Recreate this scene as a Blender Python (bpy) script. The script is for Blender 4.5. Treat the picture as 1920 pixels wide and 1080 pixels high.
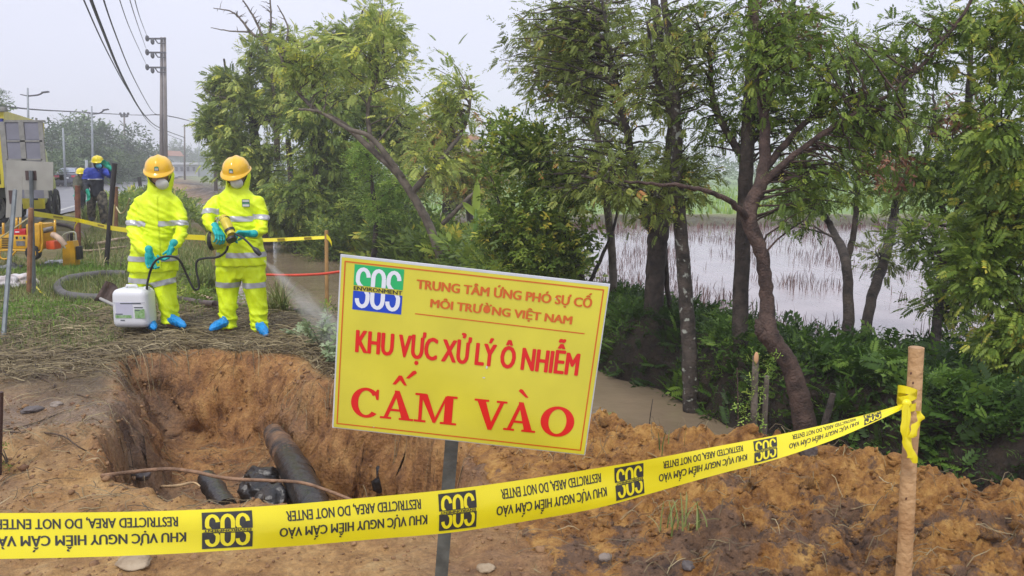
import bpy, bmesh, math, random
import numpy as np
from mathutils import Vector, Matrix, noise

for _o in list(bpy.data.objects):
    bpy.data.objects.remove(_o)
random.seed(7)
RNG = np.random.default_rng(11)
SC = bpy.context.scene
COL = SC.collection

# ------------------------------------------------------------------ camera, world, sun, exposure
CAM_H, PITCH, FPX = 1.6, math.radians(8.35), 1500.0
cam_data = bpy.data.cameras.new("camera")
cam_data.sensor_width = 36.0
cam_data.lens = FPX / 1920.0 * 36.0
cam_data.clip_start = 0.05
cam_data.clip_end = 3000.0
camera = bpy.data.objects.new("camera", cam_data)
camera.location = (0, 0, CAM_H)
camera.rotation_euler = (math.radians(90) - PITCH, 0, 0)
COL.objects.link(camera)
SC.camera = camera

SUN_EL, SUN_AZ = math.radians(58), math.radians(200)
world = bpy.data.worlds.new("World")
SC.world = world
world.use_nodes = True
wn = world.node_tree
for n in list(wn.nodes):
    wn.nodes.remove(n)
w_out = wn.nodes.new("ShaderNodeOutputWorld")
w_bg = wn.nodes.new("ShaderNodeBackground")
w_sky = wn.nodes.new("ShaderNodeTexSky")
w_sky.sky_type = 'NISHITA'
w_sky.sun_disc = False
w_sky.sun_elevation = SUN_EL
w_sky.sun_rotation = SUN_AZ
w_tc = wn.nodes.new("ShaderNodeTexCoord")
w_sep = wn.nodes.new("ShaderNodeSeparateXYZ")
w_ramp = wn.nodes.new("ShaderNodeValToRGB")
w_ramp.color_ramp.elements[0].position = 0.45
w_ramp.color_ramp.elements[0].color = (0.66, 0.67, 0.80, 1)
w_ramp.color_ramp.elements[1].position = 1.0
w_ramp.color_ramp.elements[1].color = (0.90, 0.91, 1.02, 1)
w_map = wn.nodes.new("ShaderNodeMapRange")
w_map.inputs['From Min'].default_value = -1
w_map.inputs['From Max'].default_value = 1
w_noise = wn.nodes.new("ShaderNodeTexNoise")
w_noise.inputs['Scale'].default_value = 1.6
w_noise.inputs['Detail'].default_value = 5
w_nm = wn.nodes.new("ShaderNodeMapRange")
w_nm.inputs['To Min'].default_value = 8.3
w_nm.inputs['To Max'].default_value = 11.4
w_vm = wn.nodes.new("ShaderNodeVectorMath"); w_vm.operation = 'SCALE'
w_mix = wn.nodes.new("ShaderNodeMix"); w_mix.data_type = 'RGBA'
w_mix.inputs[0].default_value = 0.9
L = wn.links.new
L(w_tc.outputs['Generated'], w_sep.inputs[0])
L(w_sep.outputs['Z'], w_map.inputs['Value'])
L(w_map.outputs[0], w_ramp.inputs[0])
L(w_tc.outputs['Generated'], w_noise.inputs['Vector'])
L(w_noise.outputs['Fac'], w_nm.inputs['Value'])
L(w_ramp.outputs[0], w_vm.inputs[0])
L(w_nm.outputs[0], w_vm.inputs['Scale'])
L(w_sky.outputs[0], w_mix.inputs[6])
L(w_vm.outputs[0], w_mix.inputs[7])
L(w_mix.outputs[2], w_bg.inputs[0])
w_bg.inputs[1].default_value = 0.098
L(w_bg.outputs[0], w_out.inputs[0])

sun_d = bpy.data.lights.new("sun", 'SUN')
sun_d.energy = 1.5
sun_d.angle = math.radians(11)
sun_d.color = (1.0, 0.96, 0.9)
sun = bpy.data.objects.new("sun", sun_d)
sun.rotation_euler = (math.radians(32), 0, math.radians(-20))
sun.location = (0, 0, 20)
COL.objects.link(sun)

SC.view_settings.view_transform = 'Standard'
SC.view_settings.look = 'None'
SC.view_settings.gamma = 1
SC.view_settings.use_curve_mapping = False
SC.view_settings.exposure = 0.42
try:
    SC.cycles.max_bounces = 7
    SC.cycles.diffuse_bounces = 3
    SC.cycles.glossy_bounces = 2
    SC.cycles.transmission_bounces = 3
    SC.cycles.transparent_max_bounces = 6
    SC.cycles.volume_bounces = 1
    SC.cycles.use_denoising = True
    SC.cycles.sample_clamp_indirect = 4
except Exception:
    pass

# ------------------------------------------------------------------ pixel <-> place
_c, _s = math.cos(PITCH), math.sin(PITCH)
def ray(px, py):
    u = (px - 960) / FPX; v = (540 - py) / FPX
    return Vector((u, _c + v * _s, -_s + v * _c))
def P(px, py, Y):
    d = ray(px, py); k = Y / d.y
    return Vector((d.x * k, Y, CAM_H + d.z * k))
def G(px, py, z=0.0):
    d = ray(px, py); k = (z - CAM_H) / d.z
    return Vector((d.x * k, d.y * k, z))

# ------------------------------------------------------------------ noise
def _hash(a, b, seed):
    n = (a * 374761393 + b * 668265263 + seed * 1442695041) & 0xffffffff
    n = ((n ^ (n >> 13)) * 1274126177) & 0xffffffff
    return ((n ^ (n >> 16)) & 0xffff) / 65535.0
def vnoise(x, y, seed=0):
    x = np.asarray(x, float); y = np.asarray(y, float)
    xi = np.floor(x).astype(np.int64); yi = np.floor(y).astype(np.int64)
    fx = x - xi; fy = y - yi
    fx = fx * fx * (3 - 2 * fx); fy = fy * fy * (3 - 2 * fy)
    a = _hash(xi, yi, seed); b = _hash(xi + 1, yi, seed)
    c = _hash(xi, yi + 1, seed); d = _hash(xi + 1, yi + 1, seed)
    return (a + (b - a) * fx) * (1 - fy) + (c + (d - c) * fx) * fy
def fbm(x, y, seed=0, octv=4, gain=.5):
    s = 0; amp = 1; tot = 0
    for k in range(octv):
        s = s + amp * (vnoise(x * 2 ** k, y * 2 ** k, seed + k * 17) - .5); tot += amp; amp *= gain
    return s / tot * 2
def worley(x, y, seed=0):
    x = np.asarray(x, float); y = np.asarray(y, float)
    xi = np.floor(x).astype(np.int64); yi = np.floor(y).astype(np.int64)
    best = np.full(x.shape, 9.0)
    for i in (-1, 0, 1):
        for j in (-1, 0, 1):
            cx = xi + i + _hash(xi + i, yi + j, seed); cy = yi + j + _hash(xi + i, yi + j, seed + 5)
            best = np.minimum(best, (x - cx) ** 2 + (y - cy) ** 2)
    return np.sqrt(best)
def sstep(a, b, x):
    t = np.clip((x - a) / (b - a), 0, 1)
    return t * t * (3 - 2 * t)

# ------------------------------------------------------------------ materials
def new_mat(name):
    m = bpy.data.materials.new(name); m.use_nodes = True
    nt = m.node_tree
    return m, nt, nt.nodes['Principled BSDF']
def mat(name, col, rough=.6, metal=0, var=.15, scale=8, bump=.0, bscale=60, col2=None, spec=.5, coat=0, detail=4):
    m, nt, b = new_mat(name)
    N = nt.nodes.new; Lk = nt.links.new
    tc = N("ShaderNodeTexCoord")
    nz = N("ShaderNodeTexNoise"); nz.inputs['Scale'].default_value = scale; nz.inputs['Detail'].default_value = detail
    Lk(tc.outputs['Object'], nz.inputs['Vector'])
    r = N("ShaderNodeValToRGB")
    c2 = col2 or tuple(max(0, c * (1 - var)) for c in col)
    c1 = col if col2 else tuple(min(1, c * (1 + var * .5)) for c in col)
    r.color_ramp.elements[0].position = .35; r.color_ramp.elements[0].color = (*c2, 1)
    r.color_ramp.elements[1].position = .65; r.color_ramp.elements[1].color = (*c1, 1)
    Lk(nz.outputs['Fac'], r.inputs[0]); Lk(r.outputs[0], b.inputs['Base Color'])
    b.inputs['Roughness'].default_value = rough; b.inputs['Metallic'].default_value = metal
    b.inputs['Specular IOR Level'].default_value = spec
    b.inputs['Coat Weight'].default_value = coat
    if bump:
        n2 = N("ShaderNodeTexNoise"); n2.inputs['Scale'].default_value = bscale; n2.inputs['Detail'].default_value = 5
        Lk(tc.outputs['Object'], n2.inputs['Vector'])
        bp = N("ShaderNodeBump"); bp.inputs['Strength'].default_value = bump; bp.inputs['Distance'].default_value = .02
        Lk(n2.outputs['Fac'], bp.inputs['Height']); Lk(bp.outputs[0], b.inputs['Normal'])
    return m
def leaf_mat(name, stops, rough=.5, trans=.35):
    """leaf colour by the per-leaf random attribute 'tint'"""
    m, nt, b = new_mat(name)
    N = nt.nodes.new; Lk = nt.links.new
    at = N("ShaderNodeAttribute"); at.attribute_name = 'tint'
    r = N("ShaderNodeValToRGB")
    el = r.color_ramp.elements
    el[0].position = stops[0][0]; el[0].color = (*stops[0][1], 1)
    el[1].position = stops[-1][0]; el[1].color = (*stops[-1][1], 1)
    for p, c in stops[1:-1]:
        e = el.new(p); e.color = (*c, 1)
    Lk(at.outputs['Fac'], r.inputs[0]); Lk(r.outputs[0], b.inputs['Base Color'])
    b.inputs['Roughness'].default_value = rough
    b.inputs['Specular IOR Level'].default_value = .35
    if trans:
        t = N("ShaderNodeBsdfTranslucent"); mx = N("ShaderNodeMixShader"); mx.inputs[0].default_value = trans
        Lk(r.outputs[0], t.inputs[0]); Lk(b.outputs[0], mx.inputs[1]); Lk(t.outputs[0], mx.inputs[2])
        Lk(mx.outputs[0], nt.nodes['Material Output'].inputs['Surface'])
    return m

# ------------------------------------------------------------------ objects
def tag(o, label=None, cat=None, group=None, kind=None):
    if label: o['label'] = label
    if cat: o['category'] = cat
    if group: o['group'] = group
    if kind: o['kind'] = kind
    return o
def thing(name, label, cat, loc, group=None):
    o = bpy.data.objects.new(name, None); o.location = Vector(loc); o.empty_display_size = .1
    COL.objects.link(o)
    return tag(o, label, cat, group)
def world_loc(o):
    v = Vector((0, 0, 0))
    while o is not None:
        v = v + o.location; o = o.parent
    return v
def np_mesh(name, V, F, m, parent=None, smooth=False, origin=None, attrs=None, mats=None, mi=None):
    """V (n,3) world coordinates; F (k,3|4) int array or list of tuples"""
    V = np.asarray(V, dtype=np.float64).reshape(-1, 3)
    if parent is not None:
        base = world_loc(parent)
    elif origin is not None:
        base = Vector(origin)
    else:
        lo = V.min(0); hi = V.max(0)
        base = Vector(((lo[0] + hi[0]) / 2, (lo[1] + hi[1]) / 2, lo[2]))
    V = V - np.array(base)
    me = bpy.data.meshes.new(name)
    if isinstance(F, np.ndarray):
        k = F.shape[1]; nf = len(F)
        me.vertices.add(len(V)); me.vertices.foreach_set('co', V.astype(np.float32).ravel())
        me.loops.add(nf * k); me.loops.foreach_set('vertex_index', F.astype(np.int32).ravel())
        me.polygons.add(nf)
        me.polygons.foreach_set('loop_start', (np.arange(nf) * k).astype(np.int32))
        try: me.polygons.foreach_set('loop_total', np.full(nf, k, dtype=np.int32))
        except Exception: pass
        me.update(calc_edges=True)
    else:
        me.from_pydata([tuple(v) for v in V], [], [tuple(int(i) for i in f) for f in F]); me.update()
    if smooth:
        me.polygons.foreach_set('use_smooth', np.ones(len(me.polygons), dtype=bool))
    if attrs:
        for an, av in attrs.items():
            a = me.attributes.new(an, 'FLOAT', 'POINT'); a.data.foreach_set('value', np.asarray(av, dtype=np.float32))
    for mm in (mats or [m]):
        me.materials.append(mm)
    if mi is not None:
        me.polygons.foreach_set('material_index', np.asarray(mi, dtype=np.int32))
    o = bpy.data.objects.new(name, me)
    if parent is not None:
        o.parent = parent
    else:
        o.location = base
    COL.objects.link(o)
    return o

class B:
    """collects closed shapes in world coordinates"""
    def __init__(s): s.v = []; s.f = []
    def add(s, V, F):
        k = len(s.v); s.v.extend([tuple(v) for v in V]); s.f.extend([tuple(i + k for i in f) for f in F]); return s
    def box(s, c, size, rot=None, bev=0.0):
        hx, hy, hz = [d / 2 for d in size]
        if bev:
            bm = bmesh.new(); bmesh.ops.create_cube(bm, size=1)
            for v in bm.verts: v.co = Vector((v.co.x * size[0], v.co.y * size[1], v.co.z * size[2]))
            bmesh.ops.bevel(bm, geom=list(bm.edges), offset=bev, segments=2, affect='EDGES', profile=.6)
            V = [v.co.copy() for v in bm.verts]; bm.verts.index_update()
            F = [[v.index for v in f.verts] for f in bm.faces]; bm.free()
        else:
            V = [Vector((x, y, z)) for x in (-hx, hx) for y in (-hy, hy) for z in (-hz, hz)]
            F = [(0, 1, 3, 2), (4, 6, 7, 5), (0, 4, 5, 1), (2, 3, 7, 6), (0, 2, 6, 4), (1, 5, 7, 3)]
        R = rot if rot is not None else Matrix.Identity(3)
        c = Vector(c)
        return s.add([c + R @ v for v in V], F)
    def tube(s, pts, radii, n=8, caps=True, flat=1.0):
        V, F = tube_arr(pts, radii, n, caps, flat)
        return s.add(V, F)
    def cyl(s, a, b, r, r2=None, n=12):
        return s.tube([a, b], [r, r if r2 is None else r2], n)
    def rings(s, rings, n=16):
        """rings: (centre, rx, ry) horizontal ellipses from the bottom up, closed"""
        V = []; F = []
        for c, rx, ry in rings:
            for i in range(n):
                a = 2 * math.pi * i / n
                V.append((c[0] + rx * math.cos(a), c[1] + ry * math.sin(a), c[2]))
        m = len(rings)
        for k in range(m - 1):
            for i in range(n):
                j = (i + 1) % n
                F.append((k * n + i, k * n + j, (k + 1) * n + j, (k + 1) * n + i))
        F.append(tuple(range(n - 1, -1, -1))); F.append(tuple(range((m - 1) * n, m * n)))
        return s.add(V, F)
    def ball(s, c, r, n=12, m=8, sc=(1, 1, 1), rot=None):
        V = []; F = []; c = Vector(c); R = rot if rot is not None else Matrix.Identity(3)
        for k in range(m + 1):
            t = math.pi * k / m
            for i in range(n):
                a = 2 * math.pi * i / n
                V.append(c + R @ Vector((r * sc[0] * math.sin(t) * math.cos(a), r * sc[1] * math.sin(t) * math.sin(a), r * sc[2] * math.cos(t))))
        for k in range(m):
            for i in range(n):
                j = (i + 1) % n
                F.append((k * n + i, (k + 1) * n + i, (k + 1) * n + j, k * n + j))
        return s.add(V, F)
    def prism(s, outline, off):
        """outline: planar closed list of points; off: extrusion vector"""
        n = len(outline); off = Vector(off)
        V = [Vector(p) for p in outline] + [Vector(p) + off for p in outline]
        F = [tuple(range(n - 1, -1, -1)), tuple(range(n, 2 * n))] + [(i, (i + 1) % n, n + (i + 1) % n, n + i) for i in range(n)]
        return s.add(V, F)
    def build(s, name, m, parent=None, smooth=False, label=None, kind=None):
        o = np_mesh(name, s.v, s.f, m, parent, smooth)
        bm = bmesh.new(); bm.from_mesh(o.data)
        bmesh.ops.remove_doubles(bm, verts=bm.verts, dist=1e-5)
        bmesh.ops.recalc_face_normals(bm, faces=bm.faces)
        bm.to_mesh(o.data); bm.free()
        if smooth == 'auto':
            try: o.data.set_sharp_from_angle(angle=math.radians(38))
            except Exception: pass
        if label: o['label'] = label
        if kind: o['kind'] = kind
        return o

def tube_arr(pts, radii, n=8, caps=True, flat=1.0):
    pts = [Vector(p) for p in pts]
    if not hasattr(radii, '__len__'): radii = [radii] * len(pts)
    V = []; F = []
    prev = None
    for k, p in enumerate(pts):
        a = pts[max(0, k - 1)]; b = pts[min(len(pts) - 1, k + 1)]
        t = (b - a)
        if t.length < 1e-9: t = Vector((0, 0, 1))
        t.normalize()
        if prev is None:
            up = Vector((0, 0, 1)) if abs(t.z) < .9 else Vector((1, 0, 0))
            x = t.cross(up).normalized()
        else:
            x = (prev - t * prev.dot(t)); x = x.normalized() if x.length > 1e-6 else t.orthogonal().normalized()
        prev = x
        y = t.cross(x)
        for i in range(n):
            an = 2 * math.pi * i / n
            V.append(p + (x * math.cos(an) + y * (math.sin(an) * flat)) * radii[k])
    for k in range(len(pts) - 1):
        for i in range(n):
            j = (i + 1) % n
            F.append((k * n + i, k * n + j, (k + 1) * n + j, (k + 1) * n + i))
    if caps:
        F.append(tuple(range(n - 1, -1, -1))); F.append(tuple(range((len(pts) - 1) * n, len(pts) * n)))
    return V, F
def smooth_path(pts, sub=5, wig=0, seed=0):
    """Catmull-Rom through points that may carry extra numbers"""
    A = np.array([list(p) for p in pts], float); out = []
    r = np.random.default_rng(seed)
    n = len(A)
    for i in range(n - 1):
        p0 = A[max(0, i - 1)]; p1 = A[i]; p2 = A[i + 1]; p3 = A[min(n - 1, i + 2)]
        for k in range(sub):
            t = k / sub
            q = .5 * ((2 * p1) + (-p0 + p2) * t + (2 * p0 - 5 * p1 + 4 * p2 - p3) * t * t + (-p0 + 3 * p1 - 3 * p2 + p3) * t ** 3)
            if wig and (i or k): q[:3] += r.normal(0, wig, 3)
            out.append(q)
    out.append(A[-1])
    return np.array(out)
def copy_thing(root, loc, label=None):
    c = root.copy(); COL.objects.link(c); c.location = Vector(loc)
    if label: c['label'] = label
    for ch in root.children:
        d = ch.copy(); d.parent = c; COL.objects.link(d)
        for g in ch.children:
            e = g.copy(); e.parent = d; COL.objects.link(e)
    return c
# ------------------------------------------------------------------ the shape of the land
def xn(y):   # near edge of the ditch water
    y = np.asarray(y, float); a = np.maximum(.9 - .5 * (y - 5.6), 1.5 + (4.4 - y) * 1.05)
    return np.where(y > 8, np.interp(y, [8, 8.6, 9.3, 11, 14, 20, 27, 200], [-.3, -.8, -2.7, -3.7, -4.7, -7.1, -10, -96.5]), a)
def xf(y):   # far edge
    return 1.0 - .45 * (y - 9)
PIT = [tuple(G(px, py)[:2]) for px, py in ((208, 668), (380, 655), (545, 668), (610, 712), (760, 775), (885, 850), (905, 930), (820, 975), (560, 960), (400, 945), (240, 915), (170, 880), (205, 790), (215, 720))]
def poly_sd(x, y, poly):
    """signed distance, negative inside"""
    x = np.asarray(x, float); y = np.asarray(y, float)
    d = np.full(x.shape, 1e9); inside = np.zeros(x.shape, bool)
    n = len(poly)
    for i in range(n):
        ax, ay = poly[i]; bx, by = poly[(i + 1) % n]
        ex, ey = bx - ax, by - ay
        t = np.clip(((x - ax) * ex + (y - ay) * ey) / (ex * ex + ey * ey), 0, 1)
        d = np.minimum(d, np.hypot(x - ax - ex * t, y - ay - ey * t))
        c = ((ay > y) != (by > y)) & (x < (bx - ax) * (y - ay) / (by - ay + 1e-12) + ax)
        inside ^= c
    return np.where(inside, -d, d)
def paddy_far(x): return 36 + np.maximum(0, -x) * .7
def road_right(y): return -14 - .39 * (y - 26)
def paddy_mask(x, y):
    e = fbm(x * .6, y * .6, 3, 2) * .5
    return sstep(0, .7, x - xf(y) - 1.6 - .08 * (y - 9) + e * .7) * sstep(7.7, 8.4, y + e * .8) * (1 - sstep(0, 1.5, y - paddy_far(x) + e))
def H(x, y, fine=True):
    x = np.asarray(x, float); y = np.asarray(y, float)
    z = .38 * sstep(12, 24, y) * (1 - sstep(-3, 0, x - xn(y) + 1.5))
    z = z + .12 * fbm(x * .35, y * .35, 1, 3) * sstep(8, 12, y) * (1 - sstep(-.6, .3, x - road_right(y) - 0) * 0)
    right = sstep(0, 1.0, x - xf(y) - .2)
    z = z * (1 - right) + right * (-.18 + .1 * fbm(x * .8, y * .8, 4, 3))
    far = sstep(30, 44, y - .0) * sstep(0, 4, x - xf(y) - 3)
    z = z * (1 - far) - .62 * far
    pm = paddy_mask(x, y)
    z = z * (1 - pm) - 1.08 * pm
    # ditch
    e = .18 * fbm(x * 1.3, y * 1.3, 7, 3)
    c = sstep(-.75, .15, x - xn(y) + e) * (1 - sstep(.1, .75, x - xf(y) + e))
    z = z * (1 - c) - 1.15 * c
    # road bed flat
    rr = road_right(y)
    rd = sstep(-.9, .6, rr - x) * (1 - sstep(8.9, 10.4, rr - x))
    z = z * (1 - rd) + .36 * rd
    if fine:
        near = 1 - sstep(9, 16, y)
        z = z + near * (.035 * fbm(x * 2.2, y * 2.2, 21, 4) + .012 * fbm(x * 9, y * 9, 22, 3)) + (1 - sstep(4.4, 5.6, y)) * (.022 * (.5 - worley(x * 9, y * 9, 33)) + .016 * fbm(x * 16, y * 16, 34, 3))
        # raised crumbly lip and mud on the left of the hole
        sd = poly_sd(x, y, PIT)
        lump = np.exp(-((x + 2.6) / .75) ** 2 - ((y - 4.35) / .55) ** 2)
        z = z + lump * (.10 + .11 * fbm(x * 5, y * 5, 31, 4) - .05 * worley(x * 8, y * 8, 3))
        hollow = np.exp(-((x + 3.2) / .5) ** 2 - ((y - 5.0) / .4) ** 2)
        z = z - .10 * hollow
        # the hole
        w = sd + .12 * fbm(x * 2.6, y * 2.6, 41, 4) + .03 * fbm(x * 12, y * 12, 42, 2)
        cy = np.clip((y - 3.7) / 3.2, 0, 1)
        wall = .16 + .30 * sstep(.2, 1.0, cy)
        depth = .80 - .10 * cy
        dd = sstep(0, 1, np.clip(-w / wall, 0, 1)) * depth
        crum = (1 - sstep(0, .22, abs(w))) * (.035 * fbm(x * 9, y * 9, 45, 4, .6) - .03 * worley(x * 7, y * 7, 46) * sstep(-.2, 0, w) + .01)
        z = z + crum - dd + np.where(w < -.05, 1, 0) * (.05 * fbm(x * 4, y * 4, 44, 4) + .03 * (1 - worley(x * 7, y * 7, 8)))
    return z
def H1(x, y): return float(H(np.array([x]), np.array([y]))[0])
def HG(px, py, lift=0.0):
    """where the sight line through a pixel meets the land"""
    d = ray(px, py); prev = None
    ks = np.concatenate([np.arange(1.5, 12, .02), np.arange(12, 60, .1)])
    X = d.x * ks; Y = d.y * ks; Z = CAM_H + d.z * ks
    h = H(X, Y) + lift
    i = np.argmax(Z < h)
    if Z[i] >= h[i]: i = len(ks) - 1
    return Vector((X[i], Y[i], h[i]))

CRX = np.array([-1.0, -.45, .05, .53, .95, 1.4, 1.75, 2.4, 3.4, 5])
CRY = np.array([4.3, 4.45, 4.6, 4.5, 4.05, 3.78, 3.55, 3.3, 3.0, 2.7])
CRH = np.array([0, .0, .04, .11, .20, .20, .27, .22, .18, .1])
def MH(x, y):
    """height of the heap of dug-out clay above the ground"""
    yc = np.interp(x, CRX, CRY); hc = np.interp(x, CRX, CRH)
    t = y - yc + .10 * fbm(x * 2.3, y * 2.3, 51, 3)
    f = np.where(t > 0, np.exp(-(t / .42) ** 2), .42 + .58 * np.exp(-(t / .7) ** 2))
    m = hc * f * sstep(-.45, .5, x - .35 * (3.6 - y) + .45 * fbm(x * 2.4, y * 2.4, 53, 4))
    k = sstep(.02, .10, m)
    det = .055 * fbm(x * 4.3, y * 4.3, 61, 4) + .095 * (.55 - worley(x * 5.5 + .4 * fbm(x * 5, y * 5, 16, 2), y * 5.5, 9)) + .030 * (.5 - worley(x * 13, y * 13 + .5 * fbm(x * 9, y * 9, 17, 2), 12)) + .030 * (.5 - worley(x * 24, y * 24, 14)) + .045 * (.35 - abs(fbm(x * 9, y * 9, 18, 4, .65))) + .018 * fbm(x * 38, y * 38, 15, 3, .7)
    return m + k * det

# ------------------------------------------------------------------ ground colours
def ground_material():
    m, nt, b = new_mat('ground_soil')
    N = nt.nodes.new; Lk = nt.links.new
    tc = N("ShaderNodeTexCoord")
    def noise_(scale, detail=6, rough=.6):
        n = N("ShaderNodeTexNoise"); n.inputs['Scale'].default_value = scale; n.inputs['Detail'].default_value = detail
        n.inputs['Roughness'].default_value = rough; Lk(tc.outputs['Object'], n.inputs['Vector']); return n
    def ramp(src, stops):
        r = N("ShaderNodeValToRGB"); el = r.color_ramp.elements
        el[0].position = stops[0][0]; el[0].color = (*stops[0][1], 1)
        el[1].position = stops[-1][0]; el[1].color = (*stops[-1][1], 1)
        for p, c in stops[1:-1]:
            e = el.new(p); e.color = (*c, 1)
        Lk(src, r.inputs[0]); return r
    def mix(f, a, c):
        x = N("ShaderNodeMix"); x.data_type = 'RGBA'
        Lk(f, x.inputs[0]); Lk(a, x.inputs[6]); Lk(c, x.inputs[7]); return x
    def attr(nm):
        a = N("ShaderNodeAttribute"); a.attribute_name = nm; return a
    clay = ramp(noise_(3.2, 9, .72).outputs['Fac'], [(.30, (.17, .082, .030)), (.43, (.38, .205, .072)), (.55, (.54, .32, .122)), (.68, (.66, .45, .205))])
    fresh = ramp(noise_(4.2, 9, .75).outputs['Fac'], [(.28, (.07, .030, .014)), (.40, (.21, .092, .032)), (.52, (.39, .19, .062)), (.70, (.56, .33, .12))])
    grey = ramp(noise_(5, 9, .7).outputs['Fac'], [(.3, (.07, .055, .05)), (.5, (.19, .14, .105)), (.7, (.34, .26, .19))])
    soil = ramp(noise_(2.5, 8, .7).outputs['Fac'], [(.3, (.035, .026, .016)), (.5, (.085, .06, .032)), (.7, (.15, .115, .055))])
    grass = ramp(noise_(1.4, 8, .7).outputs['Fac'], [(.3, (.035, .055, .015)), (.55, (.08, .115, .03)), (.7, (.15, .16, .06))])
    field = ramp(noise_(.25, 6, .7).outputs['Fac'], [(.3, (.13, .24, .06)), (.7, (.24, .36, .09))])
    c0 = mix(attr('fresh').outputs['Fac'], clay.outputs[0], fresh.outputs[0])
    c = mix(attr('grey').outputs['Fac'], c0.outputs[2], grey.outputs[0])
    c = mix(attr('soil').outputs['Fac'], c.outputs[2], soil.outputs[0])
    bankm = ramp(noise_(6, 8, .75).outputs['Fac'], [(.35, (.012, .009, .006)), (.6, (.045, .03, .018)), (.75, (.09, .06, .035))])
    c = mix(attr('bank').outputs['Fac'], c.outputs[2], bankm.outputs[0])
    c = mix(attr('grass').outputs['Fac'], c.outputs[2], grass.outputs[0])
    c = mix(attr('field').outputs['Fac'], c.outputs[2], field.outputs[0])
    fine = ramp(noise_(38, 6, .7).outputs['Fac'], [(.35, (.72, .72, .72)), (.6, (1.1, 1.1, 1.1))])
    mu = N("ShaderNodeMix"); mu.data_type = 'RGBA'; mu.blend_type = 'MULTIPLY'; mu.inputs[0].default_value = 1
    Lk(c.outputs[2], mu.inputs[6]); Lk(fine.outputs[0], mu.inputs[7])
    Lk(mu.outputs[2], b.inputs['Base Color'])
    rr = N("ShaderNodeMapRange"); Lk(noise_(2.0, 4).outputs['Fac'], rr.inputs['Value'])
    rr.inputs['From Min'].default_value = .35; rr.inputs['From Max'].default_value = .65
    rr.inputs['To Min'].default_value = .38; rr.inputs['To Max'].default_value = .85
    wet = N('ShaderNodeMapRange'); Lk(attr('grey').outputs['Fac'], wet.inputs['Value']); wet.inputs['From Min'].default_value = .35; wet.inputs['From Max'].default_value = .8; wet.inputs['To Min'].default_value = 1; wet.inputs['To Max'].default_value = .35
    wm = N('ShaderNodeMath'); wm.operation = 'MULTIPLY'; Lk(rr.outputs[0], wm.inputs[0]); Lk(wet.outputs[0], wm.inputs[1])
    Lk(wm.outputs[0], b.inputs['Roughness'])
    b.inputs['Specular IOR Level'].default_value = .4
    bp = N("ShaderNodeBump"); bp.inputs['Strength'].default_value = .9; bp.inputs['Distance'].default_value = .035
    Lk(noise_(17, 10, .78).outputs['Fac'], bp.inputs['Height'])
    vr = N('ShaderNodeTexVoronoi'); vr.inputs['Scale'].default_value = 42; Lk(tc.outputs['Object'], vr.inputs['Vector'])
    b2 = N('ShaderNodeBump'); b2.inputs['Strength'].default_value = .55; b2.inputs['Distance'].default_value = .012; b2.invert = True
    Lk(vr.outputs['Distance'], b2.inputs['Height']); Lk(bp.outputs[0], b2.inputs['Normal'])
    Lk(b2.outputs[0], b.inputs['Normal'])
    return m
M_GROUND = ground_material()

def graded(a, lo, hi, b, step, grow=1.09):
    mid = list(np.arange(lo, hi, step)); out = mid[:]
    s = step; v = mid[-1]
    while v < b: s *= grow; v += s; out.append(v)
    s = step; v = lo
    while v > a: s *= grow; v -= s; out.insert(0, v)
    return np.array(out)
gx = graded(-700, -3.9, 1.2, 700, .029)
gy = graded(.6, 2.6, 7.3, 900, .029, 1.06)
X, Y = np.meshgrid(gx, gy)
Z = H(X, Y)
nx, ny = len(gx), len(gy)
Vx = X.copy(); Vy = Y.copy()
inpit = sstep(.1, .25, -(Z)) * (poly_sd(X, Y, PIT) < .1)
Vx += inpit * (.10 * fbm(Z * 6 + X * 2, Y * 4 + 7, 71, 4) + .05 * (worley(Y * 8, Z * 9, 6) - .5))
Vy += inpit * (.13 * fbm(X * 4, Z * 6 + 3, 72, 4) + .09 * (worley(X * 6, Z * 7, 5) - .5) + .06 * (worley(X * 14, Z * 16, 15) - .5) + .03 * (worley(X * 30, Z * 34, 18) - .5))
idx = np.arange(nx * ny).reshape(ny, nx)
F = np.stack([idx[:-1, :-1], idx[:-1, 1:], idx[1:, 1:], idx[1:, :-1]], -1).reshape(-1, 4)
sd = poly_sd(X, Y, PIT)
wob = fbm(X * 1.1, Y * 1.1, 81, 4)
straw_z = sstep(5.55, 6.3, Y + wob * .6) * (1 - sstep(7.9, 9.2, Y + wob)) * sstep(0, .12, sd)
a_soil = np.clip(straw_z * .8 + sstep(0, 1, X - xf(Y) + .6), 0, 1)
leftbank = (1 - sstep(-.8, 0, X - xn(Y)))
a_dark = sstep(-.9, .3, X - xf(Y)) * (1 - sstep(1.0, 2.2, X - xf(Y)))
a_grass = np.clip(sstep(8.3, 10.2, Y + wob * 1.2) * leftbank * .75 + sstep(1.0, 2.5, X - xf(Y)) * .3, 0, .85)
a_field = sstep(37, 41, Y - np.maximum(0, -X) * .7) * sstep(0, 5, X - xf(Y) - 3)
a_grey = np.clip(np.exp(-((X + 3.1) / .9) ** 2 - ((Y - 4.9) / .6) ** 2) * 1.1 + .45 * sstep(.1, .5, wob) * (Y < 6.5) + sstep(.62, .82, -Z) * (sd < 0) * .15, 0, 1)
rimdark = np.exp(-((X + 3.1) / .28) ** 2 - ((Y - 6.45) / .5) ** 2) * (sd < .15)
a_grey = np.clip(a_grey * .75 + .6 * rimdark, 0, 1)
pm = paddy_mask(X, Y)
a_soil = a_soil * (1 - a_field)
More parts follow.
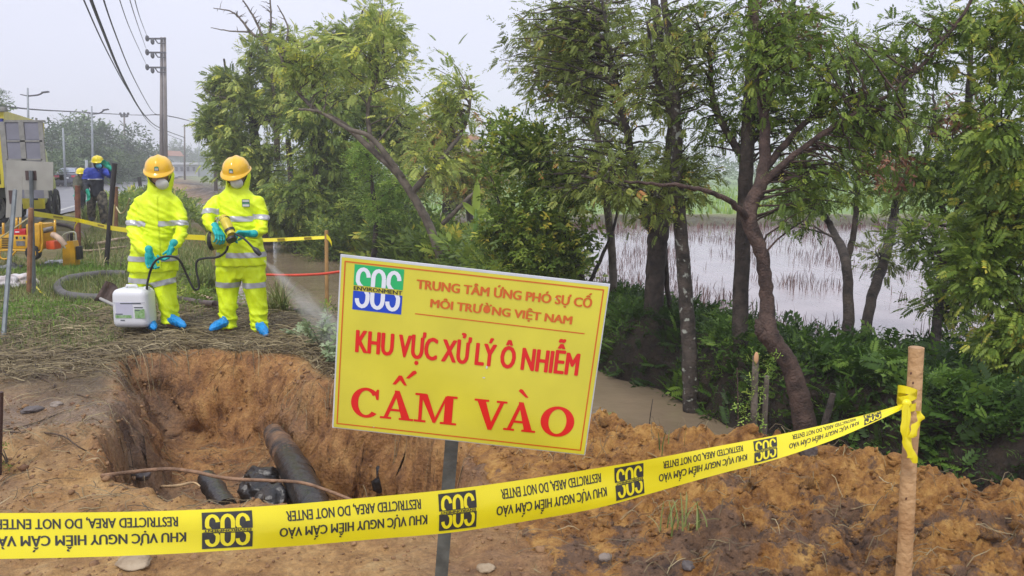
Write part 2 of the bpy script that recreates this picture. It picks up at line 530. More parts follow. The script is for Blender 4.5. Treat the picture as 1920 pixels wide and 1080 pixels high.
ground = np_mesh('ground', np.stack([Vx, Vy, Z], -1), F, M_GROUND, smooth=True, origin=(0, 0, 0),
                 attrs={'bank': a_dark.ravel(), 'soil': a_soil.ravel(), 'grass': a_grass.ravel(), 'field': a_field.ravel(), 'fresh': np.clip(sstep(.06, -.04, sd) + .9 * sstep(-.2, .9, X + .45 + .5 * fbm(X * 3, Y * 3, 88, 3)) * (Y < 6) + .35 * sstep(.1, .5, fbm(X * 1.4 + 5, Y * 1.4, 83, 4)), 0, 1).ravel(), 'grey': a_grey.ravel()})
tag(ground, kind='structure')

# clay heap
mx = np.arange(-.9, 3.4, .0105); my = np.arange(2.35, 5.6, .0105)
X, Y = np.meshgrid(mx, my)
Mh = MH(X, Y); Zg = H(X, Y)
keep = (Mh > .012)
Zm = np.where(keep, Zg + Mh, Zg - .04)
idx = np.arange(X.size).reshape(X.shape)
F = np.stack([idx[:-1, :-1], idx[:-1, 1:], idx[1:, 1:], idx[1:, :-1]], -1).reshape(-1, 4)
kk = keep.ravel(); F = F[kk[F].any(1)]
used = np.unique(F); remap = -np.ones(X.size, int); remap[used] = np.arange(len(used))
hx = .02 * fbm(X * 22, Y * 22, 91, 2); hy = .02 * fbm(X * 22 + 9, Y * 22, 92, 2)
V = np.stack([X + hx, Y + hy, Zm], -1).reshape(-1, 3)[used]
def heap_material(name='heap_clay'):
    m, nt, b = new_mat(name)
    N = nt.nodes.new; Lk = nt.links.new
    tc = N("ShaderNodeTexCoord")
    def ns(scale, d=8, r=.7):
        n = N("ShaderNodeTexNoise"); n.inputs['Scale'].default_value = scale; n.inputs['Detail'].default_value = d; n.inputs['Roughness'].default_value = r
        Lk(tc.outputs['Object'], n.inputs['Vector']); return n
    r1 = N("ShaderNodeValToRGB"); el = r1.color_ramp.elements
    el[0].position = .32; el[0].color = (.095, .040, .012, 1)
    el[1].position = .72; el[1].color = (.70, .43, .145, 1)
    for p, c in ((.42, (.23, .10, .026)), (.52, (.42, .205, .052)), (.6, (.55, .305, .085))):
        e = el.new(p); e.color = (*c, 1)
    Lk(ns(9, 10, .8).outputs['Fac'], r1.inputs[0])
    at = N("ShaderNodeAttribute"); at.attribute_name = 'mud'
    r2 = N("ShaderNodeValToRGB"); el = r2.color_ramp.elements
    el[0].position = .35; el[0].color = (.06, .036, .026, 1); el[1].position = .66; el[1].color = (.30, .17, .09, 1)
    Lk(ns(11).outputs['Fac'], r2.inputs[0])
    ad = N("ShaderNodeMath"); ad.operation = 'ADD'
    mr = N("ShaderNodeMapRange"); Lk(ns(5, 7, .75).outputs['Fac'], mr.inputs['Value'])
    mr.inputs['From Min'].default_value = .3; mr.inputs['From Max'].default_value = .7; mr.inputs['To Min'].default_value = -.75; mr.inputs['To Max'].default_value = .75
    Lk(at.outputs['Fac'], ad.inputs[0]); Lk(mr.outputs[0], ad.inputs[1]); ad.use_clamp = True
    st = N("ShaderNodeMapRange"); Lk(ad.outputs[0], st.inputs['Value']); st.inputs['From Min'].default_value = .35; st.inputs['From Max'].default_value = .6
    mx_ = N("ShaderNodeMix"); mx_.data_type = 'RGBA'
    Lk(st.outputs[0], mx_.inputs[0]); Lk(r1.outputs[0], mx_.inputs[6]); Lk(r2.outputs[0], mx_.inputs[7])
    Lk(mx_.outputs[2], b.inputs['Base Color'])
    rr = N("ShaderNodeMapRange"); Lk(ns(9, 4).outputs['Fac'], rr.inputs['Value'])
    rr.inputs['From Min'].default_value = .35; rr.inputs['From Max'].default_value = .65
    rr.inputs['To Min'].default_value = .35; rr.inputs['To Max'].default_value = .8
    Lk(rr.outputs[0], b.inputs['Roughness']); b.inputs['Specular IOR Level'].default_value = .4
    bp = N("ShaderNodeBump"); bp.inputs['Strength'].default_value = 1.0; bp.inputs['Distance'].default_value = .022
    Lk(ns(60, 8, .75).outputs['Fac'], bp.inputs['Height']); Lk(bp.outputs[0], b.inputs['Normal'])
    return m
M_HEAP = heap_material()
def mud_at(x, y):
    c = np.exp(-((x - .75) / .75) ** 2 - ((y - 3.0) / .42) ** 2) * 1.0
    c2 = np.exp(-((x - 1.9) / .35) ** 2 - ((y - 2.95) / .3) ** 2) * .5
    return np.clip(c + c2, 0, 1) * .78
heap = thing('clay_heap', 'long heap of crumbly orange clay dug from the hole, lying right of it', 'clay heap', (1.3, 3.8, 0))
tag(heap, kind='stuff')
np_mesh('heap_surface', V, remap[F], M_HEAP, parent=heap, smooth=False, attrs={'mud': mud_at(V[:, 0], V[:, 1])})['kind'] = 'stuff'
def TOP(x, y):
    m = MH(np.asarray(x, float), np.asarray(y, float)); return H(x, y) + np.where(m > .012, m, 0)

# ------------------------------------------------------------------ clods and stones
def ico(sub, seed, amp=.25, ang=.0):
    bm = bmesh.new(); bmesh.ops.create_icosphere(bm, subdivisions=sub, radius=1)
    for v in bm.verts:
        n = noise.noise(v.co * 1.3 + Vector((seed * 7.1, seed, 0))); n2 = noise.noise(v.co * 3.1 + Vector((seed, seed * 3.3, 5)))
        v.co *= 1 + amp * 1.6 * n + amp * .8 * n2
        if ang:
            for k in range(3):
                dn = Vector((math.sin(seed * 3.1 + k * 2), math.cos(seed * 1.7 + k * 2.4), math.sin(seed + k * 4.1))).normalized(); q = v.co.dot(dn)
                if q > .55: v.co -= dn * (q - .55) * .85
    V = np.array([v.co[:] for v in bm.verts]); bm.verts.index_update()
    F = np.array([[v.index for v in f.verts] for f in bm.faces]); bm.free()
    return V, F
ICO = [ico(2, i, .42, 1) for i in range(10)]
ICO_S = [ico(1, i + 20, .45, 1) for i in range(6)]
def rand_rot(n, rng):
    q = rng.normal(size=(n, 4)); q /= np.linalg.norm(q, axis=1)[:, None]
    w, x, y, z = q.T
    return np.stack([1 - 2 * (y * y + z * z), 2 * (x * y - z * w), 2 * (x * z + y * w), 2 * (x * y + z * w), 1 - 2 * (x * x + z * z), 2 * (y * z - x * w), 2 * (x * z - y * w), 2 * (y * z + x * w), 1 - 2 * (x * x + y * y)], -1).reshape(n, 3, 3)
def scatter(tmpls, pos, size, rng, squash=.7):
    Vs = []; Fs = []; k = 0; own = []
    which = rng.integers(0, len(tmpls), len(pos)); R = rand_rot(len(pos), rng)
    for t, (TV, TF) in enumerate(tmpls):
        s = np.where(which == t)[0]
        if not len(s): continue
        v = np.einsum('nij,kj->nki', R[s], TV) * size[s][:, None, None]
        v[..., 2] *= squash
        v += pos[s][:, None, :]
        f = TF[None] + (np.arange(len(s)) * len(TV))[:, None, None] + k
        Vs.append(v.reshape(-1, 3)); Fs.append(f.reshape(-1, 3)); k += len(s) * len(TV); own.append(np.repeat(s, len(TV)))
    return np.concatenate(Vs), np.concatenate(Fs), np.concatenate(own)
rng = np.random.default_rng(5)
n = 2600
cx = rng.uniform(-.7, 3.4, n); cyy = rng.uniform(2.4, 5.6, n)
ok = MH(cx, cyy) > .03; cx, cyy = cx[ok], cyy[ok]
sz = np.clip(rng.lognormal(-4.75, .55, len(cx)), .006, .036)
pos = np.stack([cx, cyy, TOP(cx, cyy) + sz * .25], -1)
V, F, own = scatter(ICO, pos, sz, rng, .75)
np_mesh('clods', V, F, M_HEAP, parent=heap, attrs={'mud': mud_at(V[:, 0], V[:, 1])})['kind'] = 'stuff'
n = 11500
cx = rng.uniform(-.5, 3.2, n); cyy = 2.4 + 3.0 * rng.random(n) ** 1.2; ok = MH(cx, cyy) > .02; cx, cyy = cx[ok], cyy[ok]
sz = np.clip(rng.lognormal(-5.35, .5, len(cx)), .0025, .014); pos = np.stack([cx, cyy, TOP(cx, cyy) + sz * .3], -1)
V, F, own = scatter(ICO_S, pos, sz, rng, .8)
np_mesh('crumbs', V, F, M_HEAP, parent=heap, attrs={'mud': mud_at(V[:, 0], V[:, 1])})['kind'] = 'stuff'
# larger lumps, each its own part
big = [(rng.uniform(.1, 2.6), None) for _ in range(26)]
meshes = []
for bx_, _ in big:
    by_ = float(np.interp(bx_, CRX, CRY)) + rng.uniform(-1.0, .12)
    if by_ < 2.5: continue
    s_ = rng.uniform(.02, .044)
    TV, TF = ico(3, rng.integers(0, 99), .5, 1) if len(meshes) < 8 else (None, None)
    base = Vector((bx_, by_, float(TOP(np.array([bx_]), np.array([by_]))[0]) + s_ * .25))
    if TV is not None:
        o = np_mesh('clod', TV * np.array([1, .9, .7]), TF, M_HEAP, origin=(0, 0, 0), smooth=True, attrs={'mud': np.full(len(TV), float(mud_at(bx_, by_)))})
        meshes.append(o.data)
    else:
        o = bpy.data.objects.new('clod', meshes[rng.integers(0, len(meshes))]); COL.objects.link(o)
    o.parent = heap; o.location = base - heap.location
    o.scale = (s_, s_, s_); o.rotation_euler = (0, 0, rng.uniform(0, 6))
# crumbs over the bare ground and in the hole
n = 14000
cx = rng.uniform(-4.2, .6, n); cyy = rng.uniform(2.6, 7.0, n)
sdn = poly_sd(cx, cyy, PIT)
ok = (sdn < 0) | (rng.random(n) < .5 * (cyy < 5.6)) | ((abs(cx + 2.6) < .8) & (abs(cyy - 4.35) < .6)); cx, cyy, sdn = cx[ok], cyy[ok], sdn[ok]
sz = np.clip(rng.lognormal(-5.2, .6, len(cx)), .003, .028)
pos = np.stack([cx, cyy, H(cx, cyy) + sz * .2], -1)
V, F, own = scatter(ICO_S, pos, sz, rng, .7)
M_CRUMB = mat('crumb_clay', (.36, .21, .095), .75, var=.5, scale=5, bump=.5, col2=(.15, .075, .035))
tag(np_mesh('clay_crumbs', V, F, M_CRUMB), 'crumbs of orange clay scattered over the bare ground and hole', 'clay crumbs', kind='stuff')

# stones one can pick out
M_STONE = mat('stone_grey', (.30, .25, .21), .75, var=.3, scale=14, bump=.6, col2=(.20, .16, .13))
M_STONE_L = mat('stone_pale', (.42, .33, .22), .6, var=.3, scale=14, bump=.4, col2=(.28, .20, .12))
M_STONE_D = mat('stone_dark', (.12, .10, .095), .6, var=.3, scale=14, bump=.5)
def stone(px, py, w, flat, m, label, seed, use_top=False, z_lift=0):
    p = HG(px, py)
    if use_top:
        d = ray(px, py); ks = np.arange(1.5, 9, .01)
        X_ = d.x * ks; Y_ = d.y * ks; Z_ = CAM_H + d.z * ks; h_ = TOP(X_, Y_); i = int(np.argmax(Z_ < h_)); p = Vector((X_[i], Y_[i], h_[i]))
    TV, TF = ico(3, seed, .22)
    r = np.random.default_rng(seed); c, s = math.cos(seed), math.sin(seed)
    V = TV * np.array([w, w * .75, w * flat]); V = V @ np.array([[c, -s, 0], [s, c, 0], [0, 0, 1]]).T + np.array(p) + np.array([0, 0, w * flat * .35 + z_lift])
    return tag(np_mesh('stone', V, TF, m, smooth=True), label, 'stone')
stone(912, 1072, .036, .5, M_STONE_L, 'pale cream stone half buried in clay just right of the sign post', 3)
stone(520, 893, .10, .30, M_STONE, 'flat grey brown slab of stone on the near rim of the hole above the tape', 4, z_lift=-.01)
stone(462, 905, .06, .5, M_STONE, 'small grey stone beside the flat slab at the rim of the hole', 5)
stone(265, 912, .07, .5, M_STONE_D, 'dark grey stone lump at the left rim of the hole under the root', 6)
stone(1513, 852, .055, .8, M_STONE_D, 'dark grey rock on the crest of the clay heap under the tape', 7, True)
stone(1290, 1068, .032, .5, M_STONE_D, 'dark stone in the muddy foot of the clay heap', 8, True)
stone(250, 1060, .075, .2, M_STONE_L, 'flat pale stone lying below the tape at the bottom left', 9)
stone(1135, 1050, .028, .6, M_STONE, 'small grey stone in the clay between sign post and muddy heap', 10, True)
stone(105, 760, .05, .35, M_STONE, 'flat grey stone in the mud left of the hole', 12)
stone(60, 770, .07, .3, M_STONE_D, 'dark wet stone at the left edge of the muddy hollow', 13)

# ------------------------------------------------------------------ water
def water_mat(name, col, rough, bump, scale, stretch=(1, 1, 1)):
    m, nt, b = new_mat(name); N = nt.nodes.new; Lk = nt.links.new
    b.inputs['Base Color'].default_value = (*col, 1); b.inputs['Roughness'].default_value = rough; b.inputs['IOR'].default_value = 1.33
    tc = N("ShaderNodeTexCoord"); mp = N("ShaderNodeMapping"); mp.inputs['Scale'].default_value = stretch
    n = N("ShaderNodeTexNoise"); n.inputs['Scale'].default_value = scale; n.inputs['Detail'].default_value = 4
    bp = N("ShaderNodeBump"); bp.inputs['Strength'].default_value = bump; bp.inputs['Distance'].default_value = .02
    Lk(tc.outputs['Object'], mp.inputs[0]); Lk(mp.outputs[0], n.inputs['Vector']); Lk(n.outputs['Fac'], bp.inputs['Height']); Lk(bp.outputs[0], b.inputs['Normal'])
    n2 = N("ShaderNodeTexNoise"); n2.inputs['Scale'].default_value = .8; n2.inputs['Detail'].default_value = 5; Lk(tc.outputs['Object'], n2.inputs['Vector'])
    r = N("ShaderNodeValToRGB"); r.color_ramp.elements[0].position = .35; r.color_ramp.elements[1].position = .65
    r.color_ramp.elements[0].color = (*[c * .82 for c in col], 1); r.color_ramp.elements[1].color = (*[min(1, c * 1.12) for c in col], 1)
    Lk(n2.outputs['Fac'], r.inputs[0]); Lk(r.outputs[0], b.inputs['Base Color'])
    return m
M_CANAL = water_mat('muddy_water', (.25, .19, .125), .02, .75, 3.2)
M_PADDY = water_mat('paddy_water', (.33, .28, .28), .05, .8, 3.0, (2.4, .22, 1))
ys = np.concatenate([np.arange(2.6, 12, .25), np.arange(12, 60, 1.0)])
V = []; F = []
for i, y in enumerate(ys):
    a = float(xn(y)) - .7; c = float(xf(y)) + 1.3
    V += [(a, y, -.80), (c, y, -.80)]
    if i: F.append((2 * i - 2, 2 * i - 1, 2 * i + 1, 2 * i))
tag(np_mesh('ditch_water', V, F, M_CANAL), kind='structure')
V = []; F = []
ys = np.arange(11.6, 90, 1.0)
for i, y in enumerate(ys):
    xm = min(120, 400) ; a = float(xf(y)) + 3.6
    V += [(a, y, -.86), (120 if y < 38 else a + .1, y, -.86)]
V = []; 
for y in np.arange(7.4, 62, 1.0):
    a = float(xf(y)) + 1.0
    b_ = 90.0 if y <= 37 else -(y - 36) / .7 + .5
    if b_ > a: V += [(a, y, -.86), (b_, y, -.86)]
F = [(2 * i - 2, 2 * i - 1, 2 * i + 1, 2 * i) for i in range(1, len(V) // 2)]
tag(np_mesh('paddy_water', V, F, M_PADDY), kind='structure')

# ------------------------------------------------------------------ road
def road_material():
    m = mat('wet_asphalt', (.16, .155, .16), .30, var=.3, scale=.6, bump=.25, bscale=30, col2=(.10, .095, .10), spec=.6)
    return m
M_ROAD = road_material()
V = []; F = []
for i, y in enumerate(np.concatenate([np.arange(-40, 60, 2), np.arange(60, 420, 10)])):
    r = float(road_right(y)) + .12 * math.sin(y * .8); V += [(r, y, .392), (r - 8.6, y, .392)]
    if i: F.append((2 * i - 2, 2 * i, 2 * i + 1, 2 * i - 1))
tag(np_mesh('road', V, F, M_ROAD), kind='structure')
M_PAINT = mat('road_paint', (.55, .55, .52), .6, var=.3, scale=6)
V = []; F = []
for off in (.35, 4.3, 8.1):
    for y in np.arange(-40, 380, 6.0):
        if off == 4.3 and int(y / 6) % 2: continue
        k = len(V); y2 = y + 6.0
        r1 = float(road_right(y)) - off; r2 = float(road_right(y2)) - off
        V += [(r1, y, .3965), (r1 - .13, y, .3965), (r2 - .13, y2, .3965), (r2, y2, .3965)]; F.append((k, k + 3, k + 2, k + 1))
tag(np_mesh('road_markings', V, F, M_PAINT), kind='structure')
# ------------------------------------------------------------------ foliage
def tmpl_pinnate(pairs=6, w=.17, ll=.42):
    V = []; F = []
    def leaf(base, ang, ln, wd, zt):
        k = len(V); d = np.array([math.cos(ang), math.sin(ang)]); s = np.array([-d[1], d[0]])
        for a, b_, z in ((0, 0, 0), (.45, .5, .03), (1, 0, -.12), (.45, -.5, .03)):
            q = np.array(base[:2]) + d * ln * a + s * wd * b_
            V.append((q[0], q[1], base[2] + (z + zt * a) * ln))
        F.append((k, k + 1, k + 2, k + 3))
    for i in range(pairs):
        t = .12 + .82 * i / pairs; z = -.28 * t * t
        l_ = ll * (1 - .35 * abs(t - .45))
        for s in (1, -1): leaf((t, 0, z), s * math.radians(62 - 14 * t), l_, w, -.25)
    leaf((.95, 0, -.26), 0, ll * .8, w, -.3)
    k = len(V); V.extend([(0, -.012, 0), (0, .012, 0), (.95, .006, -.26), (.95, -.006, -.26)]); F.append((k, k + 1, k + 2, k + 3))
    return np.array(V), np.array(F)
def tmpl_broad(n=6, w=.34, seed=0):
    r = np.random.default_rng(seed); V = []; F = []
    for i in range(n):
        t = i / n; base = np.array([t * .7, 0, -.12 * t * t]); a = (i * 2.4) ; el = -.3 + .5 * r.random()
        d = np.array([math.cos(a) * .8 + .5, math.sin(a), el]); d /= np.linalg.norm(d)
        s = np.cross(d, [0, 0, 1]); s /= np.linalg.norm(s); nn = np.cross(s, d); ln = .42 + .2 * r.random()
        k = len(V)
        for a_, b_, z in ((0, 0, 0), (.35, .5, .07), (.72, .34, .02), (1, 0, -.08), (.72, -.34, .02), (.35, -.5, .07)):
            V.append(base + d * ln * a_ + s * ln * w * b_ * 1.5 + nn * z * ln)
        F += [(k, k + 1, k + 2, k + 3), (k, k + 3, k + 4, k + 5)]
    return np.array(V), np.array(F)
def tmpl_small(n=9, seed=0, ln0=.3, w=.4):
    """loose spray of small narrow leaves"""
    r = np.random.default_rng(seed); V = []; F = []
    for i in range(n):
        t = (i + .5) / n; base = np.array([t, .10 * math.sin(i * 2.1), -.15 * t * t + .05 * r.normal()])
        a = (1 if i % 2 else -1) * (.5 + .6 * r.random()); el = -.5 + .7 * r.random()
        d = np.array([math.cos(a), math.sin(a), el]); d /= np.linalg.norm(d)
        s = np.cross(d, [0, 0, 1]); s /= np.linalg.norm(s); ln = ln0 * (.8 + .5 * r.random()); k = len(V)
        for a_, b_ in ((0, 0), (.45, .5), (1, 0), (.45, -.5)): V.append(base + d * ln * a_ + s * ln * w * b_)
        F.append((k, k + 1, k + 2, k + 3))
    return np.array(V), np.array(F)
T_PIN = tmpl_pinnate(); T_PIN5 = tmpl_pinnate(4, .24, .46); T_FERN = tmpl_pinnate(9, .11, .36)
T_THIN = tmpl_small(12, 7, .22, .28)
T_BRD = [tmpl_broad(6, .34, i) for i in range(3)]; T_SML = [tmpl_small(9, i) for i in range(3)]
def place_sprays(tmpl, pos, fwd, up, scale, tint, rng, jit=.08):
    TV, TF = tmpl; n = len(pos)
    f = fwd / np.linalg.norm(fwd, axis=1)[:, None]
    s = np.cross(up, f); s /= (np.linalg.norm(s, axis=1)[:, None] + 1e-9); u = np.cross(f, s)
    sc = np.asarray(scale).reshape(-1, 1, 1)
    V = pos[:, None, :] + sc * (TV[None, :, 0:1] * f[:, None, :] + TV[None, :, 1:2] * s[:, None, :] + TV[None, :, 2:3] * u[:, None, :])
    Fc = TF[None] + (np.arange(n) * len(TV))[:, None, None]
    t = tint[:, None] + rng.normal(0, jit, (n, len(TV) // 2 + 1)).repeat(2, axis=1)[:, :len(TV)]
    return V.reshape(-1, 3), Fc.reshape(-1, 4), np.clip(t, 0, 1).ravel()
class Leaves:
    def __init__(s): s.V = []; s.F = []; s.T = []; s.k = 0
    def add(s, V, F, T): s.V.append(V); s.F.append(F + s.k); s.T.append(T); s.k += len(V)
    def build(s, name, m, parent=None, **kw):
        o = np_mesh(name, np.concatenate(s.V), np.concatenate(s.F), m, parent, attrs={'tint': np.concatenate(s.T)}, **kw); return o

M_LEAF = {
    'grey': leaf_mat('leaf_grey_green', [(0, (0.120, 0.183, 0.045)), (.45, (0.267, 0.356, 0.079)), (.8, (0.508, 0.575, 0.139)), (.93, (0.667, 0.662, 0.161)), (.97, (0.750, 0.750, 0.089))]),
    'dark': leaf_mat('leaf_dark_green', [(0, (0.068, 0.112, 0.022)), (.5, (0.162, 0.244, 0.045)), (.85, (0.350, 0.440, 0.082)), (1, (0.590, 0.612, 0.119))]),
    'mid': leaf_mat('leaf_mid_green', [(0, (0.068, 0.114, 0.019)), (.45, (0.145, 0.230, 0.033)), (.8, (0.290, 0.384, 0.057)), (.95, (0.459, 0.506, 0.085)), (1, (0.673, 0.551, 0.076))]),
    'bright': leaf_mat('leaf_bright_green', [(0, (0.135, 0.257, 0.041)), (.5, (0.270, 0.419, 0.068)), (1, (0.486, 0.594, 0.121))]),
    'olive': leaf_mat('leaf_olive', [(0, (0.080, 0.112, 0.022)), (.4, (0.183, 0.237, 0.050)), (.75, (0.319, 0.382, 0.082)), (.92, (0.477, 0.475, 0.098)), (1, (0.477, 0.221, 0.066))]),
    'brown': leaf_mat('leaf_dead_brown', [(0, (0.095, 0.041, 0.024)), (.5, (0.216, 0.088, 0.047)), (1, (0.351, 0.162, 0.081))], trans=.15),
    'under': leaf_mat('leaf_undergrowth', [(0, (0.028, 0.061, 0.010)), (.5, (0.066, 0.140, 0.020)), (.85, (0.142, 0.256, 0.037)), (1, (0.218, 0.340, 0.057))]),
    'far': leaf_mat('leaf_far', [(0, (0.047, 0.082, 0.037)), (.5, (0.101, 0.162, 0.059)), (1, (0.217, 0.292, 0.105))], trans=.1),
    'pale': leaf_mat('leaf_pale', [(0, (0.216, 0.297, 0.149)), (.5, (0.351, 0.446, 0.243)), (1, (0.540, 0.621, 0.405))]),
}
M_BARK = mat('bark_dark', (.085, .065, .052), .85, var=.5, scale=9, bump=.9, bscale=45, col2=(.025, .02, .017))
M_BARK_R = mat('bark_reddish', (.115, .072, .055), .85, var=.5, scale=11, bump=1.0, bscale=55, col2=(.035, .022, .018), detail=8)
M_BARK_G = mat('bark_greyish', (.20, .165, .13), .85, var=.5, scale=7, bump=.8, bscale=35, col2=(.08, .065, .05))
def lichen_bark():
    m = mat('bark_lichen', (.10, .08, .065), .85, var=.5, scale=9, bump=.9, bscale=45, col2=(.03, .025, .02))
    nt = m.node_tree; N = nt.nodes.new; b = nt.nodes['Principled BSDF']; src = b.inputs['Base Color'].links[0].from_socket
    tc = N("ShaderNodeTexCoord"); v = N("ShaderNodeTexNoise"); v.inputs['Scale'].default_value = 14; v.inputs['Detail'].default_value = 5
    nt.links.new(tc.outputs['Object'], v.inputs['Vector'])
    r = N("ShaderNodeMapRange"); r.inputs['From Min'].default_value = .60; r.inputs['From Max'].default_value = .68; nt.links.new(v.outputs['Fac'], r.inputs['Value'])
    mx = N("ShaderNodeMix"); mx.data_type = 'RGBA'; mx.inputs[7].default_value = (.42, .44, .38, 1)
    nt.links.new(r.outputs[0], mx.inputs[0]); nt.links.new(src, mx.inputs[6]); nt.links.new(mx.outputs[2], b.inputs['Base Color'])
    return m
M_BARK_L = lichen_bark()

LEAFK = .50
DENS = 2.3
def make_tree(name, label, limbs, blobs, ntwig, spt, leaf_len, leafm, barkm, group=None, seed=1, tmpl='pin', spread=.3, twig_r=.012, cat='tree', sub=8, wig=.004, sides=8, bare=0, droop=.35, tint=(.45, .2)):
    rng = np.random.default_rng(seed)
    L3 = []
    for li in limbs:
        A = [(*P(p[0], p[1], p[2]), p[3]) for p in li]
        L3.append(smooth_path(A, sub, wig, seed + len(L3)))
    base = L3[0][0]
    root = thing(name, label, cat, base[:3], group)
    V = []; F = []; k = 0
    b = B()
    for q in L3:
        q[:, 3] = np.maximum(q[:, 3], .004)
        b.tube([Vector(p[:3]) for p in q], list(q[:, 3]), sides)
    b.build('trunk', barkm, root, smooth=True)
    LP = np.concatenate(L3)
    # twigs
    w = np.array([bl[6] if len(bl) > 6 else 1 for bl in blobs], float); w /= w.sum()
    tb = B(); lv = Leaves(); pos = []; fw = []
    allb = []
    for t in range(ntwig):
        bl = blobs[rng.choice(len(blobs), p=w)]
        c = np.array(P(bl[0], bl[1], bl[2]))
        d = rng.normal(size=3); d /= np.linalg.norm(d); rad = rng.random() ** .45
        a = c + d * rad * np.array(bl[3:6])
        dist = np.linalg.norm(LP[:, :3] - a, axis=1) + .55 * np.maximum(0, LP[:, 2] - a[2] + .12)
        j = int(np.argmin(dist * (1 + .55 * rng.random(len(dist)))))
        s = LP[j, :3]
        mid = (s + a) / 2 + np.array([0, 0, .12 * np.linalg.norm(a - s)]) + rng.normal(0, .08, 3) * np.linalg.norm(a - s)
        tt = np.linspace(0, 1, 6)[:, None]
        path = (1 - tt) ** 2 * s + 2 * tt * (1 - tt) * mid + tt ** 2 * a + rng.normal(0, .02, (6, 3)) * np.array([[0], [1], [1], [1], [1], [1]]) * min(1, np.linalg.norm(a - s))
        r0 = min(LP[j, 3] * .7, twig_r * (1 + .5 * np.linalg.norm(a - s)))
        tb.tube([Vector(p) for p in path], list(np.linspace(r0, twig_r * .22, 6)), 4, caps=False)
        if rng.random() < bare: continue
        m_ = int(spt * DENS * rng.uniform(.5, 1.5))
        ts = rng.uniform(.45, 1.08, m_); qi = np.clip(ts * 5, 0, 4.999).astype(int); fr = np.clip(ts * 5, 0, 5) - qi
        pp = path[qi] + (path[qi + 1] - path[qi]) * fr[:, None]
        dd = rng.normal(size=(m_, 3)); dd /= np.linalg.norm(dd, axis=1)[:, None]
        pp = pp + dd * (min(spread, .42) * rng.random((m_, 1)) ** .9) * np.array([1, 1, .75])
        f_ = dd + .5 * (a - s) / (np.linalg.norm(a - s) + 1e-6) + np.array([0, 0, -droop])
        pos.append(pp); fw.append(f_); allb.append(np.full(m_, rng.normal(0, .1)))
    tb.build('branches', barkm, root, smooth=True, kind='stuff')
    if pos:
        pos = np.concatenate(pos); fw = np.concatenate(fw); bt = np.concatenate(allb); n = len(pos)
        up = np.tile([0, 0, 1.0], (n, 1)) + rng.normal(0, .45, (n, 3))
        sc = leaf_len * LEAFK * rng.uniform(.6, 1.25, n)
        ti = np.clip(rng.normal(tint[0], tint[1], n) + bt, 0, 1)
        tl = {'pin': [T_PIN, T_SML[0], T_PIN5, T_SML[1], T_PIN, T_THIN], 'pin5': [T_PIN5, T_PIN], 'brd': T_BRD, 'sml': T_SML}[tmpl]
        wh = rng.integers(0, len(tl), n)
        for i, T_ in enumerate(tl):
            s_ = wh == i
            if s_.any(): lv.add(*place_sprays(T_, pos[s_], fw[s_], up[s_], sc[s_], ti[s_], rng))
        lv.build('crown', M_LEAF[leafm], root)['kind'] = 'stuff'
    return root

# --- the near row on the ditch bank (right half)
make_tree('tree', 'dark forked tree with vine covered twin trunk, leftmost on the far ditch bank',
    [[(1222, 640, 9.3, .13), (1226, 560, 9.3, .115), (1232, 480, 9.3, .115), (1236, 425, 9.3, .12), (1252, 330, 9.4, .08), (1262, 210, 9.5, .07), (1240, 90, 9.5, .055), (1222, -40, 9.5, .04)],
     [(1234, 440, 9.3, .09), (1200, 380, 9.2, .06), (1180, 270, 9.2, .045), (1150, 130, 9.2, .03), (1130, 0, 9.3, .02)],
     [(1258, 590, 9.35, .03), (1250, 520, 9.35, .03), (1246, 430, 9.35, .03)]],
    [(1180, 120, 9.4, 1.0, .8, .8), (1050, 100, 9.6, .75, .7, .55, .9), (1220, 330, 9.3, .7, .6, .6, .8), (1100, 300, 9.3, .7, .6, .7, .8), (1020, 60, 9.8, .5, .5, .35, .6)],
    230, 11, .20, 'olive', M_BARK, seed=3, spread=.34, bare=.3)
make_tree('tree', 'slender straight tree with white lichen patches on its bark at the edge of the ditch',
    [[(1296, 772, 7.8, .085), (1293, 660, 7.8, .078), (1286, 550, 7.8, .072), (1276, 430, 7.8, .066), (1270, 330, 7.8, .06), (1266, 200, 7.8, .05), (1255, 80, 7.9, .04), (1240, -40, 7.9, .03)],
     [(1268, 230, 7.8, .04), (1230, 140, 7.7, .03), (1215, 40, 7.7, .02)], [(1272, 380, 7.8, .03), (1180, 350, 7.6, .02), (1090, 330, 7.6, .012)]],
    [(1250, 150, 7.8, .75, .6, .6), (1270, 330, 7.8, .45, .4, .5, .6), (1160, 330, 7.6, .5, .4, .3, .4), (1300, 60, 7.9, .6, .6, .4, .6)],
    150, 9, .18, 'olive', M_BARK_L, seed=5, spread=.30, bare=.25, twig_r=.009)
make_tree('tree', 'dark straight trunked tree standing behind the leaning reddish one',
    [[(1390, 720, 7.7, .085), (1388, 600, 7.7, .08), (1394, 450, 7.7, .075), (1400, 300, 7.7, .07), (1408, 150, 7.8, .06), (1412, 40, 7.8, .045), (1415, -60, 7.8, .03)],
     [(1402, 310, 7.7, .04), (1340, 200, 7.9, .03), (1330, 80, 8, .02)], [(1410, 120, 7.8, .04), (1470, 40, 7.8, .03), (1500, -30, 7.8, .02)]],
    [(1400, 60, 7.9, .9, .7, .5), (1360, 200, 8, .55, .5, .5, .8), (1480, 160, 7.9, .6, .5, .6, .8)],
    190, 8, .18, 'mid', M_BARK, seed=7, spread=.32, bare=.3, twig_r=.009)
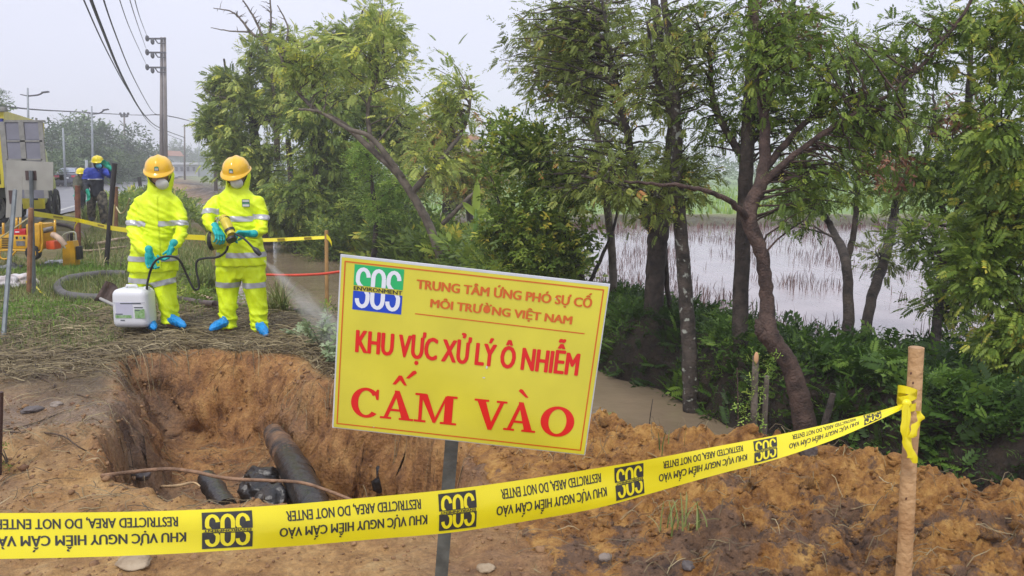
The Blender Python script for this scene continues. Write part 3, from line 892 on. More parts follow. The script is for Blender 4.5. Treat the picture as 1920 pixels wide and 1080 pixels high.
make_tree('tree', 'leaning reddish brown tree with a knee in its trunk and a long limb reaching right',
    [[(1512, 815, 6.35, .105), (1499, 745, 6.35, .088), (1478, 680, 6.35, .075), (1443, 628, 6.35, .078), (1438, 560, 6.4, .058), (1426, 470, 6.4, .056), (1404, 405, 6.45, .062), (1430, 330, 6.5, .052), (1434, 240, 6.6, .042), (1420, 110, 6.7, .032), (1418, -30, 6.8, .026)],
     [(1430, 345, 6.5, .038), (1490, 290, 6.4, .027), (1590, 220, 6.3, .020), (1690, 160, 6.2, .014), (1790, 50, 6.1, .012), (1830, -20, 6.1, .012)],
     [(1432, 320, 6.5, .032), (1500, 240, 6.7, .025), (1570, 190, 6.8, .02), (1640, 175, 6.9, .02), (1730, 120, 7, .014)],
     [(1406, 412, 6.45, .032), (1360, 372, 6.2, .022), (1300, 352, 6.0, .016), (1230, 345, 5.9, .012), (1170, 340, 5.9, .01)],
     [(1450, 645, 6.35, .05), (1425, 625, 6.3, .04), (1420, 600, 6.3, .02)]],
    [(1560, 130, 6.5, .75, .5, .45), (1650, 250, 6.5, .55, .45, .35, .8), (1490, 60, 6.7, .6, .5, .4), (1560, 340, 6.5, .45, .4, .28, .7), (1730, 90, 6.4, .5, .4, .35, .7)],
    250, 9, .16, 'mid', M_BARK_R, seed=9, spread=.26, twig_r=.008, bare=.2)
make_tree('tree', 'small dark tree forking into a Y in front of the flooded paddy',
    [[(1590, 660, 8.5, .075), (1591, 560, 8.7, .06), (1584, 485, 9, .055), (1560, 430, 10.5, .045), (1534, 385, 10.5, .035), (1500, 330, 10.6, .025)],
     [(1586, 495, 10.5, .05), (1602, 430, 10.5, .04), (1608, 340, 10.6, .035), (1613, 230, 10.7, .028), (1620, 120, 10.8, .015)]],
    [(1600, 300, 10.6, .8, .6, .7), (1490, 380, 10.5, .55, .5, .45, .8)],
    70, 12, .2, 'mid', M_BARK, seed=11, spread=.3)
make_tree('tree', 'dark slanting tree leaning right over the bank between paddy and bushes',
    [[(1618, 660, 8.6, .06), (1634, 560, 9, .06), (1660, 480, 9.6, .06), (1678, 390, 11, .055), (1690, 250, 11, .045), (1700, 100, 11.1, .03)],
     [(1676, 400, 11, .03), (1720, 320, 11, .02), (1750, 230, 11, .01)]],
    [(1690, 230, 11, .9, .6, .8), (1700, 350, 10.8, .4, .4, .25, .4), (1620, 110, 11, .7, .6, .5, .7), (1655, 480, 9.6, .22, .2, .22, .25)],
    80, 12, .2, 'olive', M_BARK, seed=13, spread=.3)
make_tree('tree', 'tall crooked tree with hanging boughs behind the bamboo post on the right',
    [[(1758, 780, 7, .045), (1753, 660, 7.4, .045), (1764, 545, 8, .046), (1788, 450, 8.6, .047), (1806, 320, 9, .04), (1815, 200, 9, .035), (1822, 60, 9, .02)],
     [(1925, 560, 8.2, .035), (1880, 500, 8.3, .034), (1800, 435, 8.6, .032), (1750, 360, 8.8, .03), (1736, 290, 8.9, .028), (1752, 225, 8.9, .02), (1750, 180, 8.9, .012)]],
    [(1830, 160, 8.8, .8, .6, .7), (1740, 330, 8.6, .45, .4, .4, .7), (1800, 330, 8.6, .5, .4, .5, .8), (1840, 480, 8.2, .4, .4, .25, .6), (1720, 440, 8.2, .3, .3, .2, .5), (1800, 560, 7.8, .35, .3, .2, .5), (1860, 330, 8.4, .5, .4, .4, .8)],
    120, 11, .22, 'mid', M_BARK, seed=15, spread=.3, tmpl='pin')
make_tree('tree', 'leafy tree overhanging the right edge of the picture in soft yellow green',
    [[(1985, 980, 6.2, .09), (1975, 700, 6.2, .08), (1960, 400, 6.2, .07), (1950, 150, 6.3, .05), (1940, -50, 6.3, .03)],
     [(1955, 350, 6.2, .03), (1900, 260, 6.1, .02), (1850, 230, 6.1, .01)], [(1970, 640, 6.2, .03), (1900, 560, 6.1, .02), (1850, 545, 6.1, .01)]],
    [(1900, 170, 6.1, .32, .4, .42), (1880, 300, 6.1, .3, .3, .25), (1915, 420, 6.0, .25, .3, .3), (1920, 600, 6.0, .35, .3, .35), (1870, 60, 6.3, .35, .3, .25, .8), (1940, 760, 6.0, .3, .3, .3), (1860, 500, 6.1, .3, .3, .3), (1900, 680, 6.0, .3, .3, .3), (1850, 400, 6.3, .25, .3, .2)],
    200, 10, .2, 'mid', M_BARK, seed=17, spread=.22, tmpl='pin5', twig_r=.007, tint=(.62, .18))
# broad leaved bush between middle trees and row
make_tree('bush', 'dense broad leaved bush just above the right end of the warning sign', 
    [[(1110, 600, 10.6, .05), (1090, 520, 10.6, .04), (1060, 430, 10.6, .03), (1040, 330, 10.6, .02)], [(1100, 560, 10.6, .04), (1000, 480, 10.4, .03), (940, 420, 10.4, .015)], [(1100, 540, 10.6, .03), (1150, 430, 10.8, .02), (1160, 340, 10.9, .012)]],
    [(1030, 450, 10.4, .6, .6, .5), (980, 430, 10.4, .6, .5, .55), (1080, 340, 10.7, .5, .5, .45), (960, 320, 10.6, .55, .5, .45, .9), (1000, 500, 10.2, .5, .4, .25), (930, 260, 10.8, .4, .4, .3, .5), (1010, 230, 10.8, .5, .4, .4, .7)],
    170, 13, .26, 'mid', M_BARK, seed=19, tmpl='brd', spread=.28, cat='bush', tint=(.55, .22))
make_tree('tree', 'slim tree with thin grey twigs and sparse leaves between bush and dark trunks',
    [[(1150, 620, 10.9, .06), (1148, 480, 10.9, .055), (1130, 330, 10.9, .05), (1110, 180, 11, .04), (1090, 40, 11.1, .03), (1080, -40, 11.1, .02)]],
    [(1080, 180, 11, .9, .7, .9), (1130, 20, 11, .7, .6, .6, .6), (1010, 110, 11.2, .55, .5, .5, .7)],
    200, 9, .2, 'olive', M_BARK_G, seed=21, spread=.3, bare=.25, twig_r=.014)

# --- middle distance, behind the workers and above the sign
DENS = 1.7
LEAFK = .62
make_tree('tree', 'slanting grey tree whose trunk leans left over the ditch above the sign',
    [[(836, 512, 15.6, .105), (812, 440, 15.6, .09), (785, 385, 15.6, .082), (745, 325, 15.6, .074), (700, 283, 15.7, .062), (640, 230, 15.8, .05), (585, 200, 15.9, .04), (545, 150, 16, .045), (520, 90, 16, .03)],
     [(755, 335, 15.6, .07), (700, 262, 15.5, .05), (650, 240, 15.4, .04), (600, 210, 15.4, .03), (560, 205, 15.4, .02)],
     [(770, 365, 15.6, .07), (825, 300, 15.6, .05), (870, 240, 15.7, .035), (885, 170, 15.8, .02)],
     [(700, 285, 15.7, .05), (690, 200, 15.8, .035), (720, 120, 15.9, .02)],
     [(830, 420, 15.6, .05), (870, 380, 15.4, .04), (900, 350, 15.4, .02)]],
    [(640, 130, 15.9, 1.1, .8, .8), (760, 150, 15.8, 1.0, .8, .8), (850, 200, 15.7, .7, .6, .5, .8), (560, 120, 16, .7, .6, .5, .6), (700, 50, 16, .6, .6, .5, .5), (820, 300, 15.5, .6, .6, .4, .5)],
    150, 9, .32, 'grey', M_BARK_G, seed=31, spread=.38, twig_r=.014, tint=(.6, .2))
make_tree('tree', 'leafy grey green tree left of the dark clump, its crown reaching over the helmets',
    [[(500, 470, 26, .22), (495, 380, 26, .2), (480, 280, 26, .17), (470, 190, 26, .1), (465, 120, 26, .05)],
     [(485, 300, 26, .1), (430, 240, 26, .07), (395, 235, 26, .03)], [(480, 240, 26, .08), (540, 150, 26, .06), (560, 80, 26, .03)],
     [(476, 210, 26, .05), (430, 150, 26, .04), (420, 110, 26, .03)]],
    [(470, 180, 26, 1.3, 1.0, .9), (420, 250, 25.6, .8, .8, .7, .8), (520, 110, 26, 1.0, 1, .9), (480, 320, 25.5, 1.2, 1, 1.1, 1.2), (425, 165, 26, .7, .6, .5, .5), (405, 225, 26, .5, .4, .45, .5), (540, 200, 25.5, .9, .8, .7, .7), (430, 310, 25.5, .7, .7, .5, .6)],
    300, 15, .42, 'grey', M_BARK, seed=33, spread=.6, twig_r=.02, tint=(.5, .2))
make_tree('tree', 'dark hanging crowned tree leaning over the ditch behind the second worker',
    [[(600, 480, 24, .2), (598, 400, 24, .19), (590, 300, 24, .16), (585, 180, 24, .1), (590, 80, 24, .04)], [(560, 470, 24.5, .14), (550, 380, 24.5, .12), (540, 260, 24.5, .08)]],
    [(590, 280, 24, 1.2, .9, 1.2), (540, 380, 23.6, .9, .8, .7), (620, 200, 24, 1.2, 1, 1.0), (600, 390, 23.8, .7, .7, .6, .9), (500, 400, 23.6, .5, .5, .45, .7)],
    210, 20, .40, 'dark', M_BARK, seed=35, spread=.45, twig_r=.02, droop=.8, tint=(.62, .2))
make_tree('tree', 'tall airy tree whose topmost sprays touch the upper edge of the picture',
    [[(655, 480, 25, .2), (650, 400, 25, .18), (645, 300, 25, .15), (650, 190, 25, .11), (665, 100, 25, .07), (680, 20, 25, .03)], [(650, 220, 25, .07), (720, 140, 25, .05), (740, 60, 25, .03)], [(646, 300, 25, .08), (720, 250, 25, .05), (780, 200, 25, .03)]],
    [(680, 130, 25, 1.2, 1, 1.0), (700, 40, 25, .8, .8, .5, .5), (740, 90, 25, .5, .5, .7, .4), (740, 230, 25, 1.1, 1, .9), (650, 290, 24.8, 1, .9, .8), (620, 90, 25, .9, .8, .7, .8), (690, 210, 25, 1, .9, .8, .8), (780, 300, 24.8, .8, .7, .6, .7)],
    260, 13, .42, 'grey', M_BARK, seed=37, spread=.6, twig_r=.02, tint=(.55, .2))
make_tree('tree', 'young yellow green leafy tree glowing in front of the dark clump',
    [[(700, 490, 19, .07), (705, 420, 19, .06), (698, 350, 19, .05), (690, 290, 19, .03)], [(700, 380, 19, .03), (750, 340, 19, .02)]],
    [(685, 310, 19, .55, .5, .45), (750, 350, 19, .45, .4, .35), (720, 390, 19, .5, .4, .3), (680, 280, 19, .4, .4, .25)],
    70, 15, .30, 'bright', M_BARK, seed=39, spread=.28, tmpl='sml', tint=(.45, .2))
make_tree('tree', 'thin yellowing tree at the right end of the middle clump over the pond',
    [[(890, 480, 20, .09), (880, 400, 20, .08), (870, 320, 20, .06), (850, 240, 20, .04), (845, 190, 20, .02)], [(872, 330, 20, .04), (910, 270, 20, .03), (920, 220, 20, .02)]],
    [(850, 230, 20, .8, .7, .6), (890, 320, 20, .7, .6, .5), (840, 330, 20, .7, .6, .5), (800, 260, 20, .6, .6, .4, .6)],
    110, 11, .34, 'olive', M_BARK, seed=41, spread=.36, tint=(.75, .18))
make_tree('tree', 'low round olive tree behind the banana plant at the pond edge',
    [[(830, 450, 30, .12), (835, 380, 30, .1), (840, 330, 30, .06)], [(760, 440, 30, .08), (765, 380, 30, .06), (770, 340, 30, .03)]],
    [(840, 340, 30, 1.1, .9, .7), (900, 370, 29, .9, .8, .5), (770, 350, 30, .9, .8, .6), (940, 320, 30, .8, .8, .6)],
    130, 14, .42, 'olive', M_BARK, seed=43, spread=.5, twig_r=.02, tmpl='sml', tint=(.68, .18))
# bare branches top left of the clump
make_tree('bare_tree', 'leafless tree top sticking out of the clump towards the sky at the upper left',
    [[(520, 300, 25.5, .10), (515, 180, 25.5, .08), (500, 90, 25.5, .055), (470, 60, 25.5, .04), (440, 25, 25.5, .025), (400, 15, 25.5, .012)],
     [(500, 90, 25.5, .05), (480, 40, 25.5, .035), (455, 0, 25.5, .02)], [(500, 92, 25.5, .05), (508, 40, 25.5, .03), (505, -20, 25.5, .02)],
     [(470, 60, 25.5, .03), (430, 58, 25.5, .02), (395, 52, 25.5, .01)], [(515, 130, 25.5, .04), (540, 60, 25.5, .03), (520, 10, 25.5, .015)],
     [(515, 230, 25.5, .05), (440, 190, 25.5, .03), (400, 178, 25.5, .02), (378, 160, 25.5, .01)]],
    [(450, 30, 25.5, .8, .4, .6), (500, 30, 25.5, .4, .4, .5), (400, 170, 25.5, .4, .3, .3, .3)], 60, 1, .2, 'grey', M_BARK_G, seed=45, bare=1.0, twig_r=.014)

# reddish dead leaf clusters caught in the right trees
def dead_cluster(px, py, Y, r, n, label, seed):
    rg = np.random.default_rng(seed); c = np.array(P(px, py, Y))
    d = rg.normal(size=(n, 3)); d /= np.linalg.norm(d, axis=1)[:, None]; pos = c + d * r * rg.random((n, 1)) ** .6
    lv = Leaves(); lv.add(*place_sprays(T_SML[seed % 3], pos, d + np.array([0, 0, -1.2]), np.tile([0, 0, 1.], (n, 1)) + rg.normal(0, .5, (n, 3)), rg.uniform(.12, .26, n), np.clip(rg.normal(.4, .25, n), 0, 1), rg))
    o = lv.build('dead_leaf_cluster', M_LEAF['brown']); tag(o, label, 'dead leaves', kind='stuff')
dead_cluster(1805, 205, 8.6, .22, 60, 'dark clump of dead brown leaves hanging high behind the bamboo post', 1)
dead_cluster(1660, 295, 8.4, .20, 50, 'reddish dead leaf bunch hanging in the middle of the right trees', 2)
dead_cluster(1480, 45, 7.2, .30, 60, 'purplish brown withered leaves near the top of the leaning tree', 3)

# --- distant woods
def far_trees(specs, group, labels, seed):
    labels = [l for l in labels]
    rg = np.random.default_rng(seed)
    for i, (px, ytop, ybase, Y, wpx) in enumerate(specs):
        top = P(px, ytop, Y); base = P(px, ybase, Y); w = wpx / FPX * Y / 2; h = max(1.0, top.z - base.z)
        root = thing('tree', labels[i], 'tree', base, group)
        B().tube([base - Vector((0, 0, .5)), base + Vector((.2, 0, h * .3)), base + Vector((0, 0, h * .7))], [w * .09, w * .07, w * .03], 6).build('trunk', M_BARK, root, smooth=True)
        n = int(480); cl = 11
        cc = np.array(base) + np.array([0, 0, h * .55]) + rg.normal(0, 1, (cl, 3)) * np.array([w * .42, w * .4, h * .20])
        k = rg.integers(0, cl, n); d = rg.normal(size=(n, 3)); d /= np.linalg.norm(d, axis=1)[:, None]
        pos = cc[k] + d * np.array([w * .42, w * .42, h * .24]) * rg.random((n, 1)) ** .4
        pos[:, 2] = np.minimum(pos[:, 2], top.z)
        lv = Leaves(); up = np.tile([0, 0, 1.], (n, 1)) + rg.normal(0, .5, (n, 3))
        tn = np.clip(rg.normal(.45, .18, n) + .25 * d[:, 2] * 0 + rg.normal(0, .12, cl)[k], 0, 1)
        for j in range(3):
            s_ = np.arange(n) % 3 == j
            lv.add(*place_sprays(T_SML[j], pos[s_], d[s_] + np.array([0, 0, -.2]), up[s_], w * rg.uniform(.32, .58, s_.sum()), tn[s_], rg))
        lv.build('crown', M_LEAF['far'], root)
hill = [(100, 238, 335, 85, 95), (140, 222, 335, 95, 100), (185, 232, 335, 100, 100), (225, 252, 335, 105, 90), (120, 290, 345, 70, 80), (165, 285, 345, 72, 90), (205, 290, 345, 75, 80), (250, 275, 335, 120, 80), (278, 292, 335, 140, 60), (85, 300, 350, 62, 60), (240, 300, 340, 90, 70), (20, 250, 345, 80, 90), (-20, 190, 345, 55, 90), (8, 175, 340, 48, 40)]
HILL_L = ['hazy tree rising left of the wood, just right of the open truck door', 'highest hazy tree of the roadside wood, above the slim white pole', 'hazy tree of the roadside wood behind the lamp above the man in blue',
  'sloping tree of the roadside wood under the slim pole with short crossarms', 'lower tree in front of the wood, directly above the parked car', 'lower tree behind the helmet of the man in blue', 'lower roadside tree above the black leaning rod',
  'tree on the falling right slope of the wood, left of the twin pole', 'smallest hazy tree where the wood ends at the twin pole', 'nearest low green tree between truck door and parked car', 'low tree between black rod and first helmet at the road edge',
  'tree behind the truck box at the left edge', 'tall tree cut by the left edge above the truck', 'dark flat topped bough peeking over the truck roof at the left edge']
HZ_L = ['faint tree just right of the twin pole foot', 'faint bluish tree above the low flat roofed building', 'faint tree right of the plain dark pole', 'faint tree above the right end of the far road by the leaves', 'tallest faint tree behind the low building beside the twin pole']
far_trees(hill, 'trees lining the far side of the road', HILL_L, 61)
hz = [(318, 280, 328, 230, 50), (350, 285, 328, 260, 60), (385, 290, 328, 250, 60), (410, 285, 328, 220, 60), (335, 270, 328, 260, 40)]
far_trees(hz, 'faint trees at the end of the road', HZ_L, 62)
# treeline behind the rice fields: one mass
rg = np.random.default_rng(63); n = 2600
px = rg.uniform(430, 2300, n); YY = rg.uniform(120, 150, n)
hh = 4.5 + 2.5 * fbm(px / 90.0, px * 0 + 3, 5, 3)
pos = np.stack([(px - 960) / FPX * YY, YY, -.6 + hh * rg.random(n) ** .8], -1); d = rg.normal(size=(n, 3))
lv = Leaves()
for j in range(3):
    s_ = np.arange(n) % 3 == j
    lv.add(*place_sprays(T_SML[j], pos[s_], d[s_], np.tile([0, 0, 1.], (s_.sum(), 1)) + rg.normal(0, .4, (s_.sum(), 3)), rg.uniform(1.4, 3, s_.sum()), np.clip(rg.normal(.5, .2, s_.sum()), 0, 1), rg))
tag(lv.build('treeline', M_LEAF['far']), 'far hazy line of trees beyond the rice fields', 'treeline', kind='stuff')

# ------------------------------------------------------------------ undergrowth
def under(name, label, pts_fn, n, size, leafm, tl, seed, cat='undergrowth', lift=(0, .25), up_bias=.9, tint=(.45, .2)):
    rg = np.random.default_rng(seed); x, y = pts_fn(rg, n); n = len(x)
    pos = np.stack([x, y, H(x, y) + rg.uniform(*lift, n)], -1)
    d = rg.normal(size=(n, 3)); d[:, 2] = np.abs(d[:, 2]) * .5 + up_bias * rg.random(n)
    cl = fbm(x * 1.7, y * 1.7, seed, 3) * .55
    lv = Leaves(); sc = rg.uniform(*size, n); ti = np.clip(rg.normal(*tint, n) + cl, 0, 1); up = np.tile([0, 0, 1.], (n, 1)) + rg.normal(0, .5, (n, 3))
    for j, T_ in enumerate(tl):
        s_ = np.arange(n) % len(tl) == j
        lv.add(*place_sprays(T_, pos[s_], d[s_], up[s_], sc[s_], ti[s_], rg))
    return tag(lv.build(name, M_LEAF[leafm]), label, cat, kind='stuff')
def bank(rg, n):
    y = rg.uniform(4.2, 12, n); x = xf(y) + .15 + 2.1 * rg.random(n) ** 1.2; return x, y
under('bank_undergrowth', 'dark ferns and weeds covering the far ditch bank under the trees', bank, 9500, (.08, .21), 'under', [T_PIN, T_SML[0], T_THIN], 71, lift=(-.08, .06))
def bank_r(rg, n):
    y = rg.uniform(3.9, 9.0, n); x = np.maximum(xf(y), 1.4) + .35 + rg.uniform(0, 5, n); k = (x > .25 * y) ; return x[k], y[k]
under('fern_thicket', 'thick green ferns and shrubs on the right behind the bamboo post', bank_r, 9500, (.07, .21), 'under', [T_PIN, T_THIN, T_THIN, T_SML[1], T_PIN5], 72, lift=(0, .22), tint=(.50, .26))
def bank_r2(rg, n):
    y = rg.uniform(7.0, 8.3, n); x = xf(y) + 1.0 + rg.uniform(0, 7, n); return x, y
under('fern_thicket', 'dark bushes along the near shore of the flooded paddy', bank_r2, 2600, (.08, .2), 'under', [T_FERN, T_SML[2]], 73, lift=(-.05, .05))
def bank_m(rg, n):
    y = rg.uniform(10, 30, n); x = xf(y) + .3 + rg.uniform(0, 2.0, n) * (1 + .03 * (y - 9)); k = x < .075 * y; return x[k], y[k]
under('bank_weeds', 'rough weeds on the bank below the slanting tree behind the sign', bank_m, 6500, (.25, .6), 'mid', [T_FERN, T_SML[0], T_SML[1]], 74, lift=(0, .25), tint=(.5, .2))
def bank_d(rg, n):
    y = rg.uniform(21, 29, n); x = xf(y) - .2 + rg.uniform(-.5, 2.0, n); return x, y
under('overhanging_scrub', 'dark scrub hanging to the water under the dark clump', bank_d, 4200, (.3, .6), 'dark', [T_SML[0], T_SML[1]], 75, lift=(-.2, 1.3), up_bias=.1)
def leftverge(rg, n):
    y = rg.uniform(26, 90, n); x = xn(y) - rg.uniform(0, 1, n) ** 1.5 * 4 + .5; k = x > road_right(y) + 1.0; return x[k], y[k]
under('verge_weeds', 'tall weeds and shrubs on the verge between road and ditch', leftverge, 5200, (.3, .7), 'mid', [T_SML[0], T_FERN, T_SML[2]], 76, lift=(0, .45), tint=(.55, .18))
def nb(rg, n):
    y = rg.uniform(8.2, 13, n); x = xn(y) - .55 - rg.random(n) ** 1.3 * .7; return x, y
under('bank_plants', 'low leafy weeds along the near ditch edge behind the second worker', nb, 420, (.08, .18), 'mid', [T_SML[0], T_SML[1]], 77, lift=(0, .1), tint=(.5, .18))

# grass blades
def blades(name, label, x, y, h, w, m, seed, lean=.5, cat='grass', tint=None, z0=None, kind='stuff'):
    rg = np.random.default_rng(seed); n = len(x); z = H(x, y) if z0 is None else z0
    a = rg.uniform(0, 2 * np.pi, n); ln = rg.uniform(0, lean, n) * h
    dx, dy = np.cos(a) * ln, np.sin(a) * ln; sx, sy = -np.sin(a + rg.normal(0, .6, n)) * w, np.cos(a) * w
    V = np.zeros((n, 6, 3))
    for k, (t, ws) in enumerate(((0, 1), (.55, .8), (1, .12))):
        for j, s in enumerate((-1, 1)):
            V[:, 2 * k + j, 0] = x + dx * t ** 1.8 + s * sx * ws * .5; V[:, 2 * k + j, 1] = y + dy * t ** 1.8 + s * sy * ws * .5
            V[:, 2 * k + j, 2] = z - .01 + h * t * (1 - .35 * (ln / h) * t)
    Ft = np.array([[0, 1, 3, 2], [2, 3, 5, 4]]); F = Ft[None] + (np.arange(n) * 6)[:, None, None]
    ti = np.clip(rg.normal(.45, .2, n) if tint is None else tint, 0, 1).repeat(6)
    return tag(np_mesh(name, V.reshape(-1, 3), F.reshape(-1, 4), m, attrs={'tint': ti}), label, cat, kind=kind)
M_GRASS = leaf_mat('grass_blades', [(0, (.07, .11, .025)), (.45, (.17, .23, .06)), (.75, (.28, .31, .10)), (1, (.44, .38, .20))], trans=.25)
M_STRAW = leaf_mat('dry_straw', [(0, (.05, .036, .02)), (.4, (.16, .12, .06)), (.75, (.31, .25, .13)), (1, (.50, .42, .25))], trans=.1)
rg = np.random.default_rng(81); n = 42000
y = 6.9 + 15 * rg.random(n) ** 1.55; x = rg.uniform(-1, 1, n) * 0 + (-.66 * y - .5) + rg.random(n) * (xn(y) - .45 + .66 * y + .5)
pt = fbm(x * .9, y * .9, 82, 3); k = (pt + rg.normal(0, .25, n) > -.28) & (y + .8 * fbm(x, y, 83, 2) > 8.5); k |= (x < -3.5 + .5 * pt) & (y > 7.0 + rg.normal(0, .35, n))
k |= (y > 7.2) & (pt > .12) & (rg.random(n) < .5) & (x < xn(y) - .6)
k &= ~((y > 14) & (x < road_right(y) + 1.2))
x, y, pt = x[k], y[k], pt[k]
blades('grass', 'patchy short green grass on the verge behind the workers', x, y, rg.uniform(.04, .16, len(x)) * (1 + .6 * np.clip(pt, 0, 1)), .009, M_GRASS, 84, lean=1.0, tint=rg.normal(.5, .22, len(x)))
n = 5200; x = rg.normal(0, 1, n); y = rg.normal(0, 1, n); cen = [HG(100, 512), HG(60, 590), HG(30, 610), HG(150, 505), HG(20, 585)]
ci = rg.integers(0, len(cen), n); x = np.array([c.x for c in cen])[ci] + x * .35; y = np.array([c.y for c in cen])[ci] + y * .28
blades('clover_patch', 'lush green clover and grass tufts at the foot of the steel stakes', x, y, rg.uniform(.05, .15, n), .02, M_LEAF['bright'], 85, lean=1.2, tint=rg.normal(.2, .15, n))
# far verge + field grass
n = 9000; y = 22 + 70 * rg.random(n) ** 1.4; x = road_right(y) + .6 + rg.random(n) * np.maximum(.5, xn(y) - road_right(y) - 1.5)
blades('verge_grass', 'longer grass strip beside the wet road', x, y, rg.uniform(.15, .45, n), .05, M_GRASS, 86, lean=.8)
n = 9000; y = 38 + 60 * rg.random(n); x = rg.uniform(-12, 70, n); k = (x > xf(y) + 5) & (y > paddy_far(x) + 1.5)
blades('rice_field', 'bright green rice field beyond the flooded paddy', x[k], y[k], rg.uniform(.2, .5, k.sum()), .12, M_LEAF['bright'], 87, lean=.4, tint=rg.normal(.5, .2, k.sum()))

# straw and cut stalks
def stalks(name, label, x, y, ln, w, m, seed, cat='straw', lift=.012, curl=.5, top=False):
    rg = np.random.default_rng(seed); n = len(x); a = rg.uniform(-3.14, 3.14, n) * .5 + rg.normal(0, .5, n); K = 5
    V = np.zeros((n, K * 2, 3)); px_, py_ = x.copy(), y.copy(); hd = a.copy(); cv = rg.normal(0, curl, n)
    lf = rg.random(n) ** 2.0 * lift * 4 + .004; ar = rg.random(n) * lift * 2
    for k in range(K):
        sx, sy = -np.sin(hd) * w * .5, np.cos(hd) * w * .5; hh = (TOP if top else H)(px_, py_) + lf + ar * math.sin(math.pi * k / (K - 1))
        ww = 1 - .6 * k / (K - 1)
        V[:, 2 * k, 0] = px_ - sx * ww; V[:, 2 * k, 1] = py_ - sy * ww; V[:, 2 * k + 1, 0] = px_ + sx * ww; V[:, 2 * k + 1, 1] = py_ + sy * ww
        V[:, 2 * k, 2] = hh - w * .25; V[:, 2 * k + 1, 2] = hh + w * .35
        px_ = px_ + np.cos(hd) * ln / (K - 1); py_ = py_ + np.sin(hd) * ln / (K - 1); hd = hd + cv / (K - 1)
    Ft = np.array([[2 * k, 2 * k + 1, 2 * k + 3, 2 * k + 2] for k in range(K - 1)]); F = Ft[None] + (np.arange(n) * 2 * K)[:, None, None]
    ti = np.clip(rg.normal(.42, .24, n), 0, 1).repeat(2 * K)
    return tag(np_mesh(name, V.reshape(-1, 3), F.reshape(-1, 4), m, attrs={'tint': ti}), label, cat, kind='stuff')
n = 21000; y = rg.uniform(5.7, 9.4, n); x = rg.uniform(-1, 0, n) * (.66 * y + .2) ; k = (poly_sd(x, y, PIT) > .03) & (x < xn(y) - .15)
k &= rg.random(n) < (sstep(5.7, 6.5, y + .6 * fbm(x * 1.2, y * 1.2, 90, 3)) * (1 - .75 * sstep(8.4, 9.4, y)))
x, y = x[k], y[k]
stalks('straw', 'trampled brown straw and cut grass stalks around the workers feet', x, y, rg.uniform(.08, .38, len(x)), rg.uniform(.003, .010, len(x)), M_STRAW, 91, curl=.9, lift=.016)
n = 2600; x = rg.uniform(-4.3, -.2, n) - .3 * rg.random(n); y = rg.uniform(3.3, 6.4, n); k = rg.random(n) < .55
stalks('root_bits', 'loose rootlets and stalk bits on the bare clay', x[k], y[k], rg.uniform(.04, .22, k.sum()), .004, M_STRAW, 92, cat='rootlets')
n = 700; x = rg.uniform(0, 3, n); y = rg.uniform(2.6, 4.8, n)
stalks('root_fibres', 'short dead root fibres caught in the clay heap', x, y, rg.uniform(.03, .14, n), .003, M_STRAW, 93, cat='rootlets', top=True)

# single dark twigs standing and lying on the left ground
M_TWIG = mat('twig', (.10, .065, .04), .8, var=.5, scale=20)
M_ROOT = mat('root_bark', (.26, .15, .085), .75, var=.4, scale=16, bump=.5)
def twig(pxs, r, m, name, label, cat, lift=.01, taper=.5, world_pts=None, sub=5):
    pts = world_pts or [HG(a, b) + Vector((0, 0, lift if len(c) == 0 else c[0])) for a, b, *c in pxs]
    q = smooth_path([tuple(p) for p in pts], sub)
    o = B().tube([Vector(p) for p in q], list(np.linspace(r, r * taper, len(q))), 7).build(name, m, None, smooth=True)
    return tag(o, label, cat)
twig([(195, 897), (300, 881, .03), (360, 884, .06), (420, 895, .10), (500, 905, .14), (560, 905, .10)], .011, M_ROOT, 'root', 'long reddish brown root snaking across the near side of the hole', 'root',
     world_pts=[HG(190, 898) + Vector((0, 0, .01)), P(300, 880, 4.15), P(360, 884, 4.08), P(425, 897, 4.0), P(500, 901, 3.95), P(565, 905, 3.85), P(620, 922, 3.75), P(665, 940, 3.68)], taper=.7)
twig(None, .010, mat('root_cream', (.55, .38, .2), .7, var=.3), 'root', 'short pale cream root curving out of the near rim', 'root', world_pts=[HG(303, 918) + Vector((0, 0, .015)), P(330, 911, 4.0), P(362, 905, 3.98), P(375, 912, 3.96)], taper=.4)
for i, (pts, lb) in enumerate([([(60, 705), (85, 715), (95, 722)], 'short dark twig lying on the clay left of the hole, nearest the straw'),
                          ([(78, 683), (105, 705), (120, 718)], 'thin dark twig on the bare clay near the straw edge'),
                          ([(145, 742), (160, 748), (172, 750)], 'brown twig lying by the left rim of the hole'),
                          ([(20, 815), (110, 820), (160, 850), (250, 880)], 'long grey brown root lying over the muddy lump left of the hole'),
                          ([(100, 730), (104, 722), (106, 735)], 'tiny upright twig stub on the left clay'),
                          ([(5, 810), (60, 800), (120, 775)], 'thin twig across the wet mud at the far left'),
                          ([(1270, 990), (1330, 1030), (1370, 1060)], 'thin dark root on the muddy foot of the clay heap')]):
    twig(pts, .006, M_TWIG, 'twig', lb, 'twig')
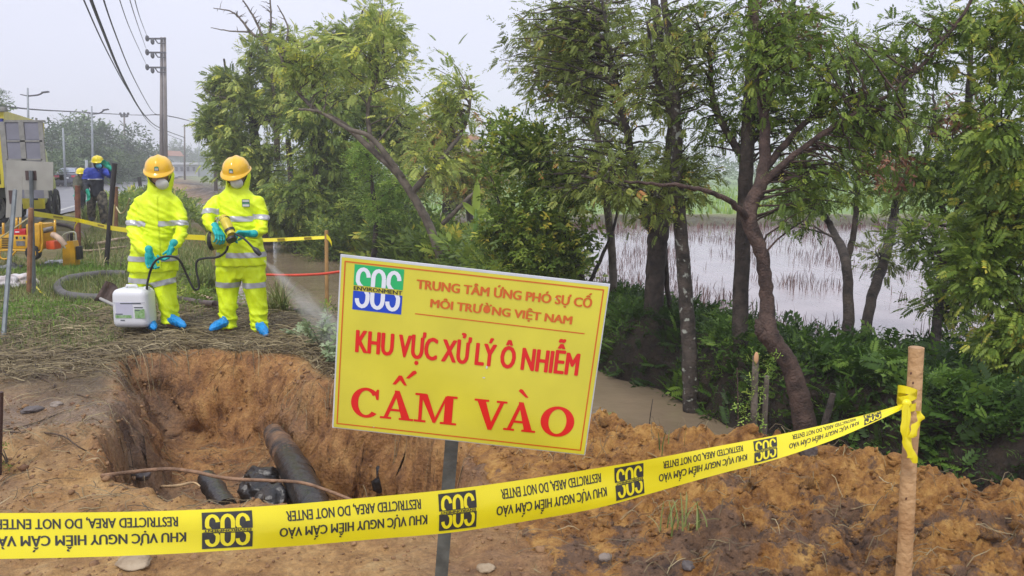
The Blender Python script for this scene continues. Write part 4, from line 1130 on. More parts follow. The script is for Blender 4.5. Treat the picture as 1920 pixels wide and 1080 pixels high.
# ------------------------------------------------------------------ people
def proj(p):
    x, y, z = p[0], p[1], p[2] - CAM_H
    d = y * _c - z * _s; v = y * _s + z * _c
    return (960 + FPX * x / d, 540 - FPX * v / d)
def remesh(b, voxel, smooth_it=4):
    me = bpy.data.meshes.new('tmp'); me.from_pydata([tuple(v) for v in b.v], [], b.f)
    bm = bmesh.new(); bm.from_mesh(me); bmesh.ops.recalc_face_normals(bm, faces=bm.faces); bm.to_mesh(me); bm.free()
    o = bpy.data.objects.new('tmp', me); COL.objects.link(o)
    r = o.modifiers.new('r', 'REMESH'); r.mode = 'VOXEL'; r.voxel_size = voxel
    if smooth_it:
        s = o.modifiers.new('s', 'SMOOTH'); s.iterations = smooth_it; s.factor = .5
    dg = bpy.context.evaluated_depsgraph_get()
    m2 = bpy.data.meshes.new_from_object(o.evaluated_get(dg))
    V = np.zeros(len(m2.vertices) * 3); m2.vertices.foreach_get('co', V); V = V.reshape(-1, 3)
    Nn = np.zeros(len(m2.vertices) * 3); m2.vertex_normals.foreach_get('vector', Nn); Nn = Nn.reshape(-1, 3)
    F = [tuple(p.vertices) for p in m2.polygons]
    bpy.data.objects.remove(o); bpy.data.meshes.remove(me); bpy.data.meshes.remove(m2)
    return V, F, Nn
def wrinkle(V, N, amp, fx=6, fz=13, seed=0, where=None):
    out = V.copy()
    for i in range(len(V)):
        p = Vector(V[i]) ; a = amp * (1 if where is None else where(V[i]))
        q = Vector((p.x * fx + seed + p.z * 3, p.y * fx, p.z * fz + abs(p.x * 9 + 40 + 3 * math.sin(p.z * 6)) * .8))
        r = 1 - min(1.0, abs(noise.noise(q)) * 3.4) ** .8 * 1.6; r2 = noise.noise(q * 2.3 + Vector((3, 1, 7)))
        out[i] += N[i] * a * (r * .75 + r2 * .5 - .3)
    return out
def limb(b, pts, n=10, sub=4):
    """pts: (x,y,z,r)"""
    q = smooth_path([tuple(p) for p in pts], sub)
    b.tube([Vector(p[:3]) for p in q], list(q[:, 3]), n)
    b.ball(q[0][:3], q[0][3], n, 6); b.ball(q[-1][:3], q[-1][3], n, 6)
def PL(px, py, Y, r): return (*P(px, py, Y), r)
def slice_patch(V, F, planes, sel=None, off=.004):
    """the cloth between the planes, lifted slightly: [(point, normal pointing to the kept side)]"""
    bm = bmesh.new(); vs = [bm.verts.new(v) for v in V]
    for f in F:
        try: bm.faces.new([vs[i] for i in f])
        except Exception: pass
    if sel is not None:
        kill = [f for f in bm.faces if not sel(f.calc_center_median())]
        bmesh.ops.delete(bm, geom=kill, context='FACES')
    for co, no in planes:
        bmesh.ops.bisect_plane(bm, geom=list(bm.verts) + list(bm.edges) + list(bm.faces), plane_co=Vector(co), plane_no=-Vector(no), clear_outer=True)
    bm.normal_update()
    nv = [(v.co + v.normal * off) for v in bm.verts]
    bm.verts.index_update()
    Fo = [tuple(v.index for v in f.verts) for f in bm.faces]; bm.free()
    return nv, Fo
def band(root, parent, V, F, co, no, hw, m, sel=None, name='reflective_band'):
    co = Vector(co); no = Vector(no).normalized()
    v, f = slice_patch(V, F, [(co - no * hw, no), (co + no * hw, -no)], sel, .005)
    if f: np_mesh(name, [tuple(a) for a in v], f, m, parent, smooth=True)

M_HIVIS = mat('hivis_cloth', (.76, .95, .004), .5, var=.10, scale=5, bump=.5, bscale=17)
M_REFL = mat('reflective_tape', (.50, .50, .52), .35, metal=.25, var=.1, scale=30)
M_HELM = mat('helmet_yellow', (.86, .50, .015), .28, var=.05, scale=4, coat=.4)
M_HELM_Y = mat('helmet_lemon', (.80, .66, .01), .3, var=.05, scale=4, coat=.3)
M_GLOVE = mat('glove_teal', (.0, .42, .40), .45, var=.2, scale=30, bump=.3, bscale=90)
M_GLOVE_G = mat('glove_green', (.0, .36, .24), .45, var=.2, scale=30, bump=.3)
M_SHOE = mat('shoe_cover_blue', (.005, .28, .72), .45, var=.25, scale=22, bump=.7, bscale=40)
M_SKIN = mat('skin', (.42, .24, .16), .5, var=.1, scale=10)
M_MASKW = mat('mask_white', (.60, .60, .56), .75, var=.06, scale=12, bump=.2)
M_MASKB = mat('mask_blue', (.12, .48, .72), .7, var=.1, scale=12)
M_BLACK = mat('black_strap', (.02, .02, .022), .5, var=.2)
M_EYE = mat('eye_dark', (.015, .01, .01), .2, var=0)
M_BADGE_D = mat('badge_dark', (.05, .09, .10), .4, var=.1)
M_BADGE_W = mat('badge_white', (.6, .62, .6), .4, var=.1)
M_BADGE_G = mat('badge_green', (.08, .35, .16), .4, var=.1)
M_NAVY = mat('navy_cloth', (.018, .022, .035), .7, var=.3, scale=6, bump=.3, bscale=25)
M_BLUE = mat('blue_cloth', (.02, .05, .42), .6, var=.2, scale=6, bump=.3, bscale=25)
M_OLIVE = mat('olive_cloth', (.10, .10, .07), .8, var=.3, scale=6)
M_CAMO = mat('camo_cloth', (.16, .14, .10), .8, scale=14, col2=(.012, .012, .012), bump=.3, detail=2)
M_BOOT = mat('boot_black', (.02, .02, .02), .4)

def helmet(root, c, fwd, up, m, sx=.128, sy=.148, sz=.125, badge=True):
    f = Vector(fwd).normalized(); u = (Vector(up) - f * Vector(up).dot(f)).normalized(); s = f.cross(u)
    c = Vector(c); n = 36; V = []; F = []
    prof = [(0, 1.02), (.05, 1.0), (.2, .985), (.4, .94), (.6, .86), (.75, .74), (.87, .58), (.95, .38), (.99, .17)]
    def P3(a, r, h, extra=0):
        x = math.cos(a) * sx * r; y = math.sin(a) * sy * r
        rid = .012 * math.exp(-(x / .022) ** 2) * min(1, h * 2.2) + .005 * math.exp(-((abs(x) - .065) / .012) ** 2) * min(1, h * 2)
        rr = 1 + extra
        return c + s * (x * rr) + f * (y * rr) + u * (h * sz + rid)
    rows = []
    # brim outer edge first
    def brim(a):
        k = max(0.0, math.sin(a)); pk = k ** 2.2
        return .012 + .048 * pk, -.004 - .016 * pk
    R0 = []; R1 = []
    for i in range(n):
        a = 2 * math.pi * i / n; e, dz = brim(a)
        d = (s * (math.cos(a) * sx) + f * (math.sin(a) * sy)); dn = d.normalized()
        R0.append(c + d * 1.0 + dn * e + u * (dz - .004)); R1.append(c + d * 1.0 + dn * e + u * (dz + .004))
    inner = []
    for h, r in prof: inner.append([P3(2 * math.pi * i / n, r * .94, h * .95) for i in range(n)])
    rows = list(reversed(inner)) + [R0, R1] + [[P3(2 * math.pi * i / n, r, h) for i in range(n)] for h, r in prof]
    for r in rows: V += r
    for k in range(len(rows) - 1):
        for i in range(n):
            j = (i + 1) % n; F.append((k * n + i, k * n + j, (k + 1) * n + j, (k + 1) * n + i))
    F.append(tuple(range(n))); F.append(tuple(range((len(rows) - 1) * n, len(rows) * n)))
    b = B(); b.add(V, F); h = b.build('helmet', m, root, smooth=True)
    if badge:
        def bp(a, hh): 
            r = np.interp(hh, [p[0] for p in prof], [p[1] for p in prof]); q = P3(a, r, hh); return q + (q - c).normalized() * .002
        A = math.pi / 2
        for (a0, a1, h0, h1, mm, nm) in ((-.16, .16, .20, .46, M_BADGE_D, 'badge'),):
            g = [[bp(A + a0 + (a1 - a0) * i / 4, h0 + (h1 - h0) * j / 3) for i in range(5)] for j in range(4)]
            V = [q for r in g for q in r]; F = [(j * 5 + i, j * 5 + i + 1, (j + 1) * 5 + i + 1, (j + 1) * 5 + i) for j in range(3) for i in range(4)]
            bd = np_mesh(nm, [tuple(v) for v in V], F, mm, h)
        for h0, h1, mm in ((.36, .43, M_BADGE_G), (.29, .35, M_BADGE_W), (.23, .28, M_BADGE_W)):
            g = [[bp(A - .12 + .24 * i / 4, h0 + (h1 - h0) * j) for i in range(5)] for j in range(2)]
            V = [q + (q - c).normalized() * .0012 for r in g for q in r]; F = [(i, i + 1, 6 + i, 5 + i) for i in range(4)]
            np_mesh('badge_stripe', [tuple(v) for v in V], F, mm, h)
    return h
def glove(root, w, d, nrm, side, m, curl=.6, scale=1.0, voxel=.0048, spread=.06):
    """hand with a palm, four bent fingers of unequal length and a thumb leaving the side of the palm"""
    w = Vector(w); d = Vector(d).normalized(); nrm = (Vector(nrm) - d * Vector(nrm).dot(d)).normalized(); s = d.cross(nrm) * side
    k = scale; b = B()
    for i in range(4):
        off = (i - 1.5) * .0245 * k
        b0 = w + s * off * .7; b1 = w + d * .088 * k + s * off
        limb(b, [(*b0, .019 * k), (*b1, .0145 * k)], 8, 2)
        p = b1; dr = d + s * (i - 1.5) * spread; dr.normalize()
        for j, ln in enumerate((.048, .032, .025)):
            ln *= k * (.95, 1.05, 1.0, .82)[i]
            ang = curl * (.7, 1.0, .8)[j]
            q = Matrix.Rotation(-ang, 3, d.cross(nrm)) @ dr if False else (dr * math.cos(ang) + (nrm * math.cos(curl * (0, .7, 1.7)[j]) - d * math.sin(curl * (0, .7, 1.7)[j])) * math.sin(ang))
            dr = q.normalized(); p2 = p + dr * ln
            limb(b, [(*p, .0102 * k), (*p2, .0094 * k)], 8, 1); p = p2
    t0 = w + d * .022 * k - s * .026 * k; t1 = t0 + (d * .6 - s * .6 + nrm * .35).normalized() * .045 * k; t2 = t1 + (d * .85 - s * .1 + nrm * .5).normalized() * .038 * k
    limb(b, [(*t0, .016 * k), (*t1, .0135 * k), (*t2, .0115 * k)], 8, 2)
    # gauntlet cuff
    limb(b, [(*(w - d * .05 * k), .037 * k), (*(w - d * .02 * k), .034 * k), (*(w + d * .02 * k), .03 * k)], 10, 2)
    V, F, N = remesh(b, voxel, 2)
    return np_mesh('glove', V, F, m, root, smooth=True)
def skin_body(root, head, neck, chest, hip, arms, legs, face_dir):
    b = B(); f = Vector(face_dir).normalized()
    b.ball(head, .092, 14, 10, (.86, 1.0, 1.16)); h = Vector(head)
    up = Vector((0, 0, 1)); s = f.cross(up).normalized()
    b.ball(h + f * .035 - up * .055, .055, 10, 8, (.9, 1, .9))                       # jaw
    b.ball(h + f * .098 - up * .012, .016, 8, 6, (1, 1, 1.5))                          # nose
    for k in (-1, 1): b.ball(h + s * .078 * k - up * .01, .022, 8, 6, (.4, .8, 1.3))    # ears
    limb(b, [(*head, .055), (*neck, .055)], 10, 2)
    limb(b, [(*neck, .06), (*chest, .115), (*hip, .085)], 14, 3)
    for a in arms: limb(b, a, 8, 3)
    for a in legs: limb(b, a, 8, 3)
    V, F, N = remesh(b, .016, 3)
    o = np_mesh('body', V, F, M_SKIN, root, smooth=True)
    for k in (-1, 1):
        B().ball(h + f * .082 + s * .032 * k + up * .012, .012, 8, 6).build('eye', M_EYE, root, smooth=True)
    return o
def shoe(root, heel, toe, m, r=.05, name='shoe_cover'):
    heel = Vector(heel); toe = Vector(toe); d = (toe - heel); b = B()
    g = H1(heel.x, heel.y)
    limb(b, [(heel.x, heel.y, heel.z + .045, r * 1.0), (*(heel + d * .5 + Vector((0, 0, .035))), r * .98), (*(heel + d * .85 + Vector((0, 0, .022))), r * .8), (*(toe + Vector((0, 0, .012))), r * .55)], 10, 3)
    limb(b, [(heel.x, heel.y, heel.z + .04, r * .95), (heel.x, heel.y, heel.z + .07, r * .98)], 10, 2)
    V, F, N = remesh(b, .009, 3)
    zmin = min(heel.z, toe.z) - .012
    V[:, 2] = np.maximum(V[:, 2], np.minimum(V[:, 2] * 0 + zmin, V[:, 2] + 1)); V = wrinkle(V, N, .006, 14, 14, 3)
    return np_mesh(name, V, F, m, root, smooth=True)

def hivis_worker(name_label, Yb, rings, sleeves, pelvis, legs, head, hood_r, helm, mask, bands, leg_bands, arm_bands, placket, shoes, gloves, seed, face_dir, badge=None):
    foot = P(*shoes[0][0]); 
    root = thing('person', name_label, 'person', (P(rings[0][1], rings[0][0], Yb).x, Yb, H1(P(rings[0][1], rings[0][0], Yb).x, Yb)))
    hc = P(*head); fd = Vector(face_dir).normalized()
    chest = P(rings[3][1], rings[3][0], Yb); hip = P(pelvis[1], pelvis[0], Yb); neck = P(rings[-1][1], rings[-1][0] + 4, Yb)
    skin_body(root, hc, neck, chest, hip, [[(*P(*p[:3]), p[3] * .62) for p in s] for s in sleeves], [[(*P(*p[:3]), p[3] * .55) for p in l] for l in legs], fd)
    # jacket
    b = B(); scl = Yb * 1.012 / FPX
    R = []
    for py, cx, hw, hd in rings:
        R.append((P(cx, py, Yb), hw * scl, hd))
    b.rings(R, 28)
    for s in sleeves: limb(b, [PL(*p) for p in s], 12, 4)
    # hood and collar
    hoodc = hc - fd * .035 + Vector((0, 0, -.005))
    b.ball(hoodc, hood_r, 18, 12, (.98, 1.0, 1.12))
    limb(b, [(*(hoodc - Vector((0, 0, .06))), hood_r * .92), (*neck, .105)], 16, 2)
    V, F, N = remesh(b, .0125, 3)
    nz = neck.z; el = [P(*s[2][:3]) for s in sleeves]
    def where(p):
        k = 1.0
        for e in el:
            d = (Vector(p) - e).length
            if d < .22: k += 1.1 * (1 - d / .22)
        if p[2] > nz - .02: k *= .45
        return k
    V = wrinkle(V, N, .0085, 5.5, 7.5, seed, where)
    # open hood: push in what lies in front of the face
    keep = []
    for i in range(len(V)):
        r = Vector(V[i]) - hc
        if r.length < .2:
            q = r.dot(fd)
            if q > .035:
                lat = (r - fd * q); 
                if lat.length < .088 and r.z > -.115: V[i] -= np.array(fd) * (q - .02)
    jk = np_mesh('jacket', V, F, M_HIVIS, root, smooth=True)
    V = np.array([v.co[:] for v in jk.data.vertices]) + np.array(world_loc(root))
    sc0 = [P(*s[0][:3]) for s in sleeves]
    def insleeve(c, si):
        best = 9
        q = [P(*p[:3]) for p in sleeves[si]]
        for a, e in zip(q[:-1], q[1:]):
            ab = e - a; t = max(0, min(1, (c - a).dot(ab) / ab.dot(ab))); best = min(best, (c - a - ab * t).length)
        return best
    for py, gap in bands:
        z = P(rings[2][1], py, Yb).z; xc = P(gap[0], py, Yb).x; gw = gap[1]
        def sel(c):
            if min(insleeve(c, 0), insleeve(c, 1)) < .085 and py < 460: return False
            if min(insleeve(c, 0), insleeve(c, 1)) < .06: return False
            return not (abs(c.x - xc) < gw and c.y < Yb)
        band(root, jk, V, F, (0, 0, z), (0, 0, 1), .025, M_REFL, sel)
    for si, (px, py, Y, dr) in arm_bands:
        co = P(px, py, Y)
        band(root, jk, V, F, co, dr, .025, M_REFL, lambda c, si=si, co=co: insleeve(c, si) < .095 and (c - co).length < .14)
    if placket:
        cx, y0, y1, hw = placket; a = P(cx, y0, Yb); e = P(cx, y1, Yb)
        v, f = slice_patch(V, F, [((a.x - hw, 0, 0), (1, 0, 0)), ((a.x + hw, 0, 0), (-1, 0, 0)), ((0, 0, e.z), (0, 0, 1)), ((0, 0, a.z), (0, 0, -1))], lambda c: c.y < Yb - .05 and min(insleeve(c, 0), insleeve(c, 1)) > .06, .008)
        if f: np_mesh('front_flap', [tuple(q) for q in v], f, M_HIVIS, jk, smooth=True)
        for pcx, py0, py1, phw in ((cx - 26, 425, 436, .05), (cx + 24, 425, 436, .05)):
            a = P(pcx, py0, Yb); e = P(pcx, py1, Yb)
            v, f = slice_patch(V, F, [((a.x - phw, 0, 0), (1, 0, 0)), ((a.x + phw, 0, 0), (-1, 0, 0)), ((0, 0, e.z), (0, 0, 1)), ((0, 0, a.z), (0, 0, -1))], lambda c: c.y < Yb - .05 and min(insleeve(c, 0), insleeve(c, 1)) > .075, .007)
            if f: np_mesh('pocket_flap', [tuple(q) for q in v], f, M_HIVIS, jk, smooth=True)
    # trousers
    b = B(); pc = P(pelvis[1], pelvis[0], Yb)
    b.rings([(P(pelvis[1], pelvis[0] + 22, Yb), pelvis[2] * scl * .9, .11), (pc, pelvis[2] * scl, .13), (P(pelvis[1], pelvis[0] - 14, Yb), pelvis[2] * scl * .95, .13)], 24)
    for l in legs: 
        q = smooth_path([PL(*p) for p in l], 4); b.tube([Vector(p[:3]) for p in q], list(q[:, 3]), 14); b.ball(q[0][:3], q[0][3], 12, 6)
    TV, TF, TN = remesh(b, .0125, 3)
    zb = P(*legs[0][-1][:3]).z
    TV = wrinkle(TV, TN, .012, 6, 9, seed + 4, lambda p: 1 + .5 * max(0, 1 - (p[2] - zb) / .3))
    tr = np_mesh('trousers', TV, TF, M_HIVIS, root, smooth=True)
    for li, py, dr in leg_bands:
        q = [P(*p[:3]) for p in legs[li]]; co = P(legs[li][1][0], py, Yb)
        ot = [P(*p[:3]) for p in legs[1 - li]]
        def sel(c, li=li):
            def dd(L_):
                best = 9
                for a, e in zip(L_[:-1], L_[1:]):
                    ab = e - a; t = max(0, min(1, (c - a).dot(ab) / ab.dot(ab))); best = min(best, (c - a - ab * t).length)
                return best
            return dd(q) <= dd(ot)
        band(root, tr, TV, TF, co, dr, .026, M_REFL, sel)
    for s in shoes: shoe(root, P(*s[0]), P(*s[1]), M_SHOE)
    for g in gloves: glove(root, P(*g[0]), g[1], g[2], g[3], M_GLOVE, g[4], g[5] if len(g) > 5 else 1.0)
    # mask, helmet, strap
    mb = B(); mc = P(*mask); s = fd.cross(Vector((0, 0, 1))).normalized(); upv = s.cross(fd)
    Rm = Matrix((s, fd, upv)).transposed()
    mb.ball(mc, .056, 16, 10, (1.08, .62, 1.0), Rm); mb.build('face_mask', M_MASKW, root, smooth=True)
    hp, hf, hu = helm
    hh = helmet(root, P(*hp), hf, hu, M_HELM)
    hs = Vector(hf).normalized().cross(Vector(hu)).normalized()
    for k in (-1, 1):
        a = P(*hp) + hs * .118 * k + fd * .02; e = mc - Vector((0, 0, .055)) - fd * .02
        m1 = (a + e) / 2 + hs * .025 * k + fd * .03
        q = smooth_path([tuple(a), tuple(m1), tuple(e)], 4)
        B().tube([Vector(p) for p in q], [.006] * len(q), 6).build('chin_strap', M_BLACK, root, smooth=True)
    if badge:
        px, py, w = badge
        c = min((Vector(v) for v in V if abs(proj(v)[0] - px) < 9 and abs(proj(v)[1] - py) < 9), key=lambda v: v.y)
        y = c.y - .007; ctr = P(px, py, y)
        for dz, hgt, ww, mm, o_ in ((0, w, w, M_BADGE_D, 0), (w * .30, w * .25, w * .86, M_BADGE_W, 1), (-w * .28, w * .3, w * .86, M_BADGE_W, 1), (0, w * .12, w * .86, M_BADGE_G, 1)):
            B().box(ctr + Vector((0, -.001 * o_, dz)), (ww, .002, hgt)).build('chest_badge' if not o_ else 'badge_mark', mm, root)
    return root

w1 = hivis_worker('worker in yellow rain suit feeding a black hose into the white canister', 7.85,
    [(509, 287, 47, .165), (480, 288, 44.5, .165), (430, 292, 38, .155), (400, 294, 36, .15), (380, 294, 37, .13), (368, 295, 32, .11), (358, 297, 22, .09)],
    [[(264, 380, 7.86, .070), (251, 406, 7.84, .068), (251, 440, 7.76, .062), (266, 466, 7.62, .055), (276, 474, 7.55, .045)],
     [(326, 380, 7.86, .070), (338, 406, 7.84, .068), (340, 436, 7.76, .062), (331, 454, 7.62, .055), (325, 461, 7.57, .045)]],
    (510, 288, 45),
    [[(267, 512, 7.85, .118), (264, 545, 7.85, .108), (266, 580, 7.85, .095), (267, 609, 7.85, .088)],
     [(307, 512, 7.85, .118), (311, 548, 7.83, .105), (317, 580, 7.80, .092), (320, 606, 7.79, .085)]],
    (300, 330, 7.83), .128,
    ((298, 317, 7.86), (.28, -1, -.34), (.05, -.25, 1)), (304, 345, 7.745),
    [(418, (296, .055)), (483, (296, .03))], [(0, 524, (0.05, 0, 1)), (1, 528, (-.22, 0, 1))],
    [(0, (250, 418, 7.81, (0, .1, 1))), (1, (340, 418, 7.81, (0, .1, 1)))],
    (296, 366, 506, .045), [((278, 612, 7.72), (290, 617, 7.55)), ((322, 607, 7.76), (345, 613, 7.62))],
    [((280, 477, 7.53), (.12, -.12, -1), (.75, -.65, 0), 1, .75, 1.0), ((322, 465, 7.555), (-.42, -.15, -1), (-.9, -.5, 0), -1, .9, 1.05)],
    3, (.22, -1, -.30))
w2 = hivis_worker('worker in yellow rain suit with chest badge aiming the sprayer lance at the bank', 7.80,
    [(498, 452, 48, .165), (478, 452, 45.5, .165), (430, 449, 38, .155), (402, 447, 37, .15), (380, 446, 40, .13), (366, 444, 34, .11), (355, 443, 22, .09)],
    [[(408, 378, 7.82, .074), (394, 395, 7.74, .066), (391, 418, 7.64, .058), (401, 428, 7.50, .050), (405, 430, 7.46, .045)],
     [(483, 379, 7.80, .074), (492, 404, 7.78, .066), (490, 430, 7.70, .058), (475, 438, 7.58, .052), (468, 439, 7.52, .045)]],
    (500, 452, 47),
    [[(430, 504, 7.80, .125), (427, 545, 7.80, .106), (427, 585, 7.78, .094), (427, 615, 7.78, .092)],
     [(474, 504, 7.80, .125), (478, 545, 7.79, .110), (484, 585, 7.77, .092), (487, 621, 7.76, .086)]],
    (444, 331, 7.78), .124,
    ((443, 319, 7.80), (.0, -1, -.42), (0, -.3, 1)), (444, 343, 7.69),
    [(409, (427, .045)), (476, (428, .03))], [(0, 532, (.03, 0, 1)), (1, 533, (-.03, 0, 1))],
    [(0, (393, 398, 7.72, (-.1, .35, 1))), (1, (492, 408, 7.77, (.05, .2, 1)))],
    None, [((422, 613, 7.72), (397, 619, 7.60)), ((488, 620, 7.72), (499, 630, 7.55))],
    [((406, 430, 7.44), (.45, -.55, -.45), (.3, -.5, -1), -1, .9, 1.02), ((466, 438, 7.50), (-1, -.35, .05), (0, -.6, -1), 1, 1.0, 1.02)],
    8, (.02, -1, -.40), badge=(461, 381, .072))

def plain_worker(label, Y, s, jack, sleeves, legs, head, helm, matj, matt, hm, gl, mask, top_mat=None, seed=1, z_split=None, voxel=.03):
    base = P(*legs[0][-1][:3]); root = thing('person', label, 'person', (P(*legs[0][0][:3]).x, Y, H1(P(*legs[0][0][:3]).x, Y)))
    fd = Vector((.3, -1, -.15)).normalized()
    hc = P(*head); neck = hc - Vector((0, 0, .16)); chest = P(jack[2][1], jack[2][0], Y); hip = P(jack[1][1], jack[1][0] - 5, Y)
    skin_body(root, hc, neck, chest, hip, [[(*P(*p[:3]), p[3] * .6) for p in q] for q in sleeves], [[(*P(*p[:3]), p[3] * .6) for p in q] for q in legs], fd)
    b = B(); scl = Y / FPX
    b.rings([(P(cx, py, Y), hw * scl, hd) for py, cx, hw, hd in jack], 20)
    for q in sleeves: limb(b, [PL(*p) for p in q], 10, 3)
    V, F, N = remesh(b, voxel, 3); V = wrinkle(V, N, .014, 5, 10, seed)
    jk = np_mesh('jacket', V, F, matj, root, smooth=True)
    if top_mat is not None:
        zc = P(jack[0][1], z_split, Y).z
        v, f = slice_patch(V, F, [((0, 0, zc), (0, 0, 1))], None, .008); np_mesh('jacket_yoke', [tuple(a) for a in v], f, top_mat, jk, smooth=True)
        v, f = slice_patch(V, F, [((0, 0, zc - .012), (0, 0, 1)), ((0, 0, zc + .012), (0, 0, -1))], lambda c: c.y < Y - .05 and abs(c.x - P(jack[0][1], 340, Y).x) < .15, .012); np_mesh('piping', [tuple(a) for a in v], f, M_REFL, jk, smooth=True)
    b = B()
    for q in legs: limb(b, [PL(*p) for p in q], 10, 3)
    V, F, N = remesh(b, voxel * .8, 3); V = wrinkle(V, N, .014, 5, 10, seed + 3); np_mesh('trousers', V, F, matt, root, smooth=True)
    for q in legs:
        e = P(*q[-1][:3]); shoe(root, e + Vector((0, .03, -.06)), e + Vector((.06, -.18, -.08)), M_BOOT, .06, 'boot')
    for g in gl: glove(root, P(*g[0]), g[1], g[2], g[3], M_GLOVE_G, g[4], g[5], .012)
    if mask is not None:
        B().ball(P(*mask), .07, 12, 8, (1.1, .7, .9)).build('face_mask', M_MASKB, root, smooth=True)
    # hood / balaclava
    B().ball(hc - fd * .03 + Vector((0, 0, -.02)), .118, 14, 10, (.95, 1, 1.2)).build('hood', matj, root, smooth=True)
    helmet(root, P(*helm), (.45, -1, -.15), (0, -.1, 1), hm, .135, .155, .13, badge=False)
    return root
w3 = plain_worker('worker in blue and navy jacket with camouflage trousers, raising a gloved hand to the helmet', 19.6, 1,
    [(370, 182, 13, .14), (355, 182, 12.5, .14), (335, 181, 13.5, .14), (322, 180, 15, .13), (315, 182, 12, .11)],
    [[(165, 321, 19.6, .09), (160, 340, 19.5, .085), (161, 353, 19.3, .075), (164, 361, 19.2, .06)],
     [(196, 322, 19.6, .09), (208, 329, 19.4, .08), (212, 326, 19.2, .07), (206, 316, 19.1, .055)]],
    [[(173, 366, 19.6, .13), (171, 388, 19.6, .11), (172, 408, 19.6, .095)], [(190, 366, 19.6, .13), (193, 390, 19.5, .11), (195, 412, 19.5, .095)]],
    (184, 306, 19.55), (183, 302, 19.55), M_NAVY, M_CAMO, M_HELM_Y,
    [((165, 362, 19.15), (.2, -.2, -1), (-.5, -1, 0), 1, .5, 1.25), ((205, 314, 19.05), (-.75, -.1, .8), (0, -1, .3), -1, .6, 1.25)],
    (185, 311, 19.44), top_mat=M_BLUE, seed=5, z_split=336)
w4 = plain_worker('worker in drab clothes and lemon helmet partly hidden behind the man in blue', 24.5, 1,
    [(362, 149, 7, .15), (350, 149, 9, .17), (338, 149, 10, .16), (331, 150, 9, .13), (328, 150, 6, .1)],
    [[(143, 334, 24.5, .08), (140, 345, 24.4, .07), (142, 355, 24.2, .06)], [(157, 334, 24.5, .08), (160, 346, 24.4, .07), (158, 356, 24.2, .06)]],
    [[(146, 360, 24.5, .11), (146, 376, 24.5, .10), (146, 388, 24.5, .08)], [(153, 360, 24.5, .11), (155, 376, 24.5, .10), (156, 389, 24.5, .08)]],
    (152, 325, 24.45), (152, 323, 24.45), M_OLIVE, M_NAVY, M_HELM_Y, [((142, 356, 24.15), (0, -.1, -1), (-.5, -1, 0), 1, .5, 1.2)], None, seed=9)
# ------------------------------------------------------------------ prints
_txt_cache = {}
class TV2(np.ndarray):
    def __new__(c, a): o = np.asarray(a).view(c); o.copies = 1; return o
    def __array_finalize__(s, o): s.copies = getattr(o, 'copies', 1)
def step_of(V):
    k = getattr(V, 'copies', 1)
    return (np.arange(len(V)) // (len(V) // k)) * .12 if k > 1 else np.zeros(len(V))
def text2d(s, bold=.0):
    k = (s, bold)
    if k in _txt_cache: return _txt_cache[k]
    c = bpy.data.curves.new('t', 'FONT'); c.body = s; c.resolution_u = 3
    o = bpy.data.objects.new('t', c); COL.objects.link(o)
    m = bpy.data.meshes.new_from_object(o.evaluated_get(bpy.context.evaluated_depsgraph_get()))
    V = np.array([v.co[:2] for v in m.vertices]); F = [tuple(p.vertices) for p in m.polygons]
    bpy.data.objects.remove(o); bpy.data.curves.remove(c); bpy.data.meshes.remove(m)
    cap = .69
    V[:, 0] -= V[:, 0].min(); w = V[:, 0].max()
    if bold:      # heavier strokes: shifted copies, each a hair above the last
        n0 = len(V); offs = [(0, 0), (bold * 1.4, 0), (-bold * 1.4, 0), (bold * .7, bold * .3), (-bold * .7, -bold * .3), (bold * .7, -bold * .3), (-bold * .7, bold * .3)]
        F = [tuple(i + n0 * k for i in f) for k in range(len(offs)) for f in F]; V = np.concatenate([V + np.array(o_) for o_ in offs])
    V[:, 0] /= w; V[:, 1] /= cap
    V = TV2(V); V.copies = 7 if bold else 1
    _txt_cache[k] = (V, F, w / cap); return _txt_cache[k]
def poly2d(pts): return np.array(pts, float), [tuple(range(len(pts)))]
def rib2d(path, w):
    """ribbon of width w (number or list) along a 2D path, as quads"""
    A = np.array(path, float); n = len(A); W = np.full(n, w) if not hasattr(w, '__len__') else np.array(w)
    T = np.gradient(A, axis=0); T /= np.linalg.norm(T, axis=1)[:, None] + 1e-9; Nn = np.stack([-T[:, 1], T[:, 0]], 1)
    V = np.concatenate([A + Nn * W[:, None] / 2, A - Nn * W[:, None] / 2]); F = [(i, i + 1, n + i + 1, n + i) for i in range(n - 1)]
    return V, F
def sos_shapes():
    """three rounded letters S O S in a unit square"""
    out = []
    def path_s(x0, w):
        P_ = []
        cx = x0 + w / 2; r = w / 2 * .72
        for a in np.linspace(0, 180, 9): P_.append((cx + r * math.cos(math.radians(a)), .74 + .17 * math.sin(math.radians(a))))
        P_ += [(cx - r, .64), (cx - r * .6, .56), (cx, .5), (cx + r * .6, .44), (cx + r, .36)]
        for a in np.linspace(0, -180, 9): P_.append((cx + r * math.cos(math.radians(a)), .26 + .17 * math.sin(math.radians(a))))
        return P_
    def path_o(x0, w):
        cx = x0 + w / 2; r = w / 2 * .72; P_ = []
        for a in np.linspace(0, 180, 9): P_.append((cx + r * math.cos(math.radians(a)), .74 + .17 * math.sin(math.radians(a))))
        for a in np.linspace(180, 360, 9): P_.append((cx + r * math.cos(math.radians(a)), .26 + .17 * math.sin(math.radians(a))))
        P_.append(P_[0]); return P_
    for x0, k in ((.04, 's'), (.35, 'o'), (.66, 's')):
        out.append(rib2d((path_s if k == 's' else path_o)(x0, .30), .085))
    return out
